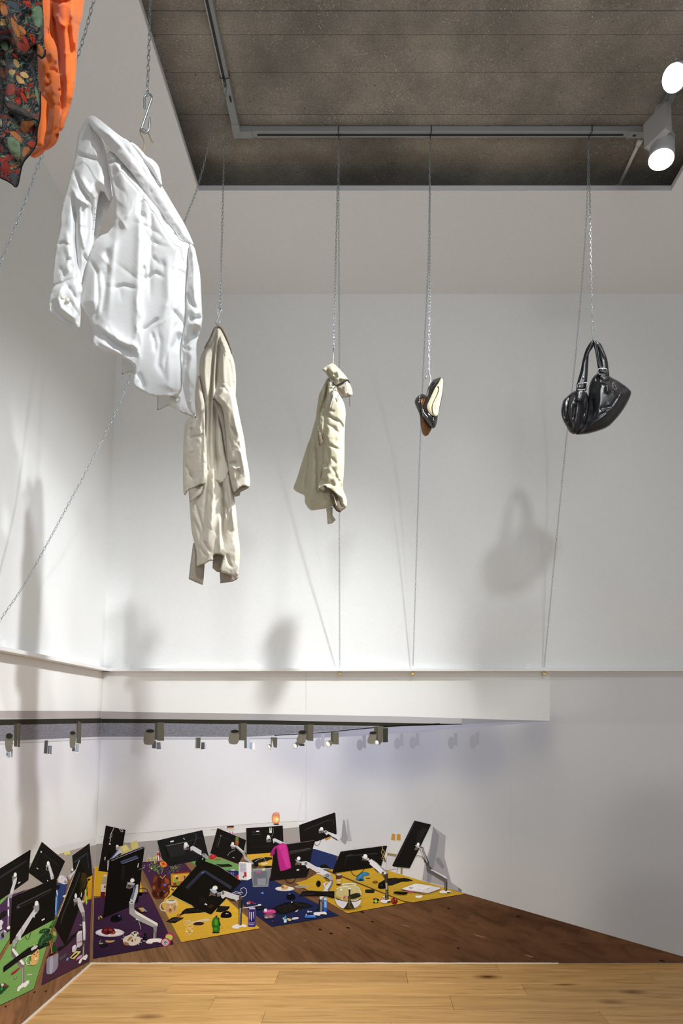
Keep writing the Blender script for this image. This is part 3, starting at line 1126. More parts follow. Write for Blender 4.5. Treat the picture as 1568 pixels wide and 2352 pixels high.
# shirt
yrt = 1.93
topS = Vector((XTL, DS, zb - 0.012))
pS = [topS, at(345.5, 0, DS), at(338, 222, DS)]
r1 = []
for a, b in zip(pS[:-1], pS[1:]):
    r1 += [a + (b - a) * (k / 20) for k in range(20)]
r1.append(pS[-1])
r2 = pxpath([(proj(topS)[0], proj(topS)[1], DS), (265, -200, 1.95), (215, 0, 1.98), (178, 130, 2.0), (95, 360, 2.05), (0, 605, 2.10), (-130, 850, 2.14), (-270, 1100, 2.15), (*proj((xl(1.83) + 0.035, 2.12, ZR1 + 0.004)), 2.12)])
chain('chain', 'steel chain carrying the white shirt, its other run passing behind the orange garment', [r1, r2])
s_hook('large steel S hook above the white shirt', (345, 217), (327, 305), 32, 34, DS, 0.0032, 9.0)

# ------------------------------------------------------------------ long coat
Cc = T(400, 690, 6.718)
DC = ytc
co = thing('trench_coat', 'long cream trench coat hung by its collar, between the white shirt and the khaki jacket', 'coat', at(502, 747, DC))
cloth('hem', Cc('290,3750 250,4050 222,4300 330,4350 440,4392 455,4280 470,4060 600,3900 590,4130 660,4190 700,4195 712,4366 900,4340 960,4310 985,4285 1000,4100 900,3700 500,3600'),
      DC + 0.07, MAT['lining'], co, 0.006, 0.006, 4, 3.2, smooth=0, wr=0.004, wscale=25, seed=21)
cloth('skirt', Cc('640,2500 900,2600 920,3000 945,3150 965,3350 985,3600 1020,3830 1010,4050 985,4285 830,4222 700,4190 740,4010 768,3930 600,3905 612,4022 540,4020 480,4065 400,4085 340,4122 350,3900 300,3700 265,3560 245,3300 232,3100 220,2930 240,2700'),
      lambda x, y: DC + 0.0016 * max(0, 478 - x), MAT['coat'], co, 0.035, 0.05, 6, 2.2, hem=Cc('1010,4050 985,4285 830,4222 700,4190 740,4010 768,3930 600,3905 612,4022 540,4020 480,4065 400,4085 340,4122'),
      folds=[(-0.05, 3.5, Cc('640,2300 650,2500 690,2700 740,2950 750,3200 745,3500 755,3800')), (0.02, 6, Cc('600,2400 600,3000 560,3600')),
             (-0.022, 3, Cc('310,3080 360,3250 430,3500 440,3660')), (-0.02, 3, Cc('260,3290 330,3400 400,3620 380,3750')), (0.016, 3, Cc('250,3200 330,3350 400,3500')),
             (-0.018, 3, Cc('380,3770 430,3870 530,3980')), (-0.018, 3, Cc('440,3700 500,3800 560,3890')), (-0.02, 3, Cc('260,3560 310,3750 350,3870')),
             (-0.02, 3, Cc('545,2600 500,2900 470,3200 450,3500')), (-0.014, 2.5, Cc('780,3120 810,3250 830,3380')), (-0.014, 3, Cc('800,3900 840,4050 900,4130')),
             (-0.012, 5, Cc('850,3600 930,3560 980,3800')), (0.02, 5, Cc('800,2700 870,3000 900,3300 960,3700')), (0.016, 4, Cc('700,3300 710,3700 700,3900')),
             (-0.012, 2.5, Cc('920,3000 850,3350 780,3600'))], wr=0.0032, wscale=20, seed=22)
cloth('bodice', Cc('690,415 640,450 570,600 450,770 390,900 375,1130 420,1450 470,1600 470,2100 490,2600 640,2900 860,2700 900,2300 930,1900 950,1430 955,1150 930,950 870,790 780,560'),
      DC - 0.004, MAT['coat'], co, 0.036, 0.045, 6, 2.2, hem=Cc('470,2100 490,2600 640,2900 860,2700 900,2300'),
      folds=[(-0.04, 2.2, Cc('640,470 615,700 595,1000 575,1300 550,1600 540,2000 530,2400 520,2700')), (-0.05, 2.6, Cc('705,500 680,700 655,1000 645,1250 635,1430')),
             (0.02, 3.5, Cc('665,520 645,800 615,1200 600,1500 560,2000')), (-0.05, 4, Cc('600,1520 620,1800 620,2100 640,2400 650,2700')),
             (-0.04, 4, Cc('700,1700 740,1900 790,2200 820,2500')), (0.02, 5, Cc('700,1950 680,2200 720,2500')), (0.016, 6, Cc('500,700 470,1100 500,1500')),
             (-0.016, 2.5, Cc('800,800 870,1000 900,1250 950,1400')), (0.016, 6, Cc('760,700 760,1100 780,1400')), (-0.01, 2.5, Cc('570,2300 550,2400 560,2700'))],
      wr=0.002, wscale=24, seed=23)
cloth('sleeve', Cc('590,1470 650,1430 700,1330 780,1250 940,1430 970,1600 1030,1900 1085,2150 1110,2400 1140,2550 1165,2710 1172,2850 1150,2890 1080,2850 1010,2890 920,2980 890,2870 870,2790 830,2570 810,2300 790,2000 755,1720 720,1610 680,1580'),
      DC - 0.045, MAT['coat'], co, 0.036, 0.04, 6, 2.2, hem=Cc('1172,2850 1150,2890 1080,2850 1010,2890 920,2980'),
      folds=[(0.02, 3, Cc('600,1475 680,1560 760,1640')), (-0.02, 3, Cc('680,1330 760,1330 840,1430')), (-0.018, 3, Cc('860,1930 920,2000 980,2120')),
             (-0.018, 4, Cc('1000,2080 990,2200 1040,2350')), (-0.03, 4, Cc('840,2520 900,2500 970,2510')), (-0.02, 4, Cc('1010,2600 960,2750 900,2830')),
             (0.02, 5, Cc('900,1700 960,2000 1040,2400 1090,2700')), (-0.018, 3, Cc('830,2050 880,2200 890,2350')), (0.014, 3, Cc('880,2560 950,2600 1030,2560'))],
      wr=0.0028, wscale=18, seed=24)
cloth('shade_strip', Cc('590,1500 640,1560 700,1640 750,1760 780,1950 805,2200 835,2500 850,2650 815,2500 775,2250 730,1950 670,1750 615,1620'), DC - 0.046, MAT['lining'], co, 0.003, 0.01, 3, 2.2, smooth=0, seed=251)  # dark strip in lining colour stands for the shade between bodice and sleeve
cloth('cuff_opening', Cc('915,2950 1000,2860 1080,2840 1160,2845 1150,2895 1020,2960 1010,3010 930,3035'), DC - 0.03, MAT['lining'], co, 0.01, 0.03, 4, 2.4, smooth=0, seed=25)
cloth('sleeve', Cc('375,1130 340,1250 320,1500 330,1790 250,1800 200,1830 165,1900 150,2050 138,2300 133,2600 135,2800 140,2990 170,3015 215,2930 330,2890 400,2840 450,2835 475,2850 510,2740 515,2600 490,2300 475,2000 470,1620 450,1500 410,1300'),
      lambda x, y: DC - 0.05 + 0.0022 * (470 - x), MAT['coat'], co, 0.028, 0.035, 5, 2.2, hem=Cc('140,2990 170,3015 215,2930 330,2890 400,2840 450,2835 475,2850'),
      folds=[(-0.025, 3.5, Cc('270,1950 240,2080 200,2120')), (-0.02, 3, Cc('190,2150 300,2100 460,2080')), (-0.022, 4, Cc('160,2500 230,2650 290,2750')), (0.016, 4, Cc('200,2350 300,2300 380,2200')),
             (-0.018, 3, Cc('460,1660 380,1800 300,1980')), (-0.02, 5, Cc('330,1500 370,1700 390,1900')), (-0.018, 3, Cc('430,1800 430,2200 410,2600')), (-0.014, 3, Cc('160,2700 240,2680 300,2800'))],
      wr=0.0032, wscale=16, seed=26)
cloth('cuff_opening', Cc('380,2860 460,2835 475,2870 440,2950 400,3000 330,3050 240,3120 222,2930'), DC - 0.02, MAT['lining'], co, 0.01, 0.02, 4, 2.4, smooth=0, seed=27)
cloth('collar', Cc('450,765 480,690 540,590 600,440 640,392 690,372 750,410 820,530 865,660 888,790 884,850 850,720 800,620 750,510 700,425 660,430 625,530 570,670'),
      DC - 0.06, MAT['collar'], co, 0.014, 0.02, 4, 2.2, seed=28)
for nm, pts in (('hem_stitch', '795,4125 900,4170 990,4180'), ('hem_stitch', '350,4020 420,3985 480,3960 540,3925 600,3925'), ('cuff_stitch', '160,2900 260,2850 360,2800 450,2740 500,2740'), ('cuff_stitch', '900,2760 1000,2720 1080,2700 1165,2690')):
    cord(nm, Cc(pts), DC - (0.040 if 'hem' in nm else 0.0815 if pts[0] == '9' else 0.062), 0.0006, MAT['lining'], co, 5)
# belt-loop stitching on the sleeve seam
for k in range(9):
    t = k / 8
    x, y = Cc('%f,%f' % (425 - 10 * t, 1980 + 560 * t))[0]
    c = at(x, y, DC - 0.066)
    MB().box(c, (0.004, 0.002, 0.002)).build('stitch', MAT['lining'], co)
s_hook('small steel S hook above the long cream coat', (506, 708), (497, 746), 20, 10, DC, 0.0020, 4.2)
tc_ = at(519, 190, DC)
chain('chain', 'steel chain carrying the cream coat, its other run sagging to the left wall',
      [[tc_ + (at(505, 709, DC) - tc_) * (k / 30) for k in range(31)],
       pxpath([(515, 190, DC), (488, 300, 2.98), (455, 425, 2.99), (425, 505, 3.0), (372, 660, 3.0), (297, 870, 3.0), (235, 1010, 3.0), (140, 1190, 2.97), (60, 1335, 2.93), (0, 1425, 2.9), (-48, 1497, 2.87)])])

# ------------------------------------------------------------------ khaki jacket
J = T(650, 790, 7.84)
DJ = YT + 0.01
ja = thing('jacket', 'short khaki hooded jacket hanging by its hood next to the long coat', 'jacket', at(764, 834, DJ))
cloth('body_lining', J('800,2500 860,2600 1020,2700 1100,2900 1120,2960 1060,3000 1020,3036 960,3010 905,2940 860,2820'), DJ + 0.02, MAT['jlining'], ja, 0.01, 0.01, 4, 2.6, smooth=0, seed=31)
cloth('back_body', J('800,600 740,720 690,830 645,900 625,1050 600,1200 590,1330 540,1500 480,1730 440,1800 380,2000 330,2150 240,2450 190,2560 185,2610 220,2650 300,2690 395,2728 385,2850 430,2930 490,3000 600,2990 780,2960 880,2930 920,2900 1000,2600 1000,1800 900,1000 860,640'),
      lambda x, y: DJ + 0.0 + 0.0026 * max(0, 742 - x), MAT['jacket'], ja, 0.03, 0.05, 9, 2.3, hem=J('185,2610 220,2650 300,2690 395,2728 385,2850'),
      folds=[(-0.05, 3, J('810,650 790,850 750,1000 700,1150 650,1300')), (-0.03, 4, J('530,1650 490,1900 450,2200 410,2500 395,2728')), (-0.03, 4, J('600,1650 600,1950 610,2300 620,2560 640,2700')),
             (0.02, 6, J('560,1800 520,2200 500,2600 480,2800')), (-0.01, 2, J('280,2260 350,2255 420,2260')), (-0.01, 2, J('240,2385 330,2390 420,2380')), (-0.012, 2, J('480,2070 540,2050 590,2040')),
             (-0.016, 2.5, J('390,2800 480,2790 560,2830 650,2800')), (-0.014, 2, J('520,2880 530,2920 540,2960')), (-0.014, 2, J('560,2890 575,2920 580,2960')), (-0.014, 2, J('600,2880 620,2920 615,2950')), (-0.014, 2, J('660,2840 660,2880 670,2920')),
             (-0.014, 3, J('640,1100 690,1060 740,1040')), (0.012, 3, J('620,2100 680,2150 710,2120')), (-0.03, 3, J('700,2200 705,2400 690,2560 650,2700'))],
      wr=0.004, wscale=16, seed=32)
cloth('sleeve', J('700,1150 760,1120 780,1300 800,1500 770,1650 700,1690 640,1830 610,1600 620,1470 650,1400 660,1260'), DJ - 0.03, MAT['jacket'], ja, 0.03, 0.03, 7, 2.4,
      folds=[(-0.02, 3, J('640,1450 690,1600 700,1690')), (-0.014, 2, J('700,1200 720,1260 760,1280'))], wr=0.003, wscale=12, seed=33)
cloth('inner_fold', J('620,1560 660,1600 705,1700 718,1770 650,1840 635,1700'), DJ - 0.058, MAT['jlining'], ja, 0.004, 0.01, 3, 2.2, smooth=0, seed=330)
cloth('front_panel', J('820,640 900,700 950,750 985,870 1050,970 1095,1060 1118,1150 1130,1260 1115,1400 1105,1700 1105,2100 1090,2350 1075,2546 1082,2640 1130,2740 1152,2840 1150,2930 1100,2960 1040,2930 1000,2780 930,2690 870,2640 790,2600 730,2560 650,2640 615,2600 640,2520 700,2380 715,2200 735,1950 715,1750 705,1500 720,1300 745,1120 790,900'),
      DJ - 0.035, MAT['jacket'], ja, 0.045, 0.04, 9, 2.4, hem=J('1000,2780 930,2690 870,2640 790,2600 730,2560 650,2640 615,2600'),
      folds=[(0.02, 6, J('830,750 810,950 780,1100')), (-0.022, 2, J('770,1170 800,1280 900,1350 1020,1400 1090,1520 1100,1600')), (-0.014, 2, J('800,1190 850,1200 930,1220')),
             (-0.014, 2.5, J('800,1450 900,1500 1040,1640')), (-0.014, 2.5, J('780,1800 900,1850 1000,1900 1060,1980')), (-0.016, 2.5, J('800,1860 820,2000 830,2200')), (-0.012, 2.5, J('860,2040 930,2120 960,2170')),
             (-0.014, 3, J('870,2200 930,2300 970,2400 1010,2470')), (-0.014, 2.5, J('930,2340 960,2430 1040,2500')), (-0.014, 2, J('720,2130 780,2150 810,2170')), (-0.014, 2, J('710,2210 770,2200 820,2195')),
             (-0.02, 3, J('660,2470 740,2450 800,2460')), (-0.018, 3, J('640,2560 700,2500 820,2510 900,2550')), (-0.018, 3, J('850,2450 900,2530 940,2560')), (-0.018, 3, J('1055,2500 1045,2600 1050,2720')),
             (0.016, 4, J('960,900 1040,1100 1060,1300'))], wr=0.004, wscale=17, seed=34)
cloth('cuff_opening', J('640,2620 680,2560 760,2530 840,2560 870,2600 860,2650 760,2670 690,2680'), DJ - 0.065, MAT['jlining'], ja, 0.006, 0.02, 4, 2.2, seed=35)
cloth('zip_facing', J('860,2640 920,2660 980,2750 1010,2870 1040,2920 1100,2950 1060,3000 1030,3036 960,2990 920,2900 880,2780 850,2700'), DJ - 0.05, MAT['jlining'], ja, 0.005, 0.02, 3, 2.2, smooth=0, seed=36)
cloth('hem_strap', J('775,2965 890,2930 890,3080 945,3170 885,3230 800,3245 790,3100'), DJ, MAT['jacket'], ja, 0.008, 0.008, 3, 2.2, smooth=0, folds=[(-0.01, 3, J('790,3100 870,3130 880,3220'))], seed=37)
cloth('hood', J('700,460 740,420 780,398 860,350 900,345 990,420 1090,530 1165,625 1155,645 1060,700 980,745 945,752 905,700 860,650 820,610 790,560 760,510 710,475'),
      DJ - 0.04, MAT['jacket'], ja, 0.04, 0.04, 8, 2.2,
      folds=[(-0.03, 4, J('780,410 810,520 880,600 950,700')), (0.016, 3, J('860,560 940,600 980,680')), (-0.025, 4, J('900,530 940,560 960,640')), (-0.02, 4, J('1010,500 1060,560 1100,610')), (0.016, 3, J('940,440 1000,520 1050,600')),
             (-0.014, 2.5, J('840,380 900,370 950,400')), (-0.018, 3, J('1020,620 1030,650 1030,690')), (-0.02, 3, J('960,740 1080,690 1160,640'))], wr=0.004, wscale=13, seed=38)
cloth('hood_lining', J('955,755 1060,700 1165,645 1195,705 1230,780 1252,860 1250,932 1200,945 1140,972 1100,968 1050,978 1010,900 965,860 950,800'),
      DJ - 0.02, MAT['lining'], ja, 0.02, 0.02, 6, 2.2, folds=[(-0.02, 3, J('960,800 1050,840 1100,920')), (0.012, 3, J('1180,860 1190,930 1200,940'))], wr=0.003, wscale=10, seed=39)
cord('hood_binding', J('900,690 945,755 1000,730 1080,690 1165,645 1195,700'), DJ - 0.075, 0.0035, MAT['black'], ja, 8)
cord('zip', J('950,765 920,800 905,850 905,920 885,1000 860,1080 845,1150'), DJ - 0.087, 0.0042, MAT['silver'], ja, 8)
cord('cord_pull', J('1130,680 1135,740 1140,800 1150,860'), DJ - 0.05, 0.0022, MAT['silver'], ja, 6)
cord('cord_pull', J('1200,945 1200,1000 1202,1060 1200,1115'), DJ - 0.03, 0.0020, MAT['black'], ja, 6)
cord('zip', J('880,2720 900,2700 930,2800 965,2920'), DJ - 0.062, 0.0020, MAT['silver'], ja, 6)
bevel(MB().box(at(*J('990,960')[0], DJ - 0.083), (0.006, 0.004, 0.028), Vector((0, 0, 1)).to_track_quat('Z', 'Y').to_matrix()).build('zip_puller', MAT['seam'], ja), 0.001)

kh = MB().tube([at(x, y, DJ - 0.01) for x, y in [(765.5, 800), (765, 815), (764.5, 834), (763, 840)]], 0.002, 8)
tag(kh.build('s_hook', MAT['zinc'], None, True, origin=at(765, 834, DJ - 0.01)), 'straight-seen steel hook above the khaki jacket', 'hook', 'steel S hooks')
t0 = TIES[0]
DL = D - 0.030


def wall_run(tie, pts):
    q = proj(tie)
    n = len(pts)
    P = [(q[0], q[1], tie.y)] + [(x, y, tie.y + (DL - tie.y) * (k + 1) / n * (1 if k == n - 1 else 0.97)) for k, (x, y) in enumerate(pts)]
    return pxpath(P)


def drop(tie, x, y, n=20):
    e = at(x, y, tie.y)
    return [tie + (e - tie) * (k / n) for k in range(n + 1)]


DROPD = TIES[0].y
chain('chain', 'steel chain carrying the khaki jacket, its other run straight behind it', [drop(t0, 766, 801), wall_run(t0, [(778, 620), (779, 830), (779, 1180), (780, 1534)])])
chain('chain', 'steel chain carrying the pair of shoes and padlocked under the rail', [drop(TIES[1], 985, 861), wall_run(TIES[1], [(983, 600), (973, 820), (963, 1060), (948, 1534)])])
chain('chain', 'steel chain carrying the black handbag, its other run slanting to the rail', [drop(TIES[2], 1359, 740), wall_run(TIES[2], [(1345, 520), (1324, 790), (1296, 1050), (1249, 1534)])])

# padlocks closing the chain ends under the rail
for i, q in enumerate((780, 947, 1249)):
    c = at(q, 1547.5, DL)
    t = bevel(MB().box((c.x, c.y, c.z), (0.020, 0.012, 0.017)).build('lock_body', MAT['brass'], None), 0.002)
    r = thing('padlock', 'small brass padlock under the rail, below the chain of the ' + ['khaki jacket', 'shoes', 'handbag'][i], 'padlock', c, 'brass padlocks under the rail')
    t.parent = r
    t.matrix_parent_inverse = r.matrix_world.inverted()
    t.location = -Vector(c)
    zz = c.z + 0.008
    MB().tube([(c.x - 0.005, c.y, zz), (c.x - 0.005, c.y, zz + 0.009), (c.x - 0.003, c.y, zz + 0.013), (c.x + 0.003, c.y, zz + 0.013), (c.x + 0.005, c.y, zz + 0.009), (c.x + 0.005, c.y, zz)], 0.0016, 8).build('shackle', MAT['zinc'], r, True)

# ------------------------------------------------------------------ shoes
H = T(900, 820, 9.224)
DH = TIES[1].y


def shoe(label, sole_poly, upper_poly, open_poly, dep, extra):
    t = thing('pump_shoe', label, 'shoe', at(*upper_poly[0], dep), 'pair of black pointed shoes')
    cloth('upper', upper_poly, dep, MAT['patent'], t, 0.035, 0.03, 5, 1.8, folds=extra.get('folds', ()), seed=41)
    if open_poly:
        cloth('insole', open_poly, dep - 0.034, MAT['insole'], t, 0.004, 0.03, 3, 1.8, folds=extra.get('ifolds', ()), seed=42)
    if sole_poly:
        cloth('sole', sole_poly, dep - extra.get('soff', 0.025), MAT['tan'], t, 0.012, 0.02, 4, 1.8, seed=43)
    return t


s1 = shoe('black pump seen from above, pale insole showing, toe down, on the right of the pair',
          None,
          H('1040,425 1085,440 1092,520 1085,640 1060,850 1020,1040 985,1180 968,1250 960,1330 945,1420 915,1490 870,1520 820,1500 760,1430 680,1290 640,1180 650,1080 700,960 760,820 780,680 800,570 860,490 950,450'),
          H('1050,440 1085,470 1078,640 1045,860 1005,1040 978,1200 960,1240 905,1255 850,1230 790,1180 740,1060 780,950 860,780 920,640 990,560 1010,500'),
          DH - 0.03, {'folds': [(-0.006, 1.5, H('780,1180 860,1240 960,1240')), (0.01, 3, H('860,1300 890,1380 900,1440')), (0.008, 3, H('870,500 820,640'))],
                      'ifolds': [(-0.003, 2.5, H('960,720 930,880 880,1020 900,1200'))]})
cord('top_line', H('1050,435 985,560 920,650 860,770 790,930 735,1050 770,1150 830,1220 900,1255 965,1240'), DH - 0.066, 0.0011, MAT['insole'], s1, 5)
cord('insole_edge', H('975,600 995,650 985,730 930,850 870,970 850,1060 860,1150 900,1240'), DH - 0.070, 0.0016, MAT['patent'], s1, 5)
cord('welt', H('650,1100 670,1170 720,1240 790,1300'), DH - 0.063, 0.0009, MAT['silver'], s1, 5)
for k in range(9):
    t_ = k / 8
    x, y = H('%f,%f' % (990 - 150 * t_, 470 + 180 * t_))[0]
    MB().cyl(at(x, y, DH - 0.064), at(x, y, DH - 0.066), 0.0011, seg=8).build('perforation', MAT['silver'], s1)
s2 = shoe('black pump turned sole outwards with brown leather sole, on the left of the pair',
          H('620,1230 660,1260 760,1380 850,1510 800,1600 760,1660 710,1672 670,1640 640,1560 620,1420'),
          H('580,800 640,775 700,800 745,840 740,900 700,960 650,1080 640,1180 700,1320 830,1500 845,1515 790,1610 740,1670 700,1682 655,1650 625,1560 600,1420 595,1300 580,1210 540,1120 490,1010 475,940 510,860'),
          None, DH + 0.03, {'folds': [(-0.012, 2.5, H('600,900 640,980 650,1050')), (0.008, 3, H('540,850 560,1000 590,1150'))], 'soff': 0.030})
cloth('inner_sock', H('600,920 650,880 740,835 742,880 720,950 660,1060 640,1050 610,980'), DH - 0.005, MAT['tan'], s2, 0.004, 0.01, 3, 1.8, seed=44)
cord('heel_edge', H('600,795 578,850 582,900'), DH - 0.008, 0.0011, MAT['silver'], s2, 5)
hk = MB().tube([at(x, y, DH - 0.01) for x, y in H('712,465 722,420 740,375 765,358 795,375 815,420 822,470 800,560 765,690 735,770 738,830 760,850')], 0.0024, 8)
tag(hk.build('s_hook', MAT['zinc'], None, True, origin=at(982, 860, DH - 0.01)), 'open-topped steel S hook carrying the pair of shoes', 'hook', 'steel S hooks')

# ------------------------------------------------------------------ handbag
B = T(1260, 730, 7.127)
DB = TIES[2].y
hb = thing('handbag', 'black leather handbag with buckled straps, folded over its hook', 'handbag', at(1361, 782, DB))
cloth('end_panel', B('445,1185 560,1190 640,1230 660,1400 650,1560 600,1740 540,1850 430,1917 340,1880 300,1800 240,1700 205,1600 200,1520 215,1420 240,1340 300,1290 360,1230'),
      DB - 0.02, MAT['leather'], hb, 0.07, 0.06, 14, 2.2,
      folds=[(-0.02, 3, B('350,1250 310,1400 290,1560 340,1720 420,1830')), (0.014, 3, B('420,1260 370,1400 350,1550')), (-0.025, 3, B('440,1380 410,1560 400,1700')),
             (0.012, 3, B('590,1210 630,1280 600,1400 590,1600 530,1750')), (-0.012, 2.5, B('560,1400 600,1500 560,1640')), (-0.01, 2.5, B('230,1450 250,1600 300,1700'))], wr=0.0018, wscale=20, seed=51)
cloth('side_panel', B('760,925 830,900 960,935 1040,985 1130,1030 1190,1070 1260,1120 1320,1170 1355,1215 1330,1300 1260,1440 1180,1560 1080,1680 970,1790 820,1850 640,1900 500,1915 430,1912 480,1860 560,1770 620,1600 650,1400 645,1200 660,1100 700,1000'),
      DB - 0.015, MAT['leather'], hb, 0.075, 0.07, 14, 2.2,
      folds=[(-0.012, 1.6, B('1110,1060 1165,1130 1170,1190 1130,1290 1030,1440 900,1560 700,1700 560,1800')), (-0.018, 3, B('1040,1050 1050,1130 1120,1190')), (0.016, 4, B('960,1050 960,1140 950,1250')),
             (-0.012, 4, B('820,1490 900,1490 1010,1440')), (0.012, 4, B('840,1520 950,1510 1060,1480')), (-0.014, 3, B('780,960 790,1040 800,1160')), (0.016, 6, B('1050,1060 1100,1130 1150,1170')),
             (-0.012, 3, B('1180,1120 1240,1150 1260,1230')), (-0.01, 6, B('700,1250 720,1500 660,1700'))], wr=0.002, wscale=30, seed=52)
# straps
cloth('strap', B('725,360 700,372 640,450 590,550 550,700 520,860 480,1000 450,1100 445,1180 600,1180 620,1070 630,1000 640,850 648,700 655,580 720,490 740,430'),
      DB - 0.01, MAT['leather'], hb, 0.008, 0.008, 3, 2.0, folds=[(0.008, 1.5, B('700,400 650,560 560,700 545,840')), (-0.006, 2, B('600,560 540,800 500,1000'))], seed=53)
cloth('strap', B('722,358 780,385 850,415 890,500 940,620 965,720 972,800 985,900 992,960 940,940 800,900 800,800 780,690 760,560 735,470 720,420'),
      DB - 0.012, MAT['leather'], hb, 0.010, 0.008, 3, 2.0, folds=[(-0.014, 2, B('770,400 800,500 820,640 850,760 880,820')), (0.01, 3, B('860,430 900,560 930,680')), (0.008, 1.5, B('745,480 770,600 800,740'))], seed=54)
cloth('strap_tab', B('455,1190 585,1190 580,1290 550,1355 500,1368 455,1350 440,1300'), DB - 0.096, MAT['leather'], hb, 0.006, 0.01, 3, 2.0, seed=55)
cloth('strap_tab', B('820,940 960,945 1010,1000 960,1040 900,1045 860,1010'), DB - 0.090, MAT['leather'], hb, 0.006, 0.01, 3, 2.0, seed=56)
cord('buckle', B('470,1160 462,1120 485,1070 625,1062 628,1090 615,1165'), DB - 0.026, 0.0022, MAT['silver'], hb, 8)
cord('buckle', B('800,900 808,840 820,830 945,832 952,850 950,915'), DB - 0.028, 0.0022, MAT['silver'], hb, 8)
cord('buckle_bar', B('550,1068 552,1095'), DB - 0.028, 0.0016, MAT['silver'], hb, 6)
cord('buckle_bar', B('870,835 875,860'), DB - 0.030, 0.0016, MAT['silver'], hb, 6)
cloth('keeper', B('445,1165 615,1160 615,1195 445,1205'), DB - 0.06, MAT['leather'], hb, 0.01, 0.03, 2, 2, smooth=0, seed=57)
cloth('keeper', B('790,910 950,915 975,945 800,950'), DB - 0.06, MAT['leather'], hb, 0.01, 0.03, 2, 2, smooth=0, seed=58)
for q in ((563, 980), (525, 1222)):
    p = B('%d,%d' % q)[0]
    c = at(p[0], p[1], DB - (0.02 if q[1] < 1100 else 0.104))
    MB().cyl(c, c + Vector((0, -0.002, 0)), 0.0045 if q[1] < 1100 else 0.003, seg=14).build('rivet', MAT['silver'], hb, True)
s_hook('slim steel S hook above the black handbag', (1359, 739), (1361, 784), 20, 8, DB, 0.0019, 2.6, mirror=-1)

# ------------------------------------------------------------------ orange garment and flowery dress, close to the camera
O = T(0, 0, 5.227)
DO = 1.42
org = thing('orange_shirt', 'bright orange garment hanging behind the flowered dress in the top left corner', 'shirt', at(120, -60, DO))
cloth('inner_back', O('430,-800 700,-800 700,300 690,900 640,1150 620,1250 590,1350 570,1550 520,1760 440,1760 430,1400'), DO + 0.08, MAT['orange'], org, 0.01, 0.02, 6, 3.5, seed=61, smooth=0)
cloth('back_panel', O('590,-800 1010,-800 1015,0 1000,100 985,230 950,330 940,480 925,650 915,900 890,1120 840,1300 790,1450 760,1550 720,1585 690,1550 700,1300 680,900 640,500 590,100'),
      lambda x, y: DO + 0.03, MAT['orange'], org, 0.045, 0.05, 16, 2.8,
      folds=[(-0.05, 8, O('620,50 660,400 700,700 720,900')), (-0.03, 7, O('750,900 760,1100 740,1400')), (0.02, 6, O('860,50 870,300 880,450 915,640')), (-0.015, 5, O('820,300 840,500 860,700')),
             (0.02, 6, O('640,150 720,280 780,330')), (-0.015, 4, O('610,0 720,30 850,5')), (0.012, 6, O('900,900 880,1100 840,1250'))], wr=0.003, wscale=50, seed=62)
cloth('front_panel', O('510,-800 600,-800 605,150 590,300 600,420 650,480 690,600 700,800 715,900 730,1080 735,1130 715,1180 735,1270 710,1330 715,1500 708,1640 680,1720 600,1790 540,1810 510,1850 440,1895 400,1898 340,1860 440,1750 525,1765 530,1650 570,1500 590,1350 612,1290 540,1190 480,1120 465,900 430,700 420,400 430,-800'),
      lambda x, y: DO - 0.03, MAT['orange'], org, 0.03, 0.03, 9, 2.6,
      folds=[(-0.02, 4, O('540,450 570,430 600,330')), (0.02, 6, O('580,600 640,680 700,760')), (-0.016, 4, O('590,850 640,830 710,890')), (-0.02, 4, O('500,700 540,640')), (0.012, 5, O('570,900 640,1100 700,1130')),
             (-0.018, 4, O('560,880 600,1000 540,1060')), (0.02, 5, O('500,1110 560,1200 610,1290')), (-0.012, 5, O('640,1250 700,1270 730,1240')), (-0.014, 5, O('540,1640 620,1600 690,1520')),
             (-0.02, 5, O('680,1600 690,1680')), (-0.018, 4, O('700,1060 740,1120'))], wr=0.003, wscale=30, seed=63)
# flowered dress
DD = 1.22
PAL = {k: 1.35 * np.array(hexlin(v)) for k, v in dict(k='16171a', d='26282b', s='4b545c', o='c87a3c', y='e0b878', r='b8402c', g='7f9a78', G='3c5644', b='6b4a2c', w='c9c3b0', m='8c2f26').items()}


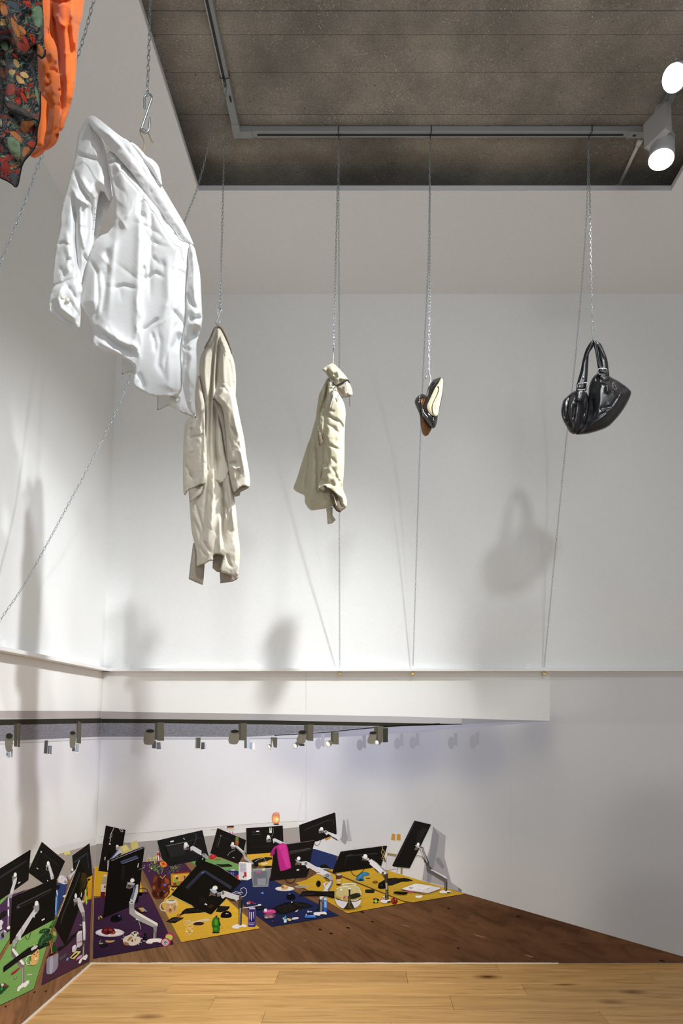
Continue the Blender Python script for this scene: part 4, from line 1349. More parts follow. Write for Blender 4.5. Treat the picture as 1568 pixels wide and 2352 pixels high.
def floral(V):
    n = len(V)
    a = sines(V, 71, 34, 2)
    b = sines(V, 72, 40, 2)
    f = sines(V, 73, 60, 2) + 0.35 * sines(V, 74, 22, 1)
    c = np.sin(f * 17)
    col = np.tile(PAL['k'] * 1.2, (n, 1))
    col[c > 0.0] = PAL['d']
    col[c > 0.62] = PAL['s'] * 1.1
    col[c > 0.93] = PAL['w'] * 0.45
    m = b > 0.35
    col[m] = PAL['G'] * 0.7
    col[m & (c > 0.2)] = PAL['g'] * 0.9
    m = a > 0.45
    col[m] = PAL['m'] * 0.8
    col[m & (c > 0.1)] = PAL['r'] * 0.95
    m = a < -0.55
    col[m] = PAL['b'] * 0.7
    col[m & (c > 0.1)] = PAL['o'] * 0.85
    m = (b < -0.6)
    col[m & (c > -0.2)] = PAL['s']

    def blob(key, txt, vein=None):
        poly = smooth_closed(O(txt), 2)
        q = inside(V, poly)
        d_ = seg_dist(V[q], poly + [poly[0]])
        base = PAL[key] if isinstance(key, str) else key
        jit = 1 + 0.22 * sines(V[q], 77, 5, 2)[:, None]
        cc = base[None, :] * jit
        cc[d_ < 1.0] = PAL['k']
        col[q] = np.clip(cc, 0, 1)
    blob('o', '130,180 175,240 230,300 250,400 240,465 190,440 150,360 120,260')
    blob('o', '220,280 300,340 330,400 300,420 240,380 200,330')
    blob('o', '170,150 220,240 200,260 150,200')
    blob('r', '190,470 290,520 350,560 330,640 260,620 200,580')
    blob('r', '250,400 320,440 380,580 340,600 270,500')
    blob('r', '340,420 440,430 420,560 370,500')
    blob('g', '360,140 430,60 500,70 520,200 500,330 440,330 380,240')
    blob('o', '0,20 70,40 110,170 60,200 0,170')
    blob('s', '20,0 190,0 270,130 240,160 150,100')
    blob('y', '0,210 60,230 100,330 40,300 0,330')
    blob('r', '240,0 380,0 370,60 300,60')
    blob('y', '145,700 215,710 250,790 210,830 170,790')
    blob('y', '90,830 180,830 200,880 120,925')
    blob('y', '230,860 310,850 360,930 310,950 240,910')
    blob('y', '190,890 250,920 320,1000 240,1020 190,960')
    blob('o', '430,530 480,520 535,600 530,670 480,680 430,620')
    blob('r', '120,620 200,650 235,720 160,690')
    blob('r', '80,990 170,1000 200,1090 130,1160 60,1120')
    blob('r', '200,1080 310,1120 335,1270 270,1200')
    blob('r', '160,1160 240,1150 260,1260 190,1250')
    blob('w', '50,1140 100,1170 120,1215 60,1200')
    blob('s', '320,700 400,780 460,980 400,900 340,800')
    blob('g', '400,1000 470,1100 480,1300 430,1200')
    blob('b', '60,1210 200,1260 320,1330 460,1420 470,1470 380,1420 200,1380 90,1310')
    blob('o', '240,1450 330,1440 430,1460 380,1530 300,1600 240,1560')
    blob('g', '80,1640 170,1640 250,1700 255,1950 160,1900 90,1780')
    blob('r', '330,1690 440,1690 440,1750 380,1780 320,1740')
    blob('o', '270,1760 340,1750 380,1800 300,1880 265,1900')
    blob('g', '150,1800 240,1900 250,2000 180,1920')
    blob('m', '0,1990 70,1900 140,2010 80,2100 0,2080')
    blob('s', '100,2070 220,2060 200,2240 130,2190')
    blob('r', '0,2060 90,2130 180,2190 60,2150')
    blob('m', '0,1700 60,1780 30,1850 0,1830')
    blob('o', '90,1560 220,1580 280,1700 240,1720 130,1620')
    blob('g', '0,480 90,500 110,600 60,620 0,560')
    blob('s', '0,380 120,440 160,570 70,480 0,450')
    blob('w', '0,700 60,720 90,790 50,800 0,760')
    blob('o', '0,790 50,820 70,960 20,930 0,940')
    blob('w', '0,1380 30,1450 20,1540 0,1530')
    blob(PAL['s'] * 1.5, '100,1250 300,1330 440,1440 380,1420 180,1340')
    return col


MAT['floral'] = m_cloth('flowered_chiffon', (0.2, 0.2, 0.2), rough=0.7, wstr=0.25, wscale=22, attr=True)
dr = thing('dress', 'dark flowered chiffon dress with ruffled hem in the top left corner', 'dress', at(40, -60, DD))
MAT['hemline'] = mat_plain('black_overlock', (0.01, 0.01, 0.01), 0.8, bs=300, bstr=0.3, bd=0.0006)
cloth('back_layer', O('0,250 300,250 420,450 455,640 462,900 480,1100 485,1400 440,1560 440,1740 350,1860 270,1950 240,2100 205,2265 130,2190 0,2130 -300,2100 -300,250'),
      lambda x, y: DD + 0.05, MAT['floral'], dr, 0.03, 0.03, 14, 1.7,
      folds=[(-0.05, 8, O('40,600 60,1000 40,1300 20,1500')), (0.03, 9, O('150,700 180,1000 200,1200')), (-0.05, 9, O('60,1330 200,1430 300,1600 360,1650')), (0.03, 8, O('100,1260 300,1350 470,1450')),
             (-0.03, 7, O('400,1500 430,1620 430,1720')), (0.03, 9, O('120,1620 240,1750 255,1950')), (-0.03, 8, O('0,1650 80,1800 200,1950 240,2050'))], wr=0.008, wscale=50, seed=64, paint=floral)
up = cloth('upper_tier', O('-300,-800 505,-800 510,0 520,120 530,330 530,500 545,600 530,670 495,710 480,680 440,660 420,620 340,650 250,660 190,620 150,540 110,470 60,460 0,490 -300,500'),
           lambda x, y: DD, MAT['floral'], dr, 0.03, 0.03, 14, 1.7,
           folds=[(-0.03, 8, O('0,240 80,300 130,420 180,560 240,640')), (0.03, 8, O('60,60 130,200 200,380 260,600')), (-0.02, 6, O('380,120 360,200 420,300')), (-0.025, 6, O('430,520 420,600 440,650')), (0.02, 7, O('460,100 480,300 440,500'))],
           wr=0.008, wscale=40, seed=65, paint=floral)
cord('hem_binding', O('545,600 538,668 495,708 480,680 440,660 428,628 340,655 250,662 190,622 150,542 110,472 60,462 0,492'), DD - 0.012, 0.0014, MAT['hemline'], dr, 6)
cord('hem_binding', O('485,1100 488,1400 440,1560 445,1740 350,1862 270,1952 240,2100 205,2268 130,2192 0,2132'), DD + 0.04, 0.0013, MAT['hemline'], dr, 6)
cord('hem_binding', O('40,1200 90,1310 220,1370 330,1420 440,1440 455,1470'), DD + 0.012, 0.0014, MAT['hemline'], dr, 6)

# ================================================================== the printed photo mural (flat wallpaper on two walls)
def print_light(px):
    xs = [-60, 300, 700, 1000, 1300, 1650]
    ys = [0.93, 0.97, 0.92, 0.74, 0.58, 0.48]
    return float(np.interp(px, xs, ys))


def m_print(name, kind='plain'):
    m, N, L, b = new_mat(name, rough=0.8, spec=0.08)
    at_ = N.new('ShaderNodeAttribute')
    at_.attribute_name = 'Col'
    tc = N.new('ShaderNodeTexCoord')
    g = nnode(N, 'ShaderNodeTexNoise', Scale=260.0, Detail=2.0)
    L.new(tc.outputs['Object'], g.inputs['Vector'])
    gr = ramp(N, [(0.3, (0.97, 0.97, 0.97)), (0.7, (1.02, 1.02, 1.02))])
    L.new(g.outputs['Fac'], gr.inputs[0])
    mx = nnode(N, 'ShaderNodeMix', data_type='RGBA', blend_type='MULTIPLY')
    mx.inputs['Factor'].default_value = 1.0
    L.new(at_.outputs['Color'], mx.inputs['A'])
    L.new(gr.outputs[0], mx.inputs['B'])
    out = mx.outputs['Result']
    if kind != 'plain':
        uv = nnode(N, 'ShaderNodeMapping')
        L.new(tc.outputs['UV'], uv.inputs['Vector'])
        if kind == 'wood':
            uv.inputs['Scale'].default_value = (60, 1.3, 1)
            n1 = nnode(N, 'ShaderNodeTexNoise', Scale=1.0, Detail=7.0, Roughness=0.65, Distortion=0.5)
            r = ramp(N, [(0.28, (0.62, 0.58, 0.55)), (0.5, (1, 1, 1)), (0.72, (1.28, 1.26, 1.24))])
        elif kind == 'mat':
            uv.inputs['Scale'].default_value = (1.5, 150, 1)
            n1 = nnode(N, 'ShaderNodeTexNoise', Scale=1.0, Detail=3.0, Roughness=0.5)
            r = ramp(N, [(0.30, (0.84, 0.84, 0.85)), (0.5, (1, 1, 1)), (0.70, (1.12, 1.12, 1.12))])
        else:
            uv.inputs['Scale'].default_value = (14, 90, 1)
            n1 = nnode(N, 'ShaderNodeTexNoise', Scale=1.0, Detail=6.0, Roughness=0.6, Distortion=0.6)
            r = ramp(N, [(0.25, (0.5, 0.5, 0.52)), (0.5, (1, 1, 1)), (0.8, (1.7, 1.7, 1.7))])
        L.new(uv.outputs[0], n1.inputs['Vector'])
        L.new(n1.outputs['Fac'], r.inputs[0])
        m2 = nnode(N, 'ShaderNodeMix', data_type='RGBA', blend_type='MULTIPLY')
        m2.inputs['Factor'].default_value = 1.0
        L.new(out, m2.inputs['A'])
        L.new(r.outputs[0], m2.inputs['B'])
        out = m2.outputs['Result']
    L.new(out, b.inputs['Base Color'])
    bump(N, L, b, g.outputs['Fac'], 0.05, 0.0005)
    return m


PM = [m_print('ink_on_wallpaper'), m_print('ink_wood_grain', 'wood'), m_print('ink_mat_weave', 'mat'), m_print('ink_ceiling_boards', 'ceil')]
WOOD, MATW, CEI = 1, 2, 3
LAYERS = []      # (bbox, layer)
EPS = 1.0e-4


def layer_for(pts, wall):
    xs = [p[0] for p in pts]
    ys = [p[1] for p in pts]
    bb = (min(xs), min(ys), max(xs), max(ys), wall)
    l = 1
    for b2, k in LAYERS:
        if b2[4] == wall and b2[0] < bb[2] and bb[0] < b2[2] and b2[1] < bb[3] and bb[1] < b2[3]:
            l = max(l, k + 1)
    LAYERS.append((bb, l))
    return l


def on_wall(px, py, wall, off):
    if wall == 'B':
        return at(px, py, D - off)
    p = atL(px, py)
    return Vector((p.x + off, p.y, p.z))


CUR = {}


class Print:
    """one printed motif: a flat figure made of ink shapes"""

    def __init__(s, wall, tr=None):
        s.wall, s.tr = wall, tr
        s.v, s.f, s.c, s.m, s.uv = [], [], [], [], []

    def pt(s, txt):
        if not isinstance(txt, str):
            return txt
        return s.tr(txt)

    def poly(s, col, pts, mat=0, sm=0, lay=None, col2=None):
        pts = s.pt(pts)
        if sm:
            pts = smooth_closed(pts, sm)
        lay = layer_for(pts, s.wall) if lay is None else lay
        off = 0.0015 + lay * EPS
        base = len(s.v)
        tris = tessellate_polygon([[Vector((x, y, 0)) for x, y in pts]])
        c0 = hexlin(col) if isinstance(col, str) else col
        x0 = min(p[0] for p in pts)
        y0 = min(p[1] for p in pts)
        y1 = max(p[1] for p in pts)
        for x, y in pts:
            s.v.append(on_wall(x, y, s.wall, off))
            L_ = print_light(x)
            cc = c0
            if col2:
                t = (y - y0) / max(1, y1 - y0)
                c2 = hexlin(col2)
                cc = tuple(a * (1 - t) + b * t for a, b in zip(c0, c2))
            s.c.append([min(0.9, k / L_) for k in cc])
            s.uv.append(((x - x0) / 100.0, (y + 0.12 * x) / 100.0))
        for t in tris:
            a, b, c = [pts[i] for i in t]
            cr = (b[0] - a[0]) * (c[1] - a[1]) - (b[1] - a[1]) * (c[0] - a[0])
            t = tuple(t) if cr < 0 else tuple(reversed(t))
            s.f.append(tuple(i + base for i in t))
            s.m.append(mat)
        return s

    def line(s, col, w, pts, lay=None):
        pts = s.pt(pts)
        w = w / 2
        lay = layer_for(pts + [(pts[0][0] + w, pts[0][1] + w)], s.wall) if lay is None else lay
        L_, R_ = [], []
        n = len(pts)
        for i in range(n):
            a, b = pts[max(i - 1, 0)], pts[min(i + 1, n - 1)]
            dx, dy = b[0] - a[0], b[1] - a[1]
            l = math.hypot(dx, dy) or 1
            nx, ny = -dy / l * w, dx / l * w
            L_.append((pts[i][0] + nx, pts[i][1] + ny))
            R_.append((pts[i][0] - nx, pts[i][1] - ny))
        for i in range(n - 1):
            s.poly(col, [L_[i], L_[i + 1], R_[i + 1], R_[i]], lay=lay)
        return s

    def ell(s, col, cx, cy, rx, ry, rot=0, seg=16, lay=None, col2=None):
        if s.tr:
            o = s.tr('0,0')[0]
            k = s.tr('1,0')[0][0] - o[0]
            cx, cy, rx, ry = o[0] + cx * k, o[1] + cy * k, rx * k, ry * k
        r = math.radians(rot)
        pts = []
        for i in range(seg):
            a = 2 * PI * i / seg
            x, y = rx * math.cos(a), ry * math.sin(a)
            pts.append((cx + x * math.cos(r) - y * math.sin(r), cy + x * math.sin(r) + y * math.cos(r)))
        return s.poly(col, pts, lay=lay, col2=col2)

    def build(s, name, parent, label=None):
        o = mesh_obj(name, s.v, s.f, PM, parent, False, cols=s.c, uvs=s.uv)
        o.data.polygons.foreach_set('material_index', s.m)
        if label:
            o['label'] = label
        return o


def grid_sheet(wall, poly_or_rect, colf, uvf, step, name, parent, mat=0, lay=0, label=None):
    """a dense flat patch whose ink varies from place to place"""
    poly = poly_or_rect
    V, fs, bnd, ol = tri2d(poly, step)
    off = 0.0015 + lay * EPS
    verts = [on_wall(x, y, wall, off) for x, y in V]
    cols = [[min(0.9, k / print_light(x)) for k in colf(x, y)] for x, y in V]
    uvs = [uvf(x, y) for x, y in V]
    faces = []
    for f in fs:
        a, b, c = [V[j] for j in f]
        cr = (b[0] - a[0]) * (c[1] - a[1]) - (b[1] - a[1]) * (c[0] - a[0])
        faces.append(f if cr < 0 else tuple(reversed(f)))
    o = mesh_obj(name, verts, faces, PM[mat], parent, False, cols=cols, uvs=uvs)
    if label:
        o['label'] = label
    return o


def cornerx(y):
    return proj((xl(at(225, y, D).z), D, at(225, y, D).z))[0]


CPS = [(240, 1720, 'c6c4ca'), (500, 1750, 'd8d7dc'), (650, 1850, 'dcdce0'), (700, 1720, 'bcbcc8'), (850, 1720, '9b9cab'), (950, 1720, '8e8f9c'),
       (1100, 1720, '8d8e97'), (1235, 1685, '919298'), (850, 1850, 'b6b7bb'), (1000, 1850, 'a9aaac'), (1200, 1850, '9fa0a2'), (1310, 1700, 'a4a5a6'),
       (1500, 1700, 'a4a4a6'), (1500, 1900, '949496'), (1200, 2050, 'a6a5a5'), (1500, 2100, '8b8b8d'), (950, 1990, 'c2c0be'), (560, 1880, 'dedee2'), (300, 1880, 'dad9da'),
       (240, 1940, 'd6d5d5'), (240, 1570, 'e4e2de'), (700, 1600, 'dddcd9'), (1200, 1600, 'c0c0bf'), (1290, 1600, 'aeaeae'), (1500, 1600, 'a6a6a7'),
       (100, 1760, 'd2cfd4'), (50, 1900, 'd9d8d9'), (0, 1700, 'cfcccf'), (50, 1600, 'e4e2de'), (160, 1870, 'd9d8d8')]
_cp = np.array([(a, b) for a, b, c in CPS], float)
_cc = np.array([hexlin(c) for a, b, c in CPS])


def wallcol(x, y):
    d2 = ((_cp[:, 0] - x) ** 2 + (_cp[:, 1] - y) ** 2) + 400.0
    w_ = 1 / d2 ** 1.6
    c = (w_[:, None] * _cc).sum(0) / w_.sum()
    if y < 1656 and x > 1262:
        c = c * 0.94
    return c


MUB = thing('photo_mural', 'big flat photo print of an office floor of monitors, covering the lower back wall', 'mural', (0, D, 0), 'printed wall murals below the rail')
MUL = thing('photo_mural', 'flat photo print on the lower left side wall, continuing round the corner', 'mural', (xl(0), 3.5, 0), 'printed wall murals below the rail')
YTOP = 1546


def uv0(x, y):
    return (x / 100.0, y / 100.0)


# sheets of wallpaper, edge to edge
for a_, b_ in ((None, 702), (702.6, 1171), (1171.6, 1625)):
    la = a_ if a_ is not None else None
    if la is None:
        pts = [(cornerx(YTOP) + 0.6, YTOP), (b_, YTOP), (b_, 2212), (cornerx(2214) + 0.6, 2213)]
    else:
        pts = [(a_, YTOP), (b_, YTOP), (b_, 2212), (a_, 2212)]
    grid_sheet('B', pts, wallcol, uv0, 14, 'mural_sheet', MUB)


def lpt(Y, z):
    return proj((xl(z), Y, z))


zt, zl = ZR0 - 0.004, 0.004
for ya, yb in ((D - 0.002, 2.97), (2.968, 1.7)):
    P4 = [lpt(ya, zt), lpt(ya, zl), lpt(yb, zl), lpt(yb, zt)]
    if yb > 2:
        grid_sheet('L', P4, wallcol, uv0, 14, 'mural_sheet', MUL)
    else:
        m = MB()
        m.add([(xl(zt) + 0.0015, ya, zt), (xl(zl) + 0.0015, ya, zl), (xl(zl) + 0.0015, yb, zl), (xl(zt) + 0.0015, yb, zt)], [(0, 1, 2, 3)])
        mesh_obj('mural_sheet', m.v, m.f, PM[0], MUL, cols=[[0.75, 0.74, 0.73]] * 4, uvs=[(0, 0)] * 4)

# ---- printed ceiling edge, gallery track and boards
p = Print('B')
p.poly('a39d9c', [(cornerx(1640), 1633.5), (400, 1637), (560, 1639), (560, 1654), (400, 1652), (cornerx(1650), 1651)])
p.poly('9f9d9f', [(560, 1639), (900, 1645), (1060, 1650), (1060, 1664), (1030, 1663), (860, 1659.5), (560, 1654)])
p.poly('83848a', [(1060, 1650), (1180, 1653.5), (1262, 1655.6), (1262, 1656.6), (1180, 1659), (1060, 1664)])
p.build('printed_soffit', MUB, 'grey underside of the printed bulkhead')
_bx = [200, 700, 1000, 1262]
_bc = np.array([hexlin(h) for h in ('e4e2de', 'dddcd9', 'cbcbc9', 'b4b4b4')])


def bulk(x, y):
    return np.array([np.interp(x, _bx, _bc[:, k]) for k in range(3)])


grid_sheet('B', [(cornerx(YTOP) + 0.6, YTOP), (1262, YTOP), (1262, 1655.8), (1180, 1653.5), (1060, 1650), (900, 1645), (560, 1639), (400, 1637), (cornerx(1640) + 0.6, 1633.5)],
           bulk, uv0, 14, 'printed_bulkhead', MUB, 0, 1, 'pale face of the printed bulkhead, ending in an upright edge')
p = Print('B')
p.poly('77777f', [(cornerx(1660), 1660.5), (300, 1661), (480, 1662.5), (700, 1666), (860, 1669), (980, 1665.5), (860, 1673), (700, 1683), (620, 1690), (560, 1692.5), (400, 1692), (cornerx(1692), 1692)], CEI)
p.poly('8f8fa0', [(700, 1684), (860, 1673), (1000, 1667), (1180, 1660), (1258, 1657), (1180, 1663), (1000, 1676), (900, 1684), (800, 1690), (700, 1695)])
p.poly('b9bac4', [(cornerx(1693), 1692.3), (560, 1693), (640, 1689.5), (700, 1685.5), (700, 1694), (560, 1697), (cornerx(1697), 1697)])
p.poly('8e8e9a', [(cornerx(1697), 1697), (560, 1697), (700, 1694.5), (820, 1688), (1000, 1676.5), (1000, 1678.5), (820, 1690), (700, 1696), (560, 1698.5), (cornerx(1698), 1698.5)])
p.build('printed_ceiling_boards', MUB, 'streaky grey printed ceiling strip')
p = Print('B')
p.poly('2c2a22', [(cornerx(1651), 1651), (400, 1652), (620, 1654.5), (860, 1659.5), (1064, 1663), (960, 1667), (840, 1667.5), (700, 1665.5), (560, 1663.5), (400, 1661.5), (cornerx(1661), 1660.5)])
p.line('16150f', 1.8, [(630, 1689.5), (700, 1685), (760, 1681), (860, 1671), (920, 1667), (1060, 1663)])
p.line('14130f', 3.0, [(870, 1669), (960, 1664.5), (1010, 1662.5)])
p.build('printed_track', MUB, 'dark bronze printed light track')
p = Print('L')
cx = cornerx
p.poly('a59d9b', [(cx(1640) - 0.5, 1633), (-40, 1632.5), (-40, 1651.5), (cx(1650) - 0.5, 1650)])
p.build('printed_soffit', MUL, 'pinkish grey underside of the printed bulkhead')
p = Print('L')
p.poly('77747b', [(cx(1660) - 0.5, 1660), (-40, 1666), (-40, 1704.5), (cx(1692) - 0.5, 1692)], CEI)
p.poly('c5c3c6', [(cx(1692) - 0.5, 1692.3), (-40, 1705), (-40, 1710.5), (cx(1697) - 0.5, 1697)])
p.poly('9a989e', [(cx(1697) - 0.5, 1697), (-40, 1710.5), (-40, 1712), (cx(1698) - 0.5, 1698)])
p.build('printed_ceiling_boards', MUL, 'streaky grey printed ceiling strip')
p = Print('L')
p.poly('2e2b24', [(cx(1651) - 0.5, 1650), (-40, 1652.5), (-40, 1666.5), (cx(1661) - 0.5, 1660.5)])
p.build('printed_track', MUL, 'dark bronze printed light track')

# ---- printed spotlights
K = T(0, 1600, 6.533)
Lc = T(300, 1640, 4.9)
Mc = T(600, 1640, 4.9)


def pspot(wall, mu, tr, box, head, cap, label, small=None, lens=None, col='5c574d', col2='716b5f'):
    p = Print(wall, tr)
    if small:
        for c, pts in small:
            p.poly(c, pts)
    p.poly('4a463d', box[0])
    p.poly(col, box[1])
    if head:
        p.poly(col2, head, sm=1)
    if cap:
        p.ell(col, cap[0], cap[1] + cap[3] * 0.6, cap[2] * 1.05, cap[3])
        p.ell('26241e', *cap)
    if lens:
        p.ell('8c8c8c', lens[0], lens[1], lens[2] * 1.2, lens[3] * 1.2, lens[4])
        p.ell('e8e6dc', *lens)
    return p.build('printed_spotlight', mu, label)


# left wall
pspot('L', MUL, K, ['205,410 250,405 250,750 205,750', '250,405 305,400 290,760 255,755'],
      '68,600 80,570 185,580 190,700 170,800 150,835 105,835 80,800 68,700', (132, 590, 52, 42), 'large printed spotlight nearest the left edge',
      small=[('c8ccd2', '60,680 75,800 100,850 90,890 45,890'), ('8f98a4', '110,840 150,840 150,913 105,913'), ('3c3c3e', '90,840 108,840 104,890 92,890'), ('6b6b72', '160,800 190,780 178,910 165,910')])
p = Print('L', K)
p.poly('4b4b4a', '665,660 712,655 700,855 652,850')
p.poly('8c8d92', '712,655 720,660 708,840 700,855')
p.poly('5a5b64', '720,735 770,735 765,870 708,870')
p.poly('8a8e9a', '735,745 755,745 748,862 728,862')
p.ell('eceae2', 733, 868, 26, 8)
p.build('printed_spotlight', MUL, 'small printed spotlight halfway along the side wall')
pspot('L', MUL, K, ['1148,405 1170,405 1160,700 1140,700', '1165,360 1215,400 1210,705 1150,700'],
      '1040,560 1050,535 1125,535 1135,600 1125,740 1110,765 1070,775 1040,760', (1085, 545, 40, 26), 'printed spotlight nearest the corner on the side wall',
      small=[('4b4b52', '1080,760 1120,760 1120,820 1075,820'), ('9ba0aa', '1135,710 1180,710 1175,840 1120,840'), ('eeece4', '1125,832 1176,832 1172,845 1122,845')])
# back wall
pspot('B', MUB, Lc, ['272,100 305,100 300,290 270,290', '300,95 375,95 375,300 300,300'], '150,210 165,190 270,200 270,340 200,350 140,335', (218, 190, 48, 18), 'large printed spotlight next to the corner',
      small=[('4d4d4b', '240,300 285,300 285,388 240,385'), ('6a6b74', '290,318 345,318 352,405 290,405'), ('c9ccd6', '335,320 352,320 352,400 340,400'), ('eeece4', '290,398 350,398 350,410 290,410')])
p = Print('B', Lc)
p.poly('808288', '730,265 742,265 742,388 726,385')
p.poly('56554f', '740,265 787,265 782,385 740,385')
p.poly('505157', '795,318 835,318 830,400 790,400')
p.poly('c4c7d0', '830,318 848,325 852,400 835,402')
p.ell('eeece4', 818, 402, 28, 5)
p.build('printed_spotlight', MUB, 'small printed spotlight alone, second on the back wall')
pspot('B', MUB, Lc, ['1215,105 1245,105 1240,295 1212,295', '1240,102 1308,102 1305,298 1238,295'], '1110,210 1125,190 1225,205 1215,335 1150,343 1095,325', (1172, 195, 46, 18), 'large printed spotlight above the leaning black monitors',
      small=[('5b5a58', '1278,298 1306,298 1306,385 1278,385'), ('b9bfd0', '1308,275 1342,272 1345,380 1308,382'), ('9aa6bc', '1340,320 1375,320 1370,395 1336,395'), ('ecebe6', '1370,322 1395,326 1400,400 1368,398')])
pspot('B', MUB, Mc, ['108,262 118,262 115,370 106,385', '115,262 180,265 176,378 140,375'], '75,345 105,335 110,395 95,398', None, 'small printed spotlight right of the seam', lens=(88, 370, 12, 26, -25))
pspot('B', MUB, Mc, ['480,120 528,118 525,298 480,270', '526,118 586,118 584,302 526,300'], '432,200 445,185 512,210 500,300 480,335 430,335 385,305', (462, 205, 44, 22), 'large printed spotlight tilted to the left',
      small=[('3e3d38', '400,300 485,340 484,360 430,358'), ('5d5c58', '360,335 400,312 425,340 400,380')], lens=(378, 358, 18, 28, -28))
pspot('B', MUB, Mc, ['782,205 810,205 806,335 780,330', '806,203 872,205 870,342 804,338'], '740,310 780,285 806,340 760,368', None, 'printed spotlight turned towards the viewer', lens=(748, 338, 20, 32, -28))
pspot('B', MUB, Mc, ['1268,140 1318,138 1315,300 1268,290', '1312,138 1370,138 1366,302 1312,300'], '1215,225 1230,205 1300,215 1280,335 1230,338 1186,320', (1258, 212, 42, 16), 'rightmost pair of printed spotlights',
      small=[('33322d', '1368,158 1425,158 1424,315 1368,318'), ('55544f', '1290,300 1368,300 1330,345 1300,345')], lens=(1300, 320, 18, 24, -25))
p = Print('B')
for k, (x, y, s_, c) in enumerate(((735, 1702, 1, '9d9daa'), (830, 1705, 1, '83838f'), (916, 1702, 1, '868693'), (952, 1700, 1.1, '858590'), (1040, 1700, 1.1, '84858e'), (1090, 1698, 1.2, '85868d'))):
    p.ell(c, x - 4, y + 6, 7 * s_, 13 * s_)
    p.poly(c, [(x + 2, y - 16), (x + 10, y - 17), (x + 10, y + 14), (x + 2, y + 10)])
p.build('printed_spotlight_shadows', MUB, 'soft printed shadows of the spotlights')['kind'] = 'stuff'

# ---- printed sill along the printed back wall
p = Print('B')
p.poly('d3d2d2', [(cx(1930), 1920), (300, 1916), (480, 1900), (640, 1888), (684, 1884), (684, 1900), (640, 1904), (480, 1920), (300, 1936), (222, 1937), (cx(1940), 1940)])
p.poly('9c9694', [(cx(1940), 1940), (222, 1938), (300, 1935), (480, 1920), (640, 1904), (690, 1899), (690, 1952), (480, 1970), (335, 1982), (cx(1994), 1994)])
p.line('b0aeae', 1.0, [(228, 1922), (300, 1915), (480, 1900), (640, 1888), (700, 1886)])
p.line('cfced2', 0.9, [(702, 1700), (698, 1800), (683, 1884)])
p.build('printed_sill', MUB, 'pale window sill band of the printed room')
p = Print('L')
p.poly('d0cecd', [(cx(1930) - .5, 1925), (150, 1940), (60, 1968), (-30, 1994), (-30, 2010), (60, 1985), (140, 1960), (190, 1944), (cx(1940) - .5, 1941)])
p.poly('a39a93', [(cx(1941) - .5, 1941), (190, 1945), (140, 1960), (60, 1985), (-30, 2010), (-30, 2078), (40, 2058), (119, 2026), (168, 2010), (cx(1994) - .5, 1994)])
p.build('printed_sill', MUL, 'pale window sill band of the printed room')


# ---- printed wooden floor
def fan(vx, vy):
    def f(x, y):
        a = math.atan2(y - vy, x - vx)
        return (a * 1.0, math.hypot(x - vx, y - vy) / 100.0)
    return f


fB, fL = fan(213, 1804), fan(213, 1822)


def floorcol(fn, left=False):
    def g(x, y):
        a = fn(x, y)[0]
        k = math.floor(a * 26 + 0.4 * math.floor(fn(x, y)[1] * 1.2))
        rnd = (math.sin(k * 12.9898) * 43758.5453) % 1.0
        if left:
            base = np.array(hexlin('8a6547'))
        else:
            t = min(1, max(0, (x - 230) / 500.0))
            t2 = min(1, max(0, (x - 730) / 500.0))
            b0, b1, b2 = [np.array(hexlin(h)) for h in ('8b6b4c', '664a33', '4a3323')]
            base = b0 * (1 - t) + b1 * t
            base = base * (1 - t2) + b2 * t2
        return base * (0.82 + 0.36 * rnd)
    return g


FP = [(cx(1994) + 0.6, 1993), (335, 1980), (560, 1958), (700, 1948), (720, 1950), (1067, 2052), (1568, 2197), (1625, 2211), (1625, 2212), (cx(2213) + .6, 2213)]
grid_sheet('B', FP, floorcol(fB), fB, 6, 'printed_floor', MUB, WOOD, 2, 'brown diagonal floorboards of the print')
pl = lpt(3.0, zl)
FPL = [(cx(1994) - .6, 1993), (168, 2010), (119, 2026), (27, 2054), (-30, 2078), (-30, 2400), (pl[0], pl[1]), lpt(D - 0.003, zl)]
grid_sheet('L', FPL, floorcol(fL, True), fL, 7, 'printed_floor', MUL, WOOD, 2, 'brown diagonal floorboards of the print')
LAYERS.append(((-100, 1850, 1700, 2420, 'B'), 5))
LAYERS.append(((-100, 1850, 300, 2420, 'L'), 5))
for a_, b_, w_ in (((702.3, 1546), (702.3, 1633), 0.5),):
    Print('B').line('b8b7b5', w_, [a_, b_]).build('sheet_seam', MUB)
p = Print('B')
for x, y, a in ((565, 2211, 6), (832, 2095, 5), (855, 2117, 3), (799, 2131, 5), (1190, 2105, 6), (1052, 2178, 4), (735, 2135, 4), (760, 2144, 4), (1520, 2207, 8), (1030, 2087, 3)):
    p.ell('1d130c', x, y, a, 1.6, 12)
for x, y, a in ((1100, 2150, 30), (930, 2126, 22), (1215, 2196, 22), (700, 2160, 10)):
    p.ell('86684c', x, y, a * 0.5, 1.0, 15)
p.build('printed_knots', MUB, 'dark knots in the printed boards')['kind'] = 'stuff'
p = Print('L')
for x, y in ((78, 2279), (104, 2277), (12, 2312)):
    p.ell('33231a', x, y, 3.4, 1.7, -35)
p.build('printed_knots', MUL, 'dark knots in the printed boards')['kind'] = 'stuff'


# ---- printed floor mats
def pmat(wall, mu, tr, col, pts, label, col2=None):
    p = Print(wall, tr)
    q = p.pt(pts)
    k = '2a2018'
    p.poly(k, [(x + 0.6, y + 1.3) for x, y in q], lay=4)
    p.poly(col, q, MATW, lay=5, col2=col2)
    return p.build('printed_mat', mu, label)


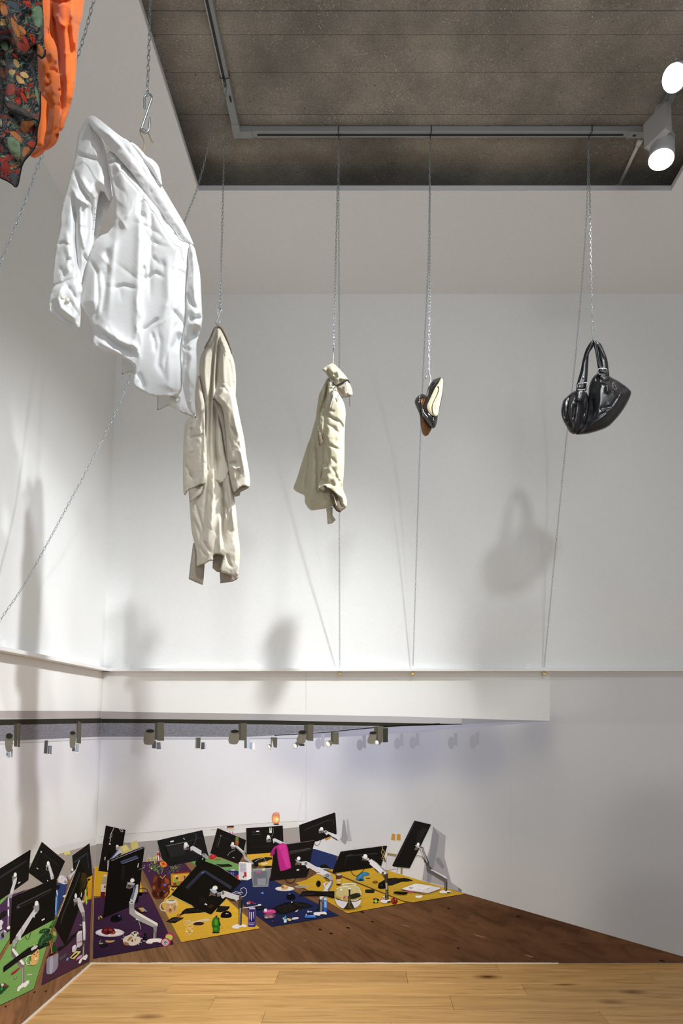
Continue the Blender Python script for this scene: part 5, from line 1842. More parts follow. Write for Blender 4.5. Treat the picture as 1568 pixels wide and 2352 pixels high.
Gc = T(560, 1850, 6.533)
Hc = T(560, 1980, 6.533)
Ic = T(740, 1980, 7.127)
Jc = T(880, 1860, 7.84)
Ac = T(0, 1880, 7.127)
Bc = T(0, 2080, 7.127)
C3 = T(205, 1880, 7.127)
D4 = T(205, 2060, 7.127)
Ec = T(380, 1990, 7.127)
Fc_ = T(350, 1850, 6.272)
pmat('B', MUB, C3, 'd3a72c', '60,800 150,780 400,760 660,740 850,830 840,1010 870,1180 860,1265 400,1270 60,1275', 'yellow printed mat in the corner')
pmat('B', MUB, C3, '452a48', '80,1300 180,1290 920,1200 975,1205 1380,2050 60,2290', 'dark purple printed mat with the plate and plush toy', '32203a')
pmat('B', MUB, C3, '452a48', '880,710 1000,700 1420,715 1568,735 1700,900 1480,1020 1330,1110 1020,1140 960,1000 870,830', 'dark purple printed mat under the vase')
pmat('B', MUB, Ec, 'd9b03a', '-60,640 60,340 250,250 700,300 990,525 1545,1012 260,1240', 'yellow printed mat with the green bottle and purple can', 'd0a63a')
pmat('B', MUB, Fc_, '6f9a5c', '545,800 700,745 880,720 1240,850 1245,960 1180,1020 1000,900 640,890', 'green printed mat behind the middle monitors')
pmat('B', MUB, Gc, 'd0a536', '30,700 420,690 520,760 620,850 600,905 430,960 110,860 60,800', 'yellow printed mat with two keyboards')
pmat('B', MUB, Hc, '26305a', '-330,120 130,150 440,270 1425,800 415,968 170,790 -100,560 -190,480 -330,330', 'navy blue printed mat with keyboard and lunch box', '1c2145')
pmat('B', MUB, Gc, '25305c', '1020,650 1070,655 1385,752 1390,900 1360,940 1180,965 1000,905 980,830', 'navy blue printed mat with the orange fruit')
pmat('B', MUB, Ic, 'bf9a2c', '-260,290 -60,170 60,150 1365,665 410,838 -440,340', 'yellow printed mat with the fish bowl', 'b8912c')
pmat('B', MUB, Ic, 'b8942c', '70,125 850,85 1030,125 2330,520 1480,660 1340,640', 'yellow printed mat under the blue sock and papers', 'a98a2e')
pmat('L', MUL, Ac, 'cf9f2a', '1420,975 1506,935 1492,1310 1360,1385 1385,1190', 'yellow printed mat strip beside the corner')
pmat('L', MUL, Bc, '49304e', '668,1300 700,1100 760,850 950,350 1230,170 1400,-90 1488,-115 1470,300 1455,905', 'dark purple printed mat with the potted plant', '4a2c3c')
pmat('L', MUL, Bc, '7aab5c', '-80,1665 545,1365 755,680 880,225 310,540 150,645 -80,1030', 'green printed mat with the face mug', '74a05a')
pmat('L', MUL, Bc, '76a65a', '-80,600 60,480 150,415 150,540 -80,910', 'green printed mat at the left edge')
pmat('L', MUL, Ac, '4a3054', '-80,1480 130,1275 420,1160 200,1290 150,1845 -80,2020', 'purple printed mat behind the left monitors')
pmat('L', MUL, Ac, '6fa252', '-80,1350 120,1275 -80,1500', 'green printed mat corner behind the far monitor')
pmat('L', MUL, Ac, '2b3f72', '915,1055 1098,1078 1040,1280 935,1520 880,1600 900,1300', 'blue printed mat between two monitors')

# ---- printed monitors and everything lying among them (all flat ink on the wallpaper)
BK = '15120f'
WALL = {'B': MUB, 'L': MUL}


def monitor(wall, tr, outline, label, ridges=(), edges=(), extras=(), arm=None, armlabel='pale grey printed monitor arm', body=BK):
    p = Print(wall, tr)
    p.poly(body, outline, sm=0)
    shapes(p, extras)
    for c, w_, pts in ridges:
        p.line(c, w_, pts)
    for c, w_, pts in edges:
        p.line(c, w_, pts)
    o = p.build('printed_monitor', WALL[wall], label)
    if arm:
        a = Print(wall, tr)
        shapes(a, arm)
        a.build('printed_monitor_arm', o, armlabel)
    return o


def shapes(p, items, sm=0):
    for it in items:
        if isinstance(it[1], str):
            p.poly(it[0], it[1], sm=it[2] if len(it) > 2 else sm)
        elif isinstance(it[2], str):
            p.line(it[0], it[1], it[2])
        else:
            p.ell(*it)


ROUND = {'face_mug', 'vase', 'plant_pot', 'green_bottle', 'crumpled_paper', 'towel', 'fish_bowl', 'meat', 'goldfish', 'apple', 'tomato', 'lunch_box', 'sock', 'spectacles', 'salt_lamp', 'cactus_pot'}


def item(wall, tr, name, label, items):
    p = Print(wall, tr)
    shapes(p, items, 1 if name in ROUND else 0)
    return p.build('printed_' + name, WALL[wall], label)


W1, W2, G1, G2, G3 = 'c8c8cd', 'e8e8e6', '9a9a9e', '6f6a68', '403b38'


def keyboard(wall, tr, outline, rows, label, extra=()):
    """black keys board: rows = list of (start, end) for lines of keys"""
    p = Print(wall, tr)
    p.poly('141210', outline)
    q = p.pt
    for a, n in rows:
        (x0, y0), (x1, y1) = q(a)
        for k in range(n):
            t = (k + 0.5) / n
            x, y = x0 + (x1 - x0) * t, y0 + (y1 - y0) * t
            p.poly('34312f', [(x - 1.3, y - 0.6), (x + 1.1, y - 0.7), (x + 1.3, y + 0.5), (x - 1.1, y + 0.7)])
    shapes(p, extra)
    return p.build('printed_keyboard', WALL[wall], label)


# ================= left wall =================
monitor('L', Ac, '-60,850 485,512 496,520 478,740 458,1008 200,1195 -60,1375', 'black printed monitor cut by the left edge',
        ridges=[('2f2d30', 3.2, '-60,1005 430,690'), ('3d3b40', 0.8, '-60,985 425,682')], edges=[('e9e4e6', 0.7, '-60,845 485,508')],
        arm=[('7d7a78', '190,940 262,930 272,985 250,1040 190,1045'), (W2, '212,925 225,890 250,882 266,905 262,945 225,960', 1), (W1, '215,1000 270,965 262,1030 240,1090 212,1200 185,1270 150,1260 160,1190 195,1080'),
             (G1, '120,1265 190,1225 185,1300 120,1300'), ('5a5356', '115,1300 155,1300 150,1580 110,1580'), (W1, '120,1300 140,1300 145,1440 115,1440'), ('e5e2e2', '118,1490 140,1490 142,1600 120,1600'),
             ('8f8a88', '118,1600 140,1600 135,1800 115,1800'), (W2, '105,1780 150,1755 160,1775 150,1810 110,1815')],
        extras=[('d8d8d8', '285,1055 325,1030 328,1045 290,1070')])
monitor('L', Ac, '675,378 1060,697 935,980 920,1000 688,1062 462,888 480,800', 'diamond-tilted black printed monitor, second from the left',
        ridges=[('3a3836', 0.8, '570,770 660,545 830,672 960,780'), ('2f2c2a', 0.5, '650,950 780,860')], edges=[('b9c9b8', 0.7, '478,800 673,380'), ('dcc8ce', 0.6, '677,378 1058,695'), ('b5cfb9', 0.6, '465,895 688,1062')],
        extras=[('dfe3ef', '650,548 665,528 680,548 668,562'), ('d9d9d9', '586,808 598,804 622,826 612,832'), ('cfd6ee', '762,1012 775,1003 782,1022 768,1030')],
        arm=[(G1, '742,760 812,740 816,800 800,850 745,848'), (W2, '755,745 760,710 778,695 798,708 806,760 775,770', 1), (W1, '782,770 815,770 872,945 872,990 825,1000 818,960 795,860'), (G1, '840,950 875,940 876,980 845,990'), ('2a2522', '752,800 780,790 782,840 756,848')])
monitor('L', Ac, '1170,605 1460,400 1485,600 1505,790 1508,922 1420,975 1240,1060 1200,1050 1182,760', 'black printed monitor nearest the corner on the side wall', body='1a1714',
        ridges=[('2c2f3d', 3.0, '1205,722 1420,575 1445,815'), ('4a4e62', 0.8, '1205,712 1418,562 1435,600')], edges=[('a9c2a6', 0.7, '1170,610 1192,850'), ('d9cccc', 0.6, '1172,604 1458,400'), ('c9ccd4', 0.5, '1462,402 1507,900')],
        arm=[('5d5654', '1150,830 1195,820 1200,880 1160,900'), (W2, '1158,830 1165,815 1185,812 1195,835 1190,860 1160,860', 1), (W1, '1108,945 1228,835 1240,870 1180,925 1140,1000 1118,990'), (G1, '1100,950 1130,945 1140,1000 1118,1000')])
item('L', Ac, 'wall_note', 'two small yellow printed notes on the sill', [('d8cf6e', '1045,548 1090,545 1085,598 1040,598'), ('ddd474', '1100,538 1140,533 1138,585 1094,588')])
item('L', Ac, 'crumpled_paper', 'crumpled white printed paper ball', [('d0cfd4', '945,990 975,925 1040,935 1090,985 1098,1060 1040,1085 980,1050 940,1045'), ('a5a4ad', '990,970 1010,960 1000,1000'), ('8f8e98', '1030,1050 1060,1000 1090,1040 1070,1068'), ('f0eff2', '960,950 990,940 985,985'), ('b1b0b8', '1040,950 1060,960 1050,990')])
item('L', Ac, 'toothbrush', 'pale blue printed toothbrush standing upright', [('d8e8f4', '915,1180 930,1170 940,1250 925,1260'), ('4f86c8', '903,1260 938,1255 920,1580 888,1580'), ('a8c8ea', '905,1290 920,1290 910,1500 900,1500')])
item('L', Ac, 'mouse', 'dark printed mouse on the blue mat', [('1a1a1f', '915,1090 980,1090 975,1140 935,1175 912,1150', 1)])
item('L', Ac, 'box', 'small cream printed box by the silver screen edge', [('e5dcc2', '1015,1270 1075,1240 1070,1300 1040,1290'), ('7a5a30', '1085,1100 1120,1090 1110,1150 1080,1150')])
item('L', Ac, 'cactus_pot', 'little printed cactus in a red pot on the yellow strip', [('3d6a35', '1405,1170 1412,1110 1425,1100 1430,1150 1420,1200', 1), ('8c3a24', '1408,1190 1435,1190 1428,1280 1410,1270')])
item('L', Ac, 'scribble', 'printed ring and label on the yellow strip', [('1c1a1a', '1425,990 1465,980 1475,1000 1430,1030'), ('b9832a', 0.8, '1435,1150 1460,1140 1475,1165 1450,1175 1438,1160')])
monitor('L', Ac, '188,1290 925,962 905,1240 882,1650 520,1840 150,2065 165,1700', 'big black printed monitor above the green mat', body='120f0c',
        ridges=[('2a282b', 3.6, '275,1490 290,1425 830,1155'), ('54525c', 1.0, '268,1480 270,1425 830,1150'), ('3a383d', 0.8, '300,1465 830,1195'), ('1f1d1c', 1, '720,1560 800,1540')],
        extras=[('c4cad8', '262,1450 285,1440 310,1445 275,1475'), ('dfe0ea', '670,1655 720,1630 722,1652 674,1678')],
        arm=[('8a8783', '535,1435 630,1395 632,1490 610,1525 550,1580 540,1500'), (W2, '552,1430 560,1370 585,1342 612,1360 620,1400 600,1425', 1), (G1, '540,1445 625,1420 628,1435 542,1462'), (G1, '545,1475 625,1450 626,1462 548,1490'),
             (W1, '545,1480 605,1530 560,1580 552,1625 525,1610 325,1945 335,1980 300,2000 230,1975 250,1910'), ('8e8c8b', 576, 1508, 26, 34), ('a5a29e', '190,2010 235,1955 300,1990 240,2060 230,2100 185,2110'),
             ('6f6b67', 262, 1965, 26, 36), ('b5b3b0', 262, 1965, 18, 26), (G2, '180,2110 230,2120 240,2180 390,2370 388,2420 350,2500 340,2440 175,2240'), (W2, '188,2118 235,2140 392,2365 385,2400 350,2390 190,2160'),
             ('8d7a6a', '230,2330 330,2400 345,2470 300,2430'), ('7b7a79', '345,2430 390,2410 386,2720 345,2710'), ('a8a7a5', '352,2440 366,2440 366,2710 352,2705'), ('2c2825', 0.7, '295,1990 250,2060 240,2160'),
             ('ecebe9', '270,2815 290,2755 340,2720 345,2700 390,2690 440,2648 470,2652 466,2695 405,2765 380,2755 320,2790 305,2825 280,2828'), ('c9c7c4', 0.6, '290,2820 320,2785 380,2750')])
monitor('L', Ac, '1290,678 1375,860 1428,1045 1385,1190 1310,1420 1235,1620 1060,2088 880,1765 940,1600', 'tall black printed monitor with a silver edge, leaning beside the corner', body='14110d',
        ridges=[('3a3632', 2.2, '1300,880 1230,1080 1010,1600 985,1720'), ('242019', 1.0, '1270,900 975,1660')], edges=[('b4b0aa', 1.5, '1290,682 935,1610'), ('6d6a66', 0.6, '1285,720 885,1760')],
        extras=[('3a3212', '1330,880 1400,900 1420,1000 1385,1120 1340,1180 1310,1040'), ('2a2410', '1300,980 1345,1040 1350,1200 1290,1280')],
        arm=[('5b4c40', '1195,1360 1260,1320 1265,1370 1200,1440'), (G1, '1188,1320 1250,1295 1262,1320 1250,1365 1200,1370'), (W2, '1205,1290 1212,1240 1230,1220 1248,1245 1250,1290 1225,1310', 1), (W1, '1252,1300 1290,1295 1320,1345 1375,1520 1370,1560 1330,1570 1310,1540 1260,1420'),
             ('c7c5c9', '1320,1350 1340,1335 1368,1355 1330,1390'), ('d9d9d8', '1310,1280 1322,1210 1332,1212 1325,1280'), (G1, '1312,1535 1375,1530 1382,1680 1360,1690 1330,1600'), (G2, '1335,1600 1372,1600 1375,1680 1345,1690'),
             (W2, '1338,1690 1380,1685 1388,1850 1385,1985 1352,2000 1345,1850'), (W2, '1290,1735 1335,1740 1335,1752 1292,1745'), ('6b6763', '1345,1985 1375,1985 1362,2280 1330,2270'), ('b0aeab', '1350,2100 1362,2100 1355,2270 1342,2265'), ('1a1614', '1348,2005 1370,2005 1368,2040 1350,2045'),
             ('ecebe9', '1270,2370 1290,2310 1330,2280 1400,2220 1425,2240 1415,2275 1390,2318 1335,2305 1305,2370 1280,2375')])
item('L', Ac, 'sticky_note', 'narrow lime printed note behind the tall screen', [('a9c95e', '1375,1180 1395,1150 1420,1380 1405,1415 1390,1380')])
keyboard('L', Bc, '40,1085 45,1000 200,880 330,780 450,690 600,635 800,600 812,640 700,685 560,750 330,880 60,1080', [('70,1020 320,830', 8), ('80,1050 330,855', 8), ('350,790 560,690', 8), ('370,820 590,710', 8)], 'black printed keyboard on the green mat')
keyboard('L', Bc, '935,760 940,690 1050,640 1150,500 1330,370 1335,395 1200,520 1100,640', [('960,720 1070,620', 6), ('1070,620 1180,500', 6), ('1190,480 1320,390', 5)], 'black printed keyboard on the purple mat')
item('L', Bc, 'face_mug', 'printed cream mug moulded as a face with a white handle', [('e4e2d8', 1.9, '490,815 440,830 405,900 420,960 480,970'), ('d9b16c', '515,760 620,690 625,800 620,880 590,950 520,985 470,960 480,880 490,800', 1), ('2a2420', '485,730 600,690 612,710 545,770 500,810 490,790'), ('c9cbd2', '490,700 560,650 605,650 600,680 530,740 495,735'), ('17130f', '500,735 590,700 605,712 540,755'),
      ('6b4a28', 545, 800, 12, 9), ('6b4a28', 598, 770, 10, 9), ('8c5c30', 1.2, '530,775 560,770'), ('8c5c30', 1.2, '585,755 610,745'), ('b88448', '570,800 585,795 590,850 572,855'), ('e9cf96', '540,860 600,840 600,890 560,920'), ('8c5c38', 1.0, '545,905 575,905 605,880'), ('5a7a38', '475,850 495,820 500,900 485,925'), ('d9c08a', '530,630 545,632 548,700 538,712')])
item('L', Bc, 'plant_pot', 'tall white printed plant pot', [('8d8a9c', '745,850 945,750 940,900 935,1000 900,1060 860,1100 800,1130 740,1120 748,980'), ('a9a6b8', '800,840 860,815 850,1110 790,1125'), ('7a3f2c', '745,850 780,790 850,750 930,745 945,755 930,775 850,820 780,845'), ('2e1c14', '765,835 800,790 870,765 915,765 850,805 790,832')])
item('L', Bc, 'potted_plant', 'dark green printed leaves patterned with paler stripes', [('b08850', 1.8, '830,780 820,680 790,580'), ('b08850', 1.4, '850,600 825,700 840,780'), ('24442a', '610,690 612,600 640,530 690,460 760,448 820,460 845,500 845,540 780,580 720,610 660,670', 1), ('1a3420', '625,430 660,390 740,370 800,380 812,420 780,450 700,440 640,455', 1), ('2f5a2c', '830,300 860,250 910,170 915,200 890,290 860,360 800,370 790,350', 1),
      ('4d7a35', '845,560 880,460 930,455 920,520 890,600 860,600', 1), ('20401f', '830,720 840,660 880,640 920,680 918,750 880,770 840,760', 1), ('8fae58', '850,440 880,420 920,450 900,500 860,490', 1), ('1c3a24', '680,690 700,650 760,610 800,600 790,640 720,670'),
      ('4f8a45', 1.0, '640,650 680,560 780,490'), ('4f8a45', 0.9, '680,600 660,560'), ('4f8a45', 0.9, '700,560 680,520'), ('4f8a45', 0.9, '740,540 720,480'), ('4f8a45', 0.9, '780,520 770,470'), ('5f9a50', 0.8, '650,430 760,395'), ('5f9a50', 0.8, '690,435 690,400'), ('5f9a50', 0.8, '730,430 730,390'), ('9cc070', 0.7, '830,340 900,220'), ('1a3a20', 0.7, '850,290 870,300'), ('1a3a20', 0.7, '870,260 890,270')])
item('L', Bc, 'cup', 'white printed cup with red letters', [('c9c6cf', '1240,470 1270,420 1330,405 1335,560 1330,640 1290,680 1250,690 1240,600'), ('e2e0e6', '1245,475 1275,425 1330,408 1330,440 1280,460', 0), ('b5b2bc', '1375,410 1395,430 1385,540 1375,560'),
      ('a62a3c', 0.9, '1258,590 1258,618'), ('a62a3c', 0.9, '1270,615 1270,588 1282,585 1282,610'), ('a62a3c', 0.9, '1305,570 1305,605 1292,606 1292,588 1304,585'), ('a62a3c', 0.9, '1315,592 1328,588 1325,578 1314,580 1314,600 1328,598'), ('c26a78', 0.5, '1255,550 1320,528')])
item('L', Bc, 'cup', 'small white printed beaker tipped beside the cup', [('cfccd2', '1165,680 1190,650 1235,635 1245,700 1225,740 1190,770 1165,760', 1), ('e6e4e8', '1170,690 1195,655 1225,650 1200,720', 1)])
item('L', Bc, 'notepad', 'dark printed pocket calculator with pale keys', [('4a4546', '940,855 1060,770 1085,800 1075,820 965,905'), ('7c797c', 0.9, '965,870 975,895'), ('7c797c', 0.9, '990,855 1000,880'), ('7c797c', 0.9, '1015,838 1025,862'), ('7c797c', 0.9, '1040,820 1050,845')])
item('L', Bc, 'card', 'yellow printed card with a black mark', [('d6cc7a', '1125,855 1225,745 1310,748 1290,780 1195,880'), ('1a1712', '1150,845 1230,780 1260,765 1250,790 1170,860')])
item('L', Bc, 'eraser', 'blue printed eraser', [('4f78c0', '1065,905 1075,860 1105,840 1112,870 1090,910'), ('b4cdec', '1072,880 1100,862 1100,872 1074,892')])
item('L', Bc, 'paper_scrap', 'pink printed scrap of paper', [('cf9cc8', '1225,905 1250,850 1320,800 1325,850 1260,880')])
item('L', Bc, 'pen', 'red printed pen on the green mat', [('9c2438', '165,1130 180,1095 210,1080 295,1015 312,1030 240,1100 190,1130')])
item('L', Bc, 'name_badge', 'tiny black and white printed badge', [('1a1a18', '215,1190 270,1160 268,1185 222,1215'), ('d8d8d0', '225,1190 262,1168 260,1180 230,1200')])
item('L', Bc, 'cigarette', 'white printed stick on the green mat', [('e2e0da', '437,1130 515,1118 520,1128 440,1140')])
item('L', Bc, 'notebook', 'green printed notebook cut by the left edge', [('1f4a26', '-60,1320 45,1258 140,1315 0,1455 -60,1455'), ('d8c8c8', '5,1290 45,1265 60,1300 20,1330'), ('8c2f2c', '60,1290 125,1305 90,1330 50,1320'), ('0f2a14', 0.9, '140,1322 5,1455'), ('3f8a4a', '0,1350 40,1330 30,1380 0,1390')])
item('L', Bc, 'bottle', 'clear printed bottle with a silver print at the left edge', [('d6d4d8', '-40,250 20,235 50,270 20,330 30,380 -40,420'), ('8a8890', '-40,440 60,390 105,440 100,520 40,570 -40,580'), ('2b2a2c', '10,470 50,430 60,520 20,540'), ('d9d9de', '60,400 95,420 90,440 55,425'), ('4a6a90', '0,520 30,510 25,550 0,550')])
item('L', Bc, 'cable', 'thin black printed cable looping under the big screen', [('1a1614', 0.9, '405,495 420,540 440,555 460,540 495,440'), ('16120f', 0.8, '340,500 350,400 335,350')])
keyboard('L', Ac, '-60,1600 60,1510 110,1520 90,1590 -60,1690', [('-20,1590 90,1530', 6), ('-20,1620 90,1560', 6)], 'black printed keyboard at the left edge')

# ================= back wall =================
C = C3
monitor('B', C, '270,112 300,116 592,182 596,195 535,540 470,700 300,876 145,860 200,520', 'upright black printed monitor hung with white earphones, next to the corner', body='1a1513',
        ridges=[('2c2624', 0.9, '385,200 520,240 530,300'), ('0c0a09', 5, '330,560 320,650'), ('2c2725', 0.8, '390,220 380,420')], edges=[('b5c2ae', 0.7, '268,115 144,858'), ('d6c2c8', 0.7, '272,112 592,184'), ('c9c6cc', 0.5, '594,190 540,520')],
        extras=[('e4e4e4', '252,630 265,625 262,680 248,682'), ('d9d9d4', '318,410 335,395 350,415 345,432 328,432')],
        arm=[(G1, '430,460 520,450 520,520 440,520'), (W2, '436,450 445,432 470,430 482,452 475,470 440,468', 1), (W1, '340,665 470,510 500,488 540,490 535,560 500,570 360,665'), ('4f63a0', '345,655 478,505 490,505 365,660'), (G1, '295,690 330,680 310,820 296,850', 0), ('d8d4d0', '300,750 315,745 305,850 295,850')])
item('B', C, 'earphones', 'white printed earphones hooked over the upright monitor', [('d8d5d0', 1.1, '402,135 400,165 375,210 360,240 345,270 335,320 350,350 335,380'), ('cfccc8', 0.8, '372,240 365,300 345,320'), ('e0ddd8', 1.0, '488,160 510,200 535,222 550,215 545,190 505,165')])
item('B', C, 'sticky_note', 'pale yellow printed note, left of the two on the monitor top', [('cdc079', '492,465 605,420 682,525 550,582'), ('ddd28e', '520,470 600,432 640,500 560,540')])
item('B', C, 'sticky_note', 'pale yellow printed note, right of the two on the monitor top', [('cbbe74', '672,398 780,355 808,465 690,525')])
monitor('B', C, '330,672 880,458 905,475 862,800 800,1370 640,1455 215,1640 238,1500 290,1000', 'large black printed monitor with two yellow notes on its top edge', body='120f0c',
        ridges=[('3c3f58', 6, '520,715 790,628'), ('78809c', 1.3, '520,728 560,735 800,645'), ('5b6282', 1.2, '510,715 770,606'), ('282420', 1.0, '580,1020 735,945'), ('1e1a16', 8, '560,760 545,1000'), ('8f95a8', 0.8, '815,835 860,815')],
        edges=[('8e8892', 1.6, '362,690 890,475'), ('d9ccd0', 0.5, '332,670 880,456')], extras=[('dcdce0', '798,735 810,730 800,800 785,802'), ('14120f', '540,720 570,735 800,650 800,640 780,635 560,715')],
        arm=[(G2, '600,1140 620,1040 680,1040 745,1080 720,1130 660,1150'), ('b3b2b6', '625,1045 745,1060 740,1085 640,1080'), (G3, 655, 1105, 25, 22), (W2, '668,1035 675,990 700,978 732,985 742,1020 720,1045 690,1050', 1),
             (W1, '668,1330 740,1130 765,1090 800,1075 800,1200 735,1400 700,1390'), ('55628c', '680,1310 745,1105 775,1100 740,1220 715,1340'), ('8a8787', '725,1130 735,1130 715,1330 700,1330'), (G1, '652,1360 700,1340 745,1370 735,1420 730,1500 655,1480'), (W2, 695, 1370, 40, 26), (G2, 695, 1372, 26, 16),
             ('a9a7a6', '655,1470 728,1470 760,1510 1120,1720 1120,1760 1050,1810 1045,1780 800,1670 655,1560'), (W2, '740,1490 775,1520 1118,1715 1115,1765 1085,1740 760,1560'), ('8a8784', '1048,1770 1108,1760 1100,1860 1055,1855'), ('6d6a68', '1052,1855 1100,1855 1095,1990 1045,1985'), ('a9a8a6', '1055,1860 1070,1860 1065,1985 1050,1985'),
             ('eceae8', '920,2030 940,1990 1010,1965 1180,1960 1195,2000 1170,2030 1140,2035 1130,2020 1035,2025 1030,2050 950,2050', 1), ('bdbbb8', 0.9, '930,2035 1030,2048'), ('e5e3e0', '755,1660 780,1635 800,1650 790,1662'), ('c5ccba', 0.9, '805,1620 810,1680 845,1815')])
item('B', C, 'juice_bottle', 'clear printed bottle with a white and dark red label', [('a39a88', '235,930 280,920 290,960 275,1080 200,1080 198,1020 230,990'), ('d8d6d2', '232,925 282,920 282,945 232,950'), ('cfcbc8', '195,1078 272,1078 262,1200 190,1200'), ('4a2a4a', 258, 1118, 20, 22), ('d9b83c', 262, 1118, 9, 9), ('5a5050', 0.8, '215,1165 265,1165'), ('5c1c2c', '190,1200 262,1200 250,1310 180,1300')])
item('B', C, 'red_can', 'red and white printed tall can behind the flowers', [('a82c38', '1105,545 1150,540 1160,560 1150,715 1118,715'), ('d4cfce', '1105,540 1140,536 1142,555 1106,556'), ('e4dede', '1120,600 1135,600 1145,690 1130,690'), ('e4dede', 0.6, '1125,580 1150,570')])
item('B', C, 'mouse', 'black printed mouse on the purple mat', [('0e0b0d', '345,1640 365,1600 420,1575 490,1568 530,1600 540,1640 510,1680 420,1700 350,1690', 1), ('6b7ec8', '465,1590 495,1580 505,1600 480,1605'), ('3f4a78', '490,1620 515,1600 505,1640')])
item('B', C, 'earbuds', 'yellow printed earplugs on the purple mat', [('d8cc4c', '150,1605 165,1600 165,1650 150,1655'), ('d8cc4c', '172,1600 185,1588 215,1620 208,1635'), ('1a1216', 152, 1668, 12, 10)])
item('B', C, 'cable', 'black printed cable loop beside the large monitor', [('15110f', 1.0, '770,960 820,970 850,1000 830,1050'), ('15110f', 1.1, '810,1150 880,1140 940,1160 960,1200 930,1235 880,1230 820,1205')])
item('B', C, 'card', 'small printed card with coloured lines', [('231a20', '740,1470 800,1460 940,1520 930,1550 820,1545 780,1500'), ('c98f3c', '795,1465 840,1460 900,1520 860,1528'), ('a8b080', '830,1462 855,1458 905,1515 890,1522'), ('dcdcdc', 0.7, '860,1458 925,1522'), ('dcdcdc', 0.7, '875,1456 940,1522')])
# vase of flowers
item('B', C, 'vase', 'brown faceted glass printed vase', [('54281a', '1060,930 1100,915 1200,925 1290,915 1325,950 1335,1080 1310,1170 1325,1200 1290,1260 1240,1310 1120,1325 1050,1300 1010,1210 1040,1170 1015,1090 1040,1010'), ('7a3d26', '1060,940 1120,960 1080,1040 1035,1060'), ('8f4a2c', '1220,960 1290,980 1320,1060 1250,1080'), ('3a1a12', '1130,950 1190,1000 1150,1180 1110,1080'), ('91502c', '1040,1090 1090,1110 1080,1170 1030,1160'), ('6b3320', '1180,1040 1230,1090 1180,1160'), ('3c1c10', '1030,1200 1120,1190 1130,1290 1060,1280'), ('8f5a30', '1230,1240 1300,1180 1280,1250 1230,1300'), ('2a120c', '1150,1200 1230,1180 1200,1280 1150,1300'), ('a05c34', '1290,1090 1330,1090 1300,1160'),
      ('6a64d8', '1200,1075 1270,1062 1240,1120'), ('6058c8', '1200,1185 1250,1180 1225,1212'), ('e0dcd8', 0.9, '1155,945 1195,980 1240,935 1240,915'), ('7a4428', '1100,1210 1140,1230 1120,1280')])
P_ = Print('B', C)
P_.line('6b8a4c', 1.2, '1150,910 1090,820 1060,760')
P_.line('7a9a58', 1.2, '1180,905 1220,790')
P_.line('55783c', 1.0, '1130,900 1040,780 1010,700')
P_.line('55783c', 1.0, '1300,900 1400,780 1480,660')
P_.line('55783c', 1.0, '1360,880 1440,770 1500,800')
rs = random.Random(5)
for k in range(60):
    x, y = rs.gauss(1090, 45), rs.gauss(800, 50)
    P_.ell(rs.choice(('4f7a3a', '6a9a4c', '3c5c2c', '8aa860')), x, y, rs.uniform(7, 15), rs.uniform(4, 8), rs.uniform(0, 180), 6)
for k in range(46):
    x, y = rs.gauss(1390, 70), rs.gauss(790, 60)
    P_.ell(rs.choice(('7f9a50', '5c7a3a', '1c1a1a', '3a3a30', '9ab060')), x, y, rs.uniform(8, 18), rs.uniform(3, 6), rs.uniform(-80, 20), 6)
for k in range(34):
    x, y = rs.gauss(1290, 40), rs.gauss(860, 30)
    P_.ell(rs.choice(('2a2226', '3c3036', '4a5a8c', '1a1416')), x, y, rs.uniform(6, 14), rs.uniform(4, 8), rs.uniform(0, 180), 6)
for k in range(26):
    P_.ell(rs.choice(('d8c83c', 'c9b42c', 'e4d860')), *rs.choice(((1000, 655), (1085, 640), (1080, 720), (1010, 700), (950, 710), (1020, 815), (1060, 660))), 11, 9, rs.uniform(0, 180), 6) if False else None
for (x, y) in ((1000, 655), (1085, 640), (1080, 720), (1010, 700), (950, 705), (1020, 815), (1095, 625), (1050, 650)):
    for k in range(5):
        P_.ell(rs.choice(('d8c83c', 'c4ae2c', 'e4d860')), x + rs.uniform(-14, 14), y + rs.uniform(-12, 12), 10, 8, rs.uniform(0, 180), 6)
for k in range(40):
    x, y = rs.choice(((990, 770), (970, 620), (890, 790), (1180, 650)))
    P_.ell(rs.choice(('c9c8b0', 'b0a898', 'dcdcc8')), x + rs.gauss(0, 18), y + rs.gauss(0, 20), 5, 4, 0, 6)
for k in range(14):
    a = 2 * PI * k / 14
    P_.ell(rs.choice(('e07a34', 'd8692c', 'e88a44')), 1216 + 38 * math.cos(a), 745 + 30 * math.sin(a), 30, 13, math.degrees(a), 8)
P_.ell('b8481c', 1213, 742, 22, 18)
P_.ell('7a2a14', 1212, 742, 10, 8)
P_.build('printed_flowers', MUB, 'printed bunch of yellow flowers and one orange daisy')
item('B', C, 'snack_packet', 'yellow and red printed snack packet', [('b8862c', '1330,905 1568,880 1640,880 1640,1100 1345,1115'), ('6b2420', '1390,880 1600,850 1640,860 1640,885 1395,905'), ('cfa23a', '1360,930 1560,905 1630,910 1625,1060 1370,1070'), ('8c3c24', '1370,1050 1430,1045 1430,1095 1375,1095'), ('c04c28', '1480,1030 1560,1025 1620,1070 1560,1085 1490,1080'), ('6a8a3a', '1440,1030 1480,1030 1485,1085 1445,1090'), ('d8d0a8', '1400,935 1450,930 1440,960 1405,960'), ('5a3a20', 1435, 980, 20, 26), ('8aa850', '1380,990 1460,1000 1440,1040 1385,1040'), ('c98f6a', '1490,960 1560,935 1560,1000 1500,1010'), ('6b3a24', '1540,930 1580,950 1560,1000'), ('3a1a18', '1340,1100 1640,1090 1640,1115 1350,1130')])
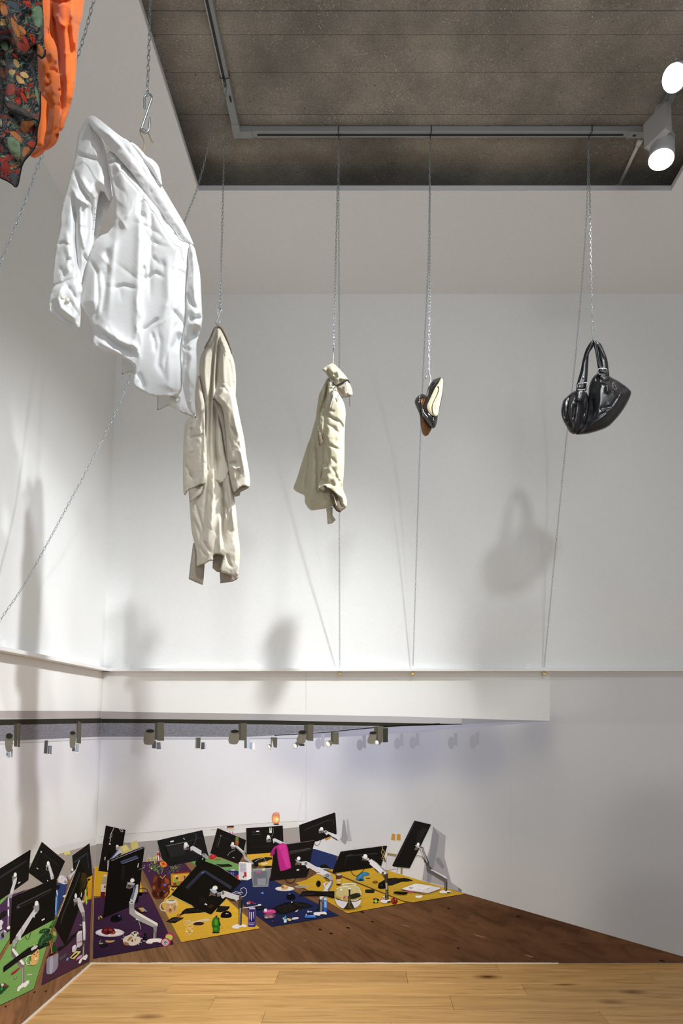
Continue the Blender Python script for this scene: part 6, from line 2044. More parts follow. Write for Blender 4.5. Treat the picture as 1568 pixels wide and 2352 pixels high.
item('B', C, 'face_mug', 'printed cream mug shaped as a shouting face with pale hair', [('d9d4c8', 2.2, '1250,1375 1200,1375 1160,1420 1160,1470 1190,1505 1250,1515'), ('c9a678', '1250,1370 1290,1400 1400,1380 1430,1390 1448,1430 1440,1480 1420,1530 1380,1550 1290,1552 1250,1530 1240,1460 1245,1400', 0), ('ddd4bc', '1248,1345 1280,1325 1380,1318 1425,1330 1430,1360 1400,1385 1330,1395 1260,1385', 1), ('8a8478', '1275,1340 1310,1328 1390,1325 1410,1338 1370,1352 1300,1352', 1), ('d4c8a4', '1415,1340 1445,1370 1452,1410 1430,1440 1415,1400'),
      ('7a5a38', 0.9, '1275,1410 1310,1425'), ('7a5a38', 0.9, '1330,1425 1375,1410'), ('e6d2ae', '1320,1420 1335,1420 1340,1465 1315,1465'), ('8c5434', '1305,1475 1340,1470 1350,1510 1335,1540 1305,1540 1298,1505', 1), ('c97a6c', '1312,1515 1335,1510 1338,1535 1315,1538'), ('a87c50', '1380,1420 1420,1430 1410,1500 1380,1520'), ('a87c50', 0.8, '1268,1480 1285,1530'), ('b8905c', 0.8, '1360,1470 1365,1530'), ('c0966a', '1260,1440 1290,1445 1285,1475 1258,1470')])
Dq = D4
item('B', Dq, 'plate', 'white oval printed plate', [('241428', '105,620 560,600 500,645 300,670 150,655', 1), ('c9bcc6', 335, 586, 238, 70), ('e0dde2', 332, 580, 228, 62), ('ecebec', 332, 576, 190, 48)])
item('B', Dq, 'meat', 'dark red printed slice of bread topping on the plate', [('c9a468', '330,600 430,580 420,615 350,628'), ('5c1c20', '190,580 215,520 280,500 340,498 400,520 425,560 435,590 400,605 340,600 300,625 240,612', 1), ('8a3034', '230,540 280,515 300,545 250,570'), ('9c4044', '320,520 380,525 370,560 320,555'), ('3a0e12', '290,560 340,570 320,600 280,600'), ('a04c4c', '370,575 410,560 425,585 390,595'), ('7a2a2c', '215,575 260,580 250,600 220,598'), ('b8a8a0', 0.9, '440,570 550,577 585,585')])
item('B', Dq, 'plush_toy', 'fluffy white and brown printed plush toy', [('d8d0c0', '545,700 580,650 640,630 700,610 760,650 830,650 850,700 820,760 760,790 690,800 620,780 560,760', 1), ('9a7448', '555,740 590,735 640,750 655,790 600,795 560,775', 1), ('a87e4c', '615,720 650,660 690,645 715,665 680,700 640,725', 1), ('1e1614', '690,715 705,695 718,705 708,735 692,735'), ('b08a60', '740,680 770,690 760,720 740,715'), ('e2dcd2', '700,575 760,560 800,575 810,620 780,650 730,640 705,610', 1), ('1d1a18', 742, 592, 16, 16), ('8a6640', '750,570 790,565 780,600 760,600'), ('2c6a58', '705,605 730,620 735,645 712,635'), ('2c6a58', '790,600 812,615 800,655 770,645'), ('26284e', '800,565 845,560 850,585 815,590'), ('b03478', 0.8, '820,595 850,590 855,620 830,628'), ('efe9de', 1.0, '545,680 530,700'), ('efe9de', 1.0, '570,645 550,640'), ('efe9de', 1.0, '700,575 690,600 640,640'), ('efe9de', 1.0, '830,740 860,755'), ('efe9de', 1.0, '800,770 815,785')])
item('B', Dq, 'nail_varnish', 'small black printed nail varnish bottle', [('0c090b', '895,598 930,595 935,640 895,645'), ('130e12', '880,655 940,650 945,715 930,730 878,725'), ('b8b4b8', '875,715 920,718 918,730 872,727'), ('c9c6c9', '845,675 868,672 870,690 850,692')])
item('B', Dq, 'small_wheels', 'pair of pink and lime printed roller wheels', [('8c1c50', 1315, 650, 74, 62), ('b02c64', 1312, 640, 70, 52), ('bcc85c', '1245,640 1290,610 1350,620 1370,670 1340,710 1300,720 1250,700', 1), ('c23468', 1250, 740, 80, 66), ('e4e2e4', 1243, 745, 56, 52), ('2a2a2c', 1243, 745, 46, 42), ('d8d8da', 1243, 745, 38, 34), ('2a2a2c', 1243, 745, 22, 20), ('9a9aa0', 1243, 745, 12, 11)])
item('B', Dq, 'bread_crust', 'small printed crust and green clip on the purple mat', [('c2a874', '262,715 300,712 340,720 415,708 418,722 370,745 300,750 265,735', 1), ('7cc060', '155,755 190,748 228,755 225,770 165,775', 1), ('b0a8ac', 0.8, '160,745 195,705')])
item('B', Dq, 'spectacle_case', 'dark printed oval object in front of the plate', [('180f16', '155,815 180,785 240,770 300,780 315,795 280,820 200,830', 1), ('4a3c48', 0.7, '190,800 280,795')])
item('B', Dq, 'calculator', 'black printed calculator with pale keys', [('16130f', '1255,408 1350,340 1400,328 1552,340 1530,360 1400,432 1330,425')] + [('6b675f', 0.8, '%d,%d %d,%d' % (1300 + 45 * i + 28 * j, 400 - 6 * i - 18 * j, 1325 + 45 * i + 28 * j, 402 - 6 * i - 18 * j)) for i in range(4) for j in range(3)])
item('B', Dq, 'pens', 'orange printed pens behind the calculator', [('a86a2c', '1420,320 1475,280 1510,265 1500,320 1470,330'), ('2a1a10', '1480,310 1520,240 1568,200 1568,270 1530,290'), ('5a4a90', 0.9, '1415,325 1465,270')])

# --- middle group
Eq = Ec
keyboard('B', Eq, '270,778 310,710 340,690 480,672 620,690 700,740 560,760 380,772', [('320,715 600,700', 9), ('310,735 620,722', 9), ('300,755 640,742', 10)], 'black printed keyboard left of the diamond monitor')
keyboard('B', Eq, '820,740 870,645 1045,655 1052,672 1010,720 960,735 900,752', [('880,665 1030,675', 5), ('870,690 1010,700', 5), ('860,712 960,722', 4)], 'black printed keyboard right of the diamond monitor', extra=[('c9b488', '890,640 930,592 958,640')])
monitor('B', Eq, '560,-75 630,-90 880,0 1240,235 1236,262 1075,425 990,530 745,790 455,665 430,635 95,468 100,450 500,0', 'large black printed monitor standing on one corner', body='14110d',
        ridges=[('2a2c40', 7.0, '345,360 590,110 640,80'), ('2f3040', 6.0, '640,80 860,220 1075,360'), ('6670b0', 2.2, '590,120 612,95 640,90'), ('45485c', 0.8, '330,345 585,85 640,65 1080,330'), ('0a0806', 1.2, '420,400 640,150 1060,385')],
        edges=[('b9b4ac', 0.5, '97,470 430,637 455,665'), ('c7c0c0', 0.5, '880,0 1240,235'), ('a8ccac', 0.5, '100,478 430,645')],
        extras=[('1c1814', '560,480 700,560 580,600 540,560'), ('3a2410', '690,660 740,615 790,640 740,690'), ('d8d8d4', '632,620 655,602 685,628 672,640 650,628')],
        arm=[('6a5848', '710,488 735,410 800,440 830,480 790,485 770,470'), ('a8b4c8', '722,372 745,365 830,390 850,420 800,450 790,440 735,400'), (W2, '762,370 775,330 810,312 845,325 855,360 830,385 790,390', 1), (G2, '835,430 905,420 910,480 850,500'), (G1, '845,430 900,420 905,440 850,455'),
             (W1, '905,420 940,395 975,400 1080,440 1250,490 1262,510 1230,548 1180,545 1160,575 1140,545 980,500 940,528 915,510 905,470'), ('5c4a3a', 940, 435, 22, 30), ('8a7c6c', 940, 435, 12, 17), ('3a3028', '985,500 1140,548 1130,570 1060,560'),
             (G3, '1200,540 1262,500 1262,640 1250,780 1245,965 1195,965 1200,790 1195,640'), ('5a4a3c', 1222, 510, 24, 32), ('a39c94', '1210,680 1235,680 1228,780 1208,790'), ('8c847c', '1205,790 1225,790 1222,960 1205,960'), ('1c1612', '1235,560 1258,540 1255,680 1235,660'),
             ('e4e2e0', '1080,1005 1090,975 1150,948 1200,945 1200,965 1245,965 1250,945 1300,945 1328,970 1315,995 1290,1000 1270,990 1200,1000 1195,1022 1120,1022', 1), ('b5b3ae', 0.8, '1090,1005 1190,1022')])
item('B', Eq, 'cable', 'white printed cable beside the diamond monitor arm', [('d8d8dc', 1.1, '1090,440 1150,415 1270,435 1230,400 1235,365 1280,345 1320,370 1330,430 1300,480 1255,500'), ('d0d0d6', 1.0, '1130,440 1200,440 1240,465')])
item('B', Eq, 'mouse', 'black printed mouse on the yellow mat', [('0c0a09', '900,830 905,780 950,735 1020,725 1070,755 1088,800 1070,835 1000,845 930,842', 1), ('c9c6be', '985,765 1000,760 1010,775 1030,765 1028,780 990,782')])
item('B', Eq, 'green_bottle', 'green glass printed bottle shaped like a figure', [('2a2418', '758,1075 820,1050 890,1070 880,1090 830,1098 765,1095', 1), ('2c6a20', '790,830 860,830 885,860 880,890 910,960 880,990 895,1020 885,1060 840,1075 770,1065 775,1000 755,970 760,900'), ('49982f', '800,860 850,860 860,960 800,970'), ('173a10', '855,835 885,850 870,880 900,960 880,985 870,930'), ('3f8a2c', '790,1000 850,1000 850,1050 790,1050'), ('15300e', 0.9, '765,985 880,992'), ('4a3a28', '815,805 848,800 850,835 815,838'), ('6b5a30', 0.6, '905,980 940,1000 935,1022 905,1010')])
item('B', Eq, 'energy_can', 'purple printed drink can with three white claw marks', [('2e2166', '1350,700 1385,672 1455,672 1482,705 1480,960 1460,990 1360,990 1345,965'), ('b8b6c8', '1362,690 1385,670 1455,668 1475,690 1460,702 1375,702', 0), ('5a4a9c', '1350,712 1372,712 1368,970 1348,965'), ('4a3c88', '1455,712 1480,712 1478,955 1458,970'), ('dcdce6', '1372,745 1384,743 1380,865 1375,868'), ('dcdce6', '1400,748 1412,745 1408,900 1398,865'), ('dcdce6', '1432,745 1445,742 1438,860 1432,830'), ('8a80b8', 0.9, '1360,918 1465,918'), ('d8d4e4', 1.2, '1362,945 1450,945'), ('8a80b8', 0.6, '1375,965 1440,965')])
item('B', Eq, 'earphones', 'tangle of white printed earphones', [('dfd0b0', 1.0, '290,900 340,880 400,880 410,910 350,925 300,950 330,970 400,950 410,900 350,890 330,930'), ('e4d8c0', 1.0, '350,990 380,950 440,950 450,990 400,1010 350,1000 345,1050'), ('e4dccc', 1.0, '380,1010 430,1050'), ('e8e4dc', 345, 1068, 14, 12), ('e8e4dc', 435, 1058, 14, 12), ('d8d6d0', 392, 1098, 24, 12), ('3a3632', 390, 1090, 16, 7)])
item('B', Eq, 'usb_bracelet', 'pale printed pill strip', [('c9c0a8', '410,915 540,880 680,850 735,872 700,890 560,905 430,935')] + [('e6e2d6', 0.9, '%d,%d %d,%d' % (450 + 34 * k, 908 - 7 * k, 470 + 34 * k, 915 - 7 * k)) for k in range(8)])
item('B', Eq, 'chocolate_bar', 'dark chocolate printed biscuit', [('d0a878', '470,960 560,970 620,955 600,972 520,978'), ('3c2018', '450,945 480,915 560,908 630,920 635,935 600,960 520,968 470,962', 1)])
item('B', Eq, 'snack_packet', 'purple printed scraps left of the diamond monitor', [('4a3a78', '85,375 105,360 150,385 125,400'), ('5a3c70', '25,515 90,470 100,480 40,522')])

Fq = Fc_
monitor('B', Fq, '68,505 715,355 722,365 808,715 800,770 660,790 240,870 130,760 105,720', 'wide black printed monitor behind the vase', body='1b1b1a',
        ridges=[('7a7a76', 1.2, '190,585 490,525'), ('3c3c3a', 0.9, '490,525 700,462 712,490'), ('0c0b0a', 2.2, '175,600 235,750'), ('2b2b2a', 0.8, '245,745 600,690'), ('55554f', 0.9, '590,390 625,410 632,460 620,520 590,575'), ('2e2e2c', 1, '330,455 400,445')],
        edges=[('d6c2c8', 0.6, '70,503 715,353'), ('c9d0c6', 0.5, '722,365 808,715'), ('b5c4b0', 0.5, '66,510 130,760')], extras=[('e6e6e6', '256,515 305,503 308,520 260,533'), ('c9c9c4', '440,475 448,468 468,486 460,492'), ('262625', '200,600 480,545 470,700 260,745')],
        arm=[(G2, '445,580 520,560 530,630 480,640 450,645'), (W1, '450,575 470,560 525,575 520,600 460,620'), (G3, 505, 610, 18, 16), (W2, '452,560 460,538 490,530 510,550 508,575 470,582', 1), ('15120f', 540, 605, 20, 20), (W1, '545,600 580,580 620,600 712,655 705,710 690,715 570,640 550,660'), ('3a3636', '560,640 690,712 640,700 570,660'), (G1, '700,700 760,690 800,730 800,775 740,770 720,740'), ('20222c', '705,655 735,645 740,690 705,690'), (G3, 740, 728, 22, 22), ('c9c9c6', 740, 728, 12, 12)])
item('B', Fq, 'cable', 'dark printed speaker with a green light', [('121212', '615,830 640,775 700,745 770,760 760,800 690,830 650,870 620,860', 1), ('7ac060', 722, 772, 12, 11)])
monitor('B', Fq, '935,325 960,330 1345,495 1348,530 1295,740 1240,840 1235,840 838,690 832,675', 'black printed monitor with a little cactus in front', body='171412',
        ridges=[('5a5854', 1.0, '985,440 940,605'), ('33302d', 0.8, '985,440 1180,530'), ('403d39', 0.7, '955,470 915,600'), ('8a8884', 1.2, '1080,725 1110,680 1190,640'), ('24201d', 1, '1130,740 1230,790')], edges=[('d6c2c8', 0.6, '937,324 1345,494'), ('b8bba4', 0.6, '932,330 832,680'), ('bcc8b0', 0.5, '1346,520 1320,640')],
        extras=[('e0e0e8', '975,435 985,430 992,440 984,446'), ('dcdcd8', '1150,742 1172,748 1186,758 1165,760')],
        arm=[(G2, '1128,580 1190,570 1195,620 1140,628'), (W1, '1118,570 1150,560 1200,575 1195,600 1130,590'), (W2, '1133,565 1138,535 1160,525 1176,540 1174,565 1150,572', 1), (G1, '1190,580 1215,575 1310,660 1330,665 1340,720 1310,720 1290,690 1205,610'), ('d8d6d2', '1200,585 1225,580 1320,665 1300,670'), ('a8a5a2', '1310,700 1345,730 1480,840 1470,870 1430,845 1320,770'), (G3, '1430,845 1475,850 1490,900 1460,915 1435,880'), ('161412', 1490, 850, 36, 40), ('b0362c', 1474, 885, 6, 6)])
item('B', Fq, 'cactus_pot', 'small printed cactus in a terracotta pot', [('5a6a34', '1192,480 1200,450 1215,438 1238,450 1246,490 1238,522 1205,522 1192,510', 1), ('8a9a58', 1.0, '1215,450 1212,515'), ('96502c', '1185,520 1248,520 1238,575 1200,575'), ('a8603a', '1185,518 1248,518 1246,532 1187,532')])
item('B', Fq, 'cake_slice', 'slice of layered printed cake on a white plate on the sill', [('d2d2d4', '1040,348 1060,340 1200,335 1180,348 1080,352'), ('4a1c20', '1075,298 1170,292 1174,320 1072,322'), ('cba870', '1070,320 1170,318 1165,332 1068,334'), ('b8b094', 0.9, '840,350 920,345'), ('b0b0b0', 0.7, '975,330 1010,320 1050,325')])
item('B', Fq, 'pink_cups', 'two tiny pink printed marks below the cake', [('c95c9c', '1110,375 1122,375 1124,395 1112,395'), ('c95c9c', '1148,375 1160,375 1162,408 1150,402')])
item('B', Fq, 'red_packet', 'crumpled red printed packet with a biscuit', [('b8282c', '812,735 850,705 880,702 925,725 930,740 890,760 880,775 830,778', 1), ('dc6a6a', '860,720 880,715 875,745'), ('8a6a3a', '885,775 930,762 985,768 985,785 920,788', 1)])
keyboard('B', Fq, '912,842 1000,848 1100,842 1155,870 1130,880 1050,885 990,888', [('950,855 1110,858', 6), ('980,872 1110,872', 5)], 'black printed keyboard on the green mat')
item('B', Fq, 'energy_can', 'blue printed drink can behind the white carton', [('2c2a68', '1118,940 1130,922 1190,920 1202,940 1205,1030 1180,1010 1116,990'), ('b5b4c4', '1122,935 1135,920 1190,918 1198,935 1160,945'), ('c9c9dc', '1130,965 1136,963 1140,995 1132,993'), ('c9c9dc', '1158,965 1164,963 1166,1000 1160,1000')])
item('B', Fq, 'tomato', 'red printed tomato by the carton', [('a82c20', 1246, 1034, 38, 40), ('d05c44', 1235, 1015, 12, 9)])
item('B', Fq, 'carton', 'white printed carton with a red picture and grey lines', [('d2d0d6', '1243,822 1350,832 1362,1080 1240,1065'), ('dddce0', '1243,822 1270,812 1425,825 1350,834'), ('e9e9ea', '1350,832 1425,822 1425,1050 1362,1080'), ('b8b4c4', '1255,832 1345,840 1352,965 1262,960'), ('a02c34', '1318,962 1352,960 1355,1025 1322,1030'), ('1a1618', '1300,1020 1318,1012 1318,1040 1300,1040'), ('7a7884', 0.5, '1268,860 1320,868'), ('7a7884', 0.5, '1268,880 1315,888'), ('7a7884', 0.5, '1268,905 1338,915'), ('7a7884', 0.5, '1268,925 1330,933')])
Gq = Gc
item('B', Gq, 'plastic_box', 'clear grey printed plastic box', [('7c8088', '125,950 400,935 405,1020 380,1085 365,1220 135,1225 120,1080'), ('9a9ea4', '130,950 400,938 400,958 130,970'), ('666b75', '140,1000 340,985 345,1180 145,1195'), ('d0508c', 1.1, '178,1000 265,995 262,1010 240,1005 200,1012 180,1005'), ('c9d08c', '270,950 315,935 318,975 275,980'), ('8b8f96', '200,1100 330,1090 325,1190 205,1195')])
keyboard('B', Gq, '110,830 180,800 330,775 420,780 430,800 350,830 240,855 150,870', [('150,840 400,795', 10), ('180,852 380,815', 8)], 'black printed keyboard behind the pink towel', extra=[('b8b8c0', 0.8, '160,845 220,810 300,785 330,840')])
item('B', Gq, 'scribble', 'white printed scribble on the yellow mat', [('e0c890', 0.9, '110,800 120,780 150,780 160,800 180,780 210,770 205,790')])
item('B', Gq, 'nut_packet', 'cream printed packet on the yellow mat', [('d9c48c', '250,865 310,850 370,860 360,885 300,895 255,895', 1)])
keyboard('B', Gq, '285,915 340,905 420,905 410,935 330,940', [('310,922 400,920', 5)], 'black printed keyboard under the towel')
monitor('B', Gq, '35,340 582,300 592,560 592,700 430,705 45,735 32,725', 'square-on black printed monitor with a small label hanging on it', body='171412',
        ridges=[('4a4846', 1.2, '125,440 260,430'), ('2a2725', 0.8, '120,470 125,635 560,600 555,420'), ('8a8884', 0.6, '440,340 445,400 415,470'), ('55524e', 0.5, '335,380 350,405')], edges=[('d6c0c6', 0.7, '36,338 580,300'), ('b8c4a8', 0.6, '33,345 36,725'), ('b9c0c4', 0.5, '590,320 598,560')],
        extras=[('2a2827', '118,380 240,376 240,412 118,416'), ('e6e6e6', '186,380 228,378 228,396 187,398'), ('dcdcd4', '382,335 420,335 418,412 382,412'), ('3c6a4a', 402, 352, 14, 12), ('b03428', '385,374 416,374 416,380 385,380')],
        arm=[(G2, '330,500 400,490 408,545 340,552'), (W1, '335,490 400,480 402,500 340,510'), (W2, '340,480 348,450 372,443 390,458 390,480 360,488', 1), (G3, 378, 515, 16, 14), ('1a1614', 425, 518, 18, 22), (W1, '430,505 460,490 620,565 640,580 540,580 460,545 445,570'), ('2a2422', 0.9, '540,575 460,540')])
monitor('B', Gq, '825,295 1355,105 1372,118 1392,420 1385,432 1095,540 850,550 838,530', 'black printed monitor tilted up to the right against the pale wall', body='181412',
        ridges=[('2e2b2a', 1.6, '905,370 1240,230 1335,215 1345,290'), ('3c3838', 0.7, '900,380 925,360 1250,222')], edges=[('d9c4ca', 0.7, '826,294 1355,104'), ('b8c0b8', 0.6, '824,300 840,540'), ('c0c4c8', 0.5, '1374,120 1394,420')],
        arm=[(G2, '1120,360 1190,350 1195,410 1125,420'), (W1, '1125,355 1190,345 1190,375 1130,378'), (W2, '1140,350 1148,328 1170,322 1188,338 1188,358 1160,365', 1), (G3, 1160, 398, 14, 10), (W1, '1190,385 1230,372 1255,390 1400,445 1500,510 1480,555 1420,525 1265,425 1240,445 1225,430'), (G2, 1225, 398, 18, 16), (G1, 1465, 505, 30, 22), ('1c1816', 1.0, '1290,455 1340,490 1400,520'), ('1c1816', 1.0, '1320,465 1380,500 1410,525')])
item('B', Gq, 'cable', 'thin black printed cable loop at the tilted monitor', [('181412', 1.0, '1062,570 1080,600 1105,602 1130,580 1160,515')])
item('B', Gq, 'sticky_note', 'ochre printed note below the tilted monitor', [('b4852c', '1220,495 1300,465 1305,485 1240,522 1218,520')])
item('B', Gq, 'salt_lamp', 'glowing orange printed salt lamp on the sill', [('cf8a6c', '415,180 425,130 455,105 495,95 530,112 538,170 535,240 525,275 445,280 420,240', 1), ('e8a868', '430,170 480,150 530,175 530,240 500,265 440,262', 1), ('f4cf80', 492, 212, 34, 32), ('f8e4a8', 495, 212, 18, 18), ('f0c078', 452, 215, 18, 22), ('d9a094', '460,110 500,100 525,120 500,135 470,130'), ('3a201c', '440,275 530,272 520,292 450,292')])
monitor('B', Gq, '630,580 1060,525 1070,535 1040,620 1000,820 985,960 945,1060 945,1075 390,1130 400,1080 440,740 560,600', 'black printed monitor with a pink towel hung over it', body='171312',
        ridges=[('34302f', 5.0, '680,720 990,650'), ('57534f', 0.9, '680,690 985,642 1008,660'), ('24201e', 1.2, '1000,680 1005,800'), ('4a4646', 0.8, '645,585 1058,527')], edges=[('8a6a72', 0.5, '635,582 1055,525')],
        extras=[('171312', '395,1080 945,1000 940,1050 390,1135'), ('dadae0', '790,960 830,955 825,975 790,980')],
        arm=[('6a5648', '765,895 785,840 830,850 850,895 800,890'), (G1, '762,810 850,840 870,850 850,870 800,850'), (W2, '790,810 800,775 825,762 848,780 845,815 815,825', 1), (W1, '862,845 935,835 960,850 960,895 865,895'), (W1, '915,840 970,850 1050,900 1290,1010 1300,1035 1200,1075 1160,1045 985,940 950,945 920,890'), (G2, 930, 870, 22, 20), (G1, '1200,1040 1270,1020 1330,1070 1332,1140 1265,1100 1215,1080')])
item('B', Gq, 'towel', 'bright pink printed towel over the monitor corner', [('b0287c', '385,745 440,630 500,600 570,560 630,575 655,620 665,680 680,770 712,930 700,945 555,988 540,975 510,840 490,640 475,640 445,740 430,765'), ('c43a90', '500,625 570,575 630,590 640,660 700,920 640,950 590,800 530,640'), ('7c1a58', 0.9, '490,630 505,720 540,970'), ('98206c', '390,740 440,640 478,640 445,740 430,765'), ('8c1c62', 0.8, '530,690 600,650')])
Hq = Hc
item('B', Hq, 'cable', 'black printed cable hanging under the towel monitor', [('1a1614', 1.3, '612,230 625,275 660,310 710,318 750,290 800,220 830,150'), ('2a2422', 0.6, '830,150 850,110 900,85')])
a = Print('B', Hq)
shapes(a, [(G1, '1180,200 1260,165 1330,215 1330,275 1290,250 1265,230 1205,228'), ('5f5a58', 1252, 205, 26, 24), ('8a8684', 1252, 205, 15, 14), (G2, '1290,270 1332,270 1335,330 1270,450 1250,440 1290,330'), (W1, '1288,290 1318,285 1300,340 1240,440 1250,455 1165,560 1150,565 1130,548 1190,430 1240,340'),
           (W1, '1180,330 1250,290 1255,305 1215,330 1245,450 1225,455 1200,350 1185,340'), ('dde2ec', '1225,430 1262,425 1262,458 1230,458'), (G2, '1170,555 1200,520 1250,460 1270,450 1190,590 1170,600'), ('57535a', '1135,565 1175,560 1180,680 1175,755 1140,755 1140,660'), ('1c1a1c', '1130,560 1145,560 1135,700 1075,750 1070,740 1115,690'), ('8c8a8e', '1150,600 1165,600 1165,750 1150,750'),
           ('d8d8da', '1040,770 1060,750 1140,750 1220,740 1245,770 1235,790 1210,785 1150,780 1140,805 1090,800 1045,790', 1), ('1b1816', 1.4, '1200,228 1240,260 1250,290'), ('1b1816', 1.4, '1215,225 1265,255 1280,290')])
a.build('printed_monitor_arm', MUB, 'jointed grey printed arm and foot standing on the navy mat')
keyboard('B', Hq, '410,705 500,660 600,615 720,595 860,605 960,625 1045,665 900,685 830,700 740,740 620,775 540,775 470,750 420,725', [('480,700 690,630', 9), ('510,715 720,645', 9), ('540,735 750,665', 9), ('570,755 770,690', 8), ('760,620 980,650', 9), ('770,640 960,665', 8)], 'big split black printed keyboard on the navy mat', extra=[('e0dcdc', 718, 603, 10, 9)])
item('B', Hq, 'mouse', 'round black printed mouse on the navy mat', [('0a0a0f', '632,535 640,495 680,474 740,478 772,510 775,550 740,572 660,570', 1), ('6a90d0', '668,478 695,473 700,482 675,488')])
item('B', Hq, 'plate', 'white printed plate with a filled roll', [('161830', '480,430 740,425 700,450 560,452', 1), ('a8a8b4', 612, 402, 145, 36), ('d9d8da', 612, 396, 140, 32), ('c49c62', '555,395 560,360 590,338 640,350 668,375 660,405 610,420 570,412', 1), ('d8bc88', '590,345 640,352 655,372 610,370'), ('8a3c28', '560,368 590,360 600,380 575,385'), ('4c8a3a', '530,370 548,358 552,375 540,382')])
item('B', Hq, 'small_blue_scraps', 'tiny blue printed scraps on the navy mat', [('5a8ad8', '250,462 268,452 282,470 262,472'), ('7aa4e4', '270,455 290,448 292,475 276,480')])
item('B', Hq, 'nail_brush', 'pink printed eraser and red pen', [('b87884', '40,605 62,598 98,605 95,632 45,635', 1), ('c8a8b0', '42,608 60,600 66,632 48,634'), ('a82834', '58,585 75,580 185,622 182,632 70,595')])
item('B', Hq, 'toothbrush', 'white printed toothbrush lying behind the purple can', [('d9d9dc', '-20,685 90,670 215,648 215,656 100,680 -20,694'), ('c9d4dc', '208,632 255,626 260,652 215,660')])
item('B', Hq, 'remote_control', 'black printed keypad behind the lunch box', [('111014', '170,680 250,665 325,688 290,705 230,720 190,710'), ('3c3a40', 0.7, '200,685 290,690'), ('3c3a40', 0.7, '200,697 270,702')])
item('B', Hq, 'lunch_box', 'clear printed lunch box of fruit with a pink lid', [('5a4858', '295,775 470,770 468,830 420,845 330,852 298,830'), ('8a5c68', '320,790 400,785 430,800 440,835 350,845'), ('b08c98', 335, 830, 26, 16), ('a07a80', 405, 822, 26, 18), ('c43c84', '285,745 300,722 360,712 450,712 482,740 478,765 400,775 300,770', 1), ('d860a0', '310,735 440,722 460,740 330,752'), ('8c2c60', 0.7, '345,740 360,755 400,755 438,725'), ('dcd4d8', '300,705 320,697 345,700 346,745 304,748')])
item('B', Hq, 'eye_drops', 'small turquoise printed dropper bottle', [('3a94a8', '612,808 625,802 635,820 636,850 605,850'), ('a8c9dc', '598,855 642,852 640,905 600,912'), ('d0dce4', '600,875 640,873 638,900 602,903'), ('d8cfb4', '582,835 600,830 600,860 585,860'), ('c9b86c', '640,840 700,850 715,862 700,885 660,880', 1), ('d2d0d4', '715,850 740,830 815,825 825,845 800,855 725,868', 1)])
item('B', Hq, 'small_clip', 'white printed tick-shaped clip', [('d0d0d8', '768,740 785,732 812,712 816,718 795,745 770,748')])
item('B', Hq, 'blue_packet', 'blue and silver printed sweet packet', [('2c68c0', '908,822 930,775 960,800 1075,795 1082,835 930,840'), ('a0b8e0', '930,775 942,775 940,805 925,810'), ('7aa0dc', '960,800 1060,795 1065,812 965,815'), ('b0b4c4', '945,750 960,718 972,735 1020,735 1028,752 985,752 960,760')])
item('B', Hq, 'blue_bottle', 'slim blue printed bottle behind the arm', [('3868c0', '1198,560 1245,560 1248,740 1190,745'), ('a8c4e4', '1200,540 1220,528 1240,540 1245,572 1200,572'), ('7aa8e8', '1205,590 1240,590 1238,680 1208,680'), ('2450a0', '1196,690 1246,690 1246,738 1192,742')])
item('B', Hq, 'small_stains', 'faint printed crumbs on the navy mat', [('7a4c3c', 430, 885, 12, 6), ('15152c', 0.8, '450,905 490,890 545,900 520,918 460,915')])
Iq = Ic
item('B', Iq, 'papers', 'papers and a dark cap printed behind the grey arm', [('8a3424', 0.9, '-90,95 -40,85 100,90'), ('cfccd6', '-160,115 -60,85 60,88 120,105 100,118 -140,125'), ('141814', '-60,80 0,40 60,40 130,100 100,108 -20,98')])
item('B', Iq, 'sausage_roll', 'white printed mouse-shaped roll on the yellow mat', [('d2cccc', '-95,178 -40,168 30,160 38,178 20,195 -50,202 -92,195', 1), ('8c3430', '-90,172 -50,168 -40,178 -85,184')])
item('B', Iq, 'snack_tin', 'brown printed spread jar with a cream label', [('3c1c14', '218,205 320,200 310,360 300,385 232,385 225,300'), ('c4ae74', '228,285 312,270 308,355 232,352'), ('b0aaa4', '222,200 250,192 310,195 322,208 290,222 240,222', 1), ('4a6a30', 270, 278, 12, 7), ('2a1a10', 0.8, '240,318 255,318'), ('2a1a10', 0.9, '280,318 300,315'), ('5a2a1c', '225,235 318,225 314,265 228,280')])
keyboard('B', Iq, '-380,555 -330,485 -200,465 -80,475 0,480 195,475 210,590 160,590 60,560 -60,560', [('-340,520 -130,500', 8), ('-340,540 -120,520', 8), ('20,505 180,510', 6), ('60,530 190,540', 5)], 'black printed keyboard left of the fish bowl')
item('B', Iq, 'banknote', 'pale printed banknote between the mats', [('a89c88', '-460,400 -380,375 -240,385 -190,398 -300,420 -400,425'), ('6a6054', 0.7, '-400,395 -270,402'), ('8a7c68', '-420,405 -360,395 -350,412 -400,418')])
item('B', Iq, 'mouse', 'black printed mouse beside the grey arm', [('0d0c0c', -62, 355, 38, 52)])
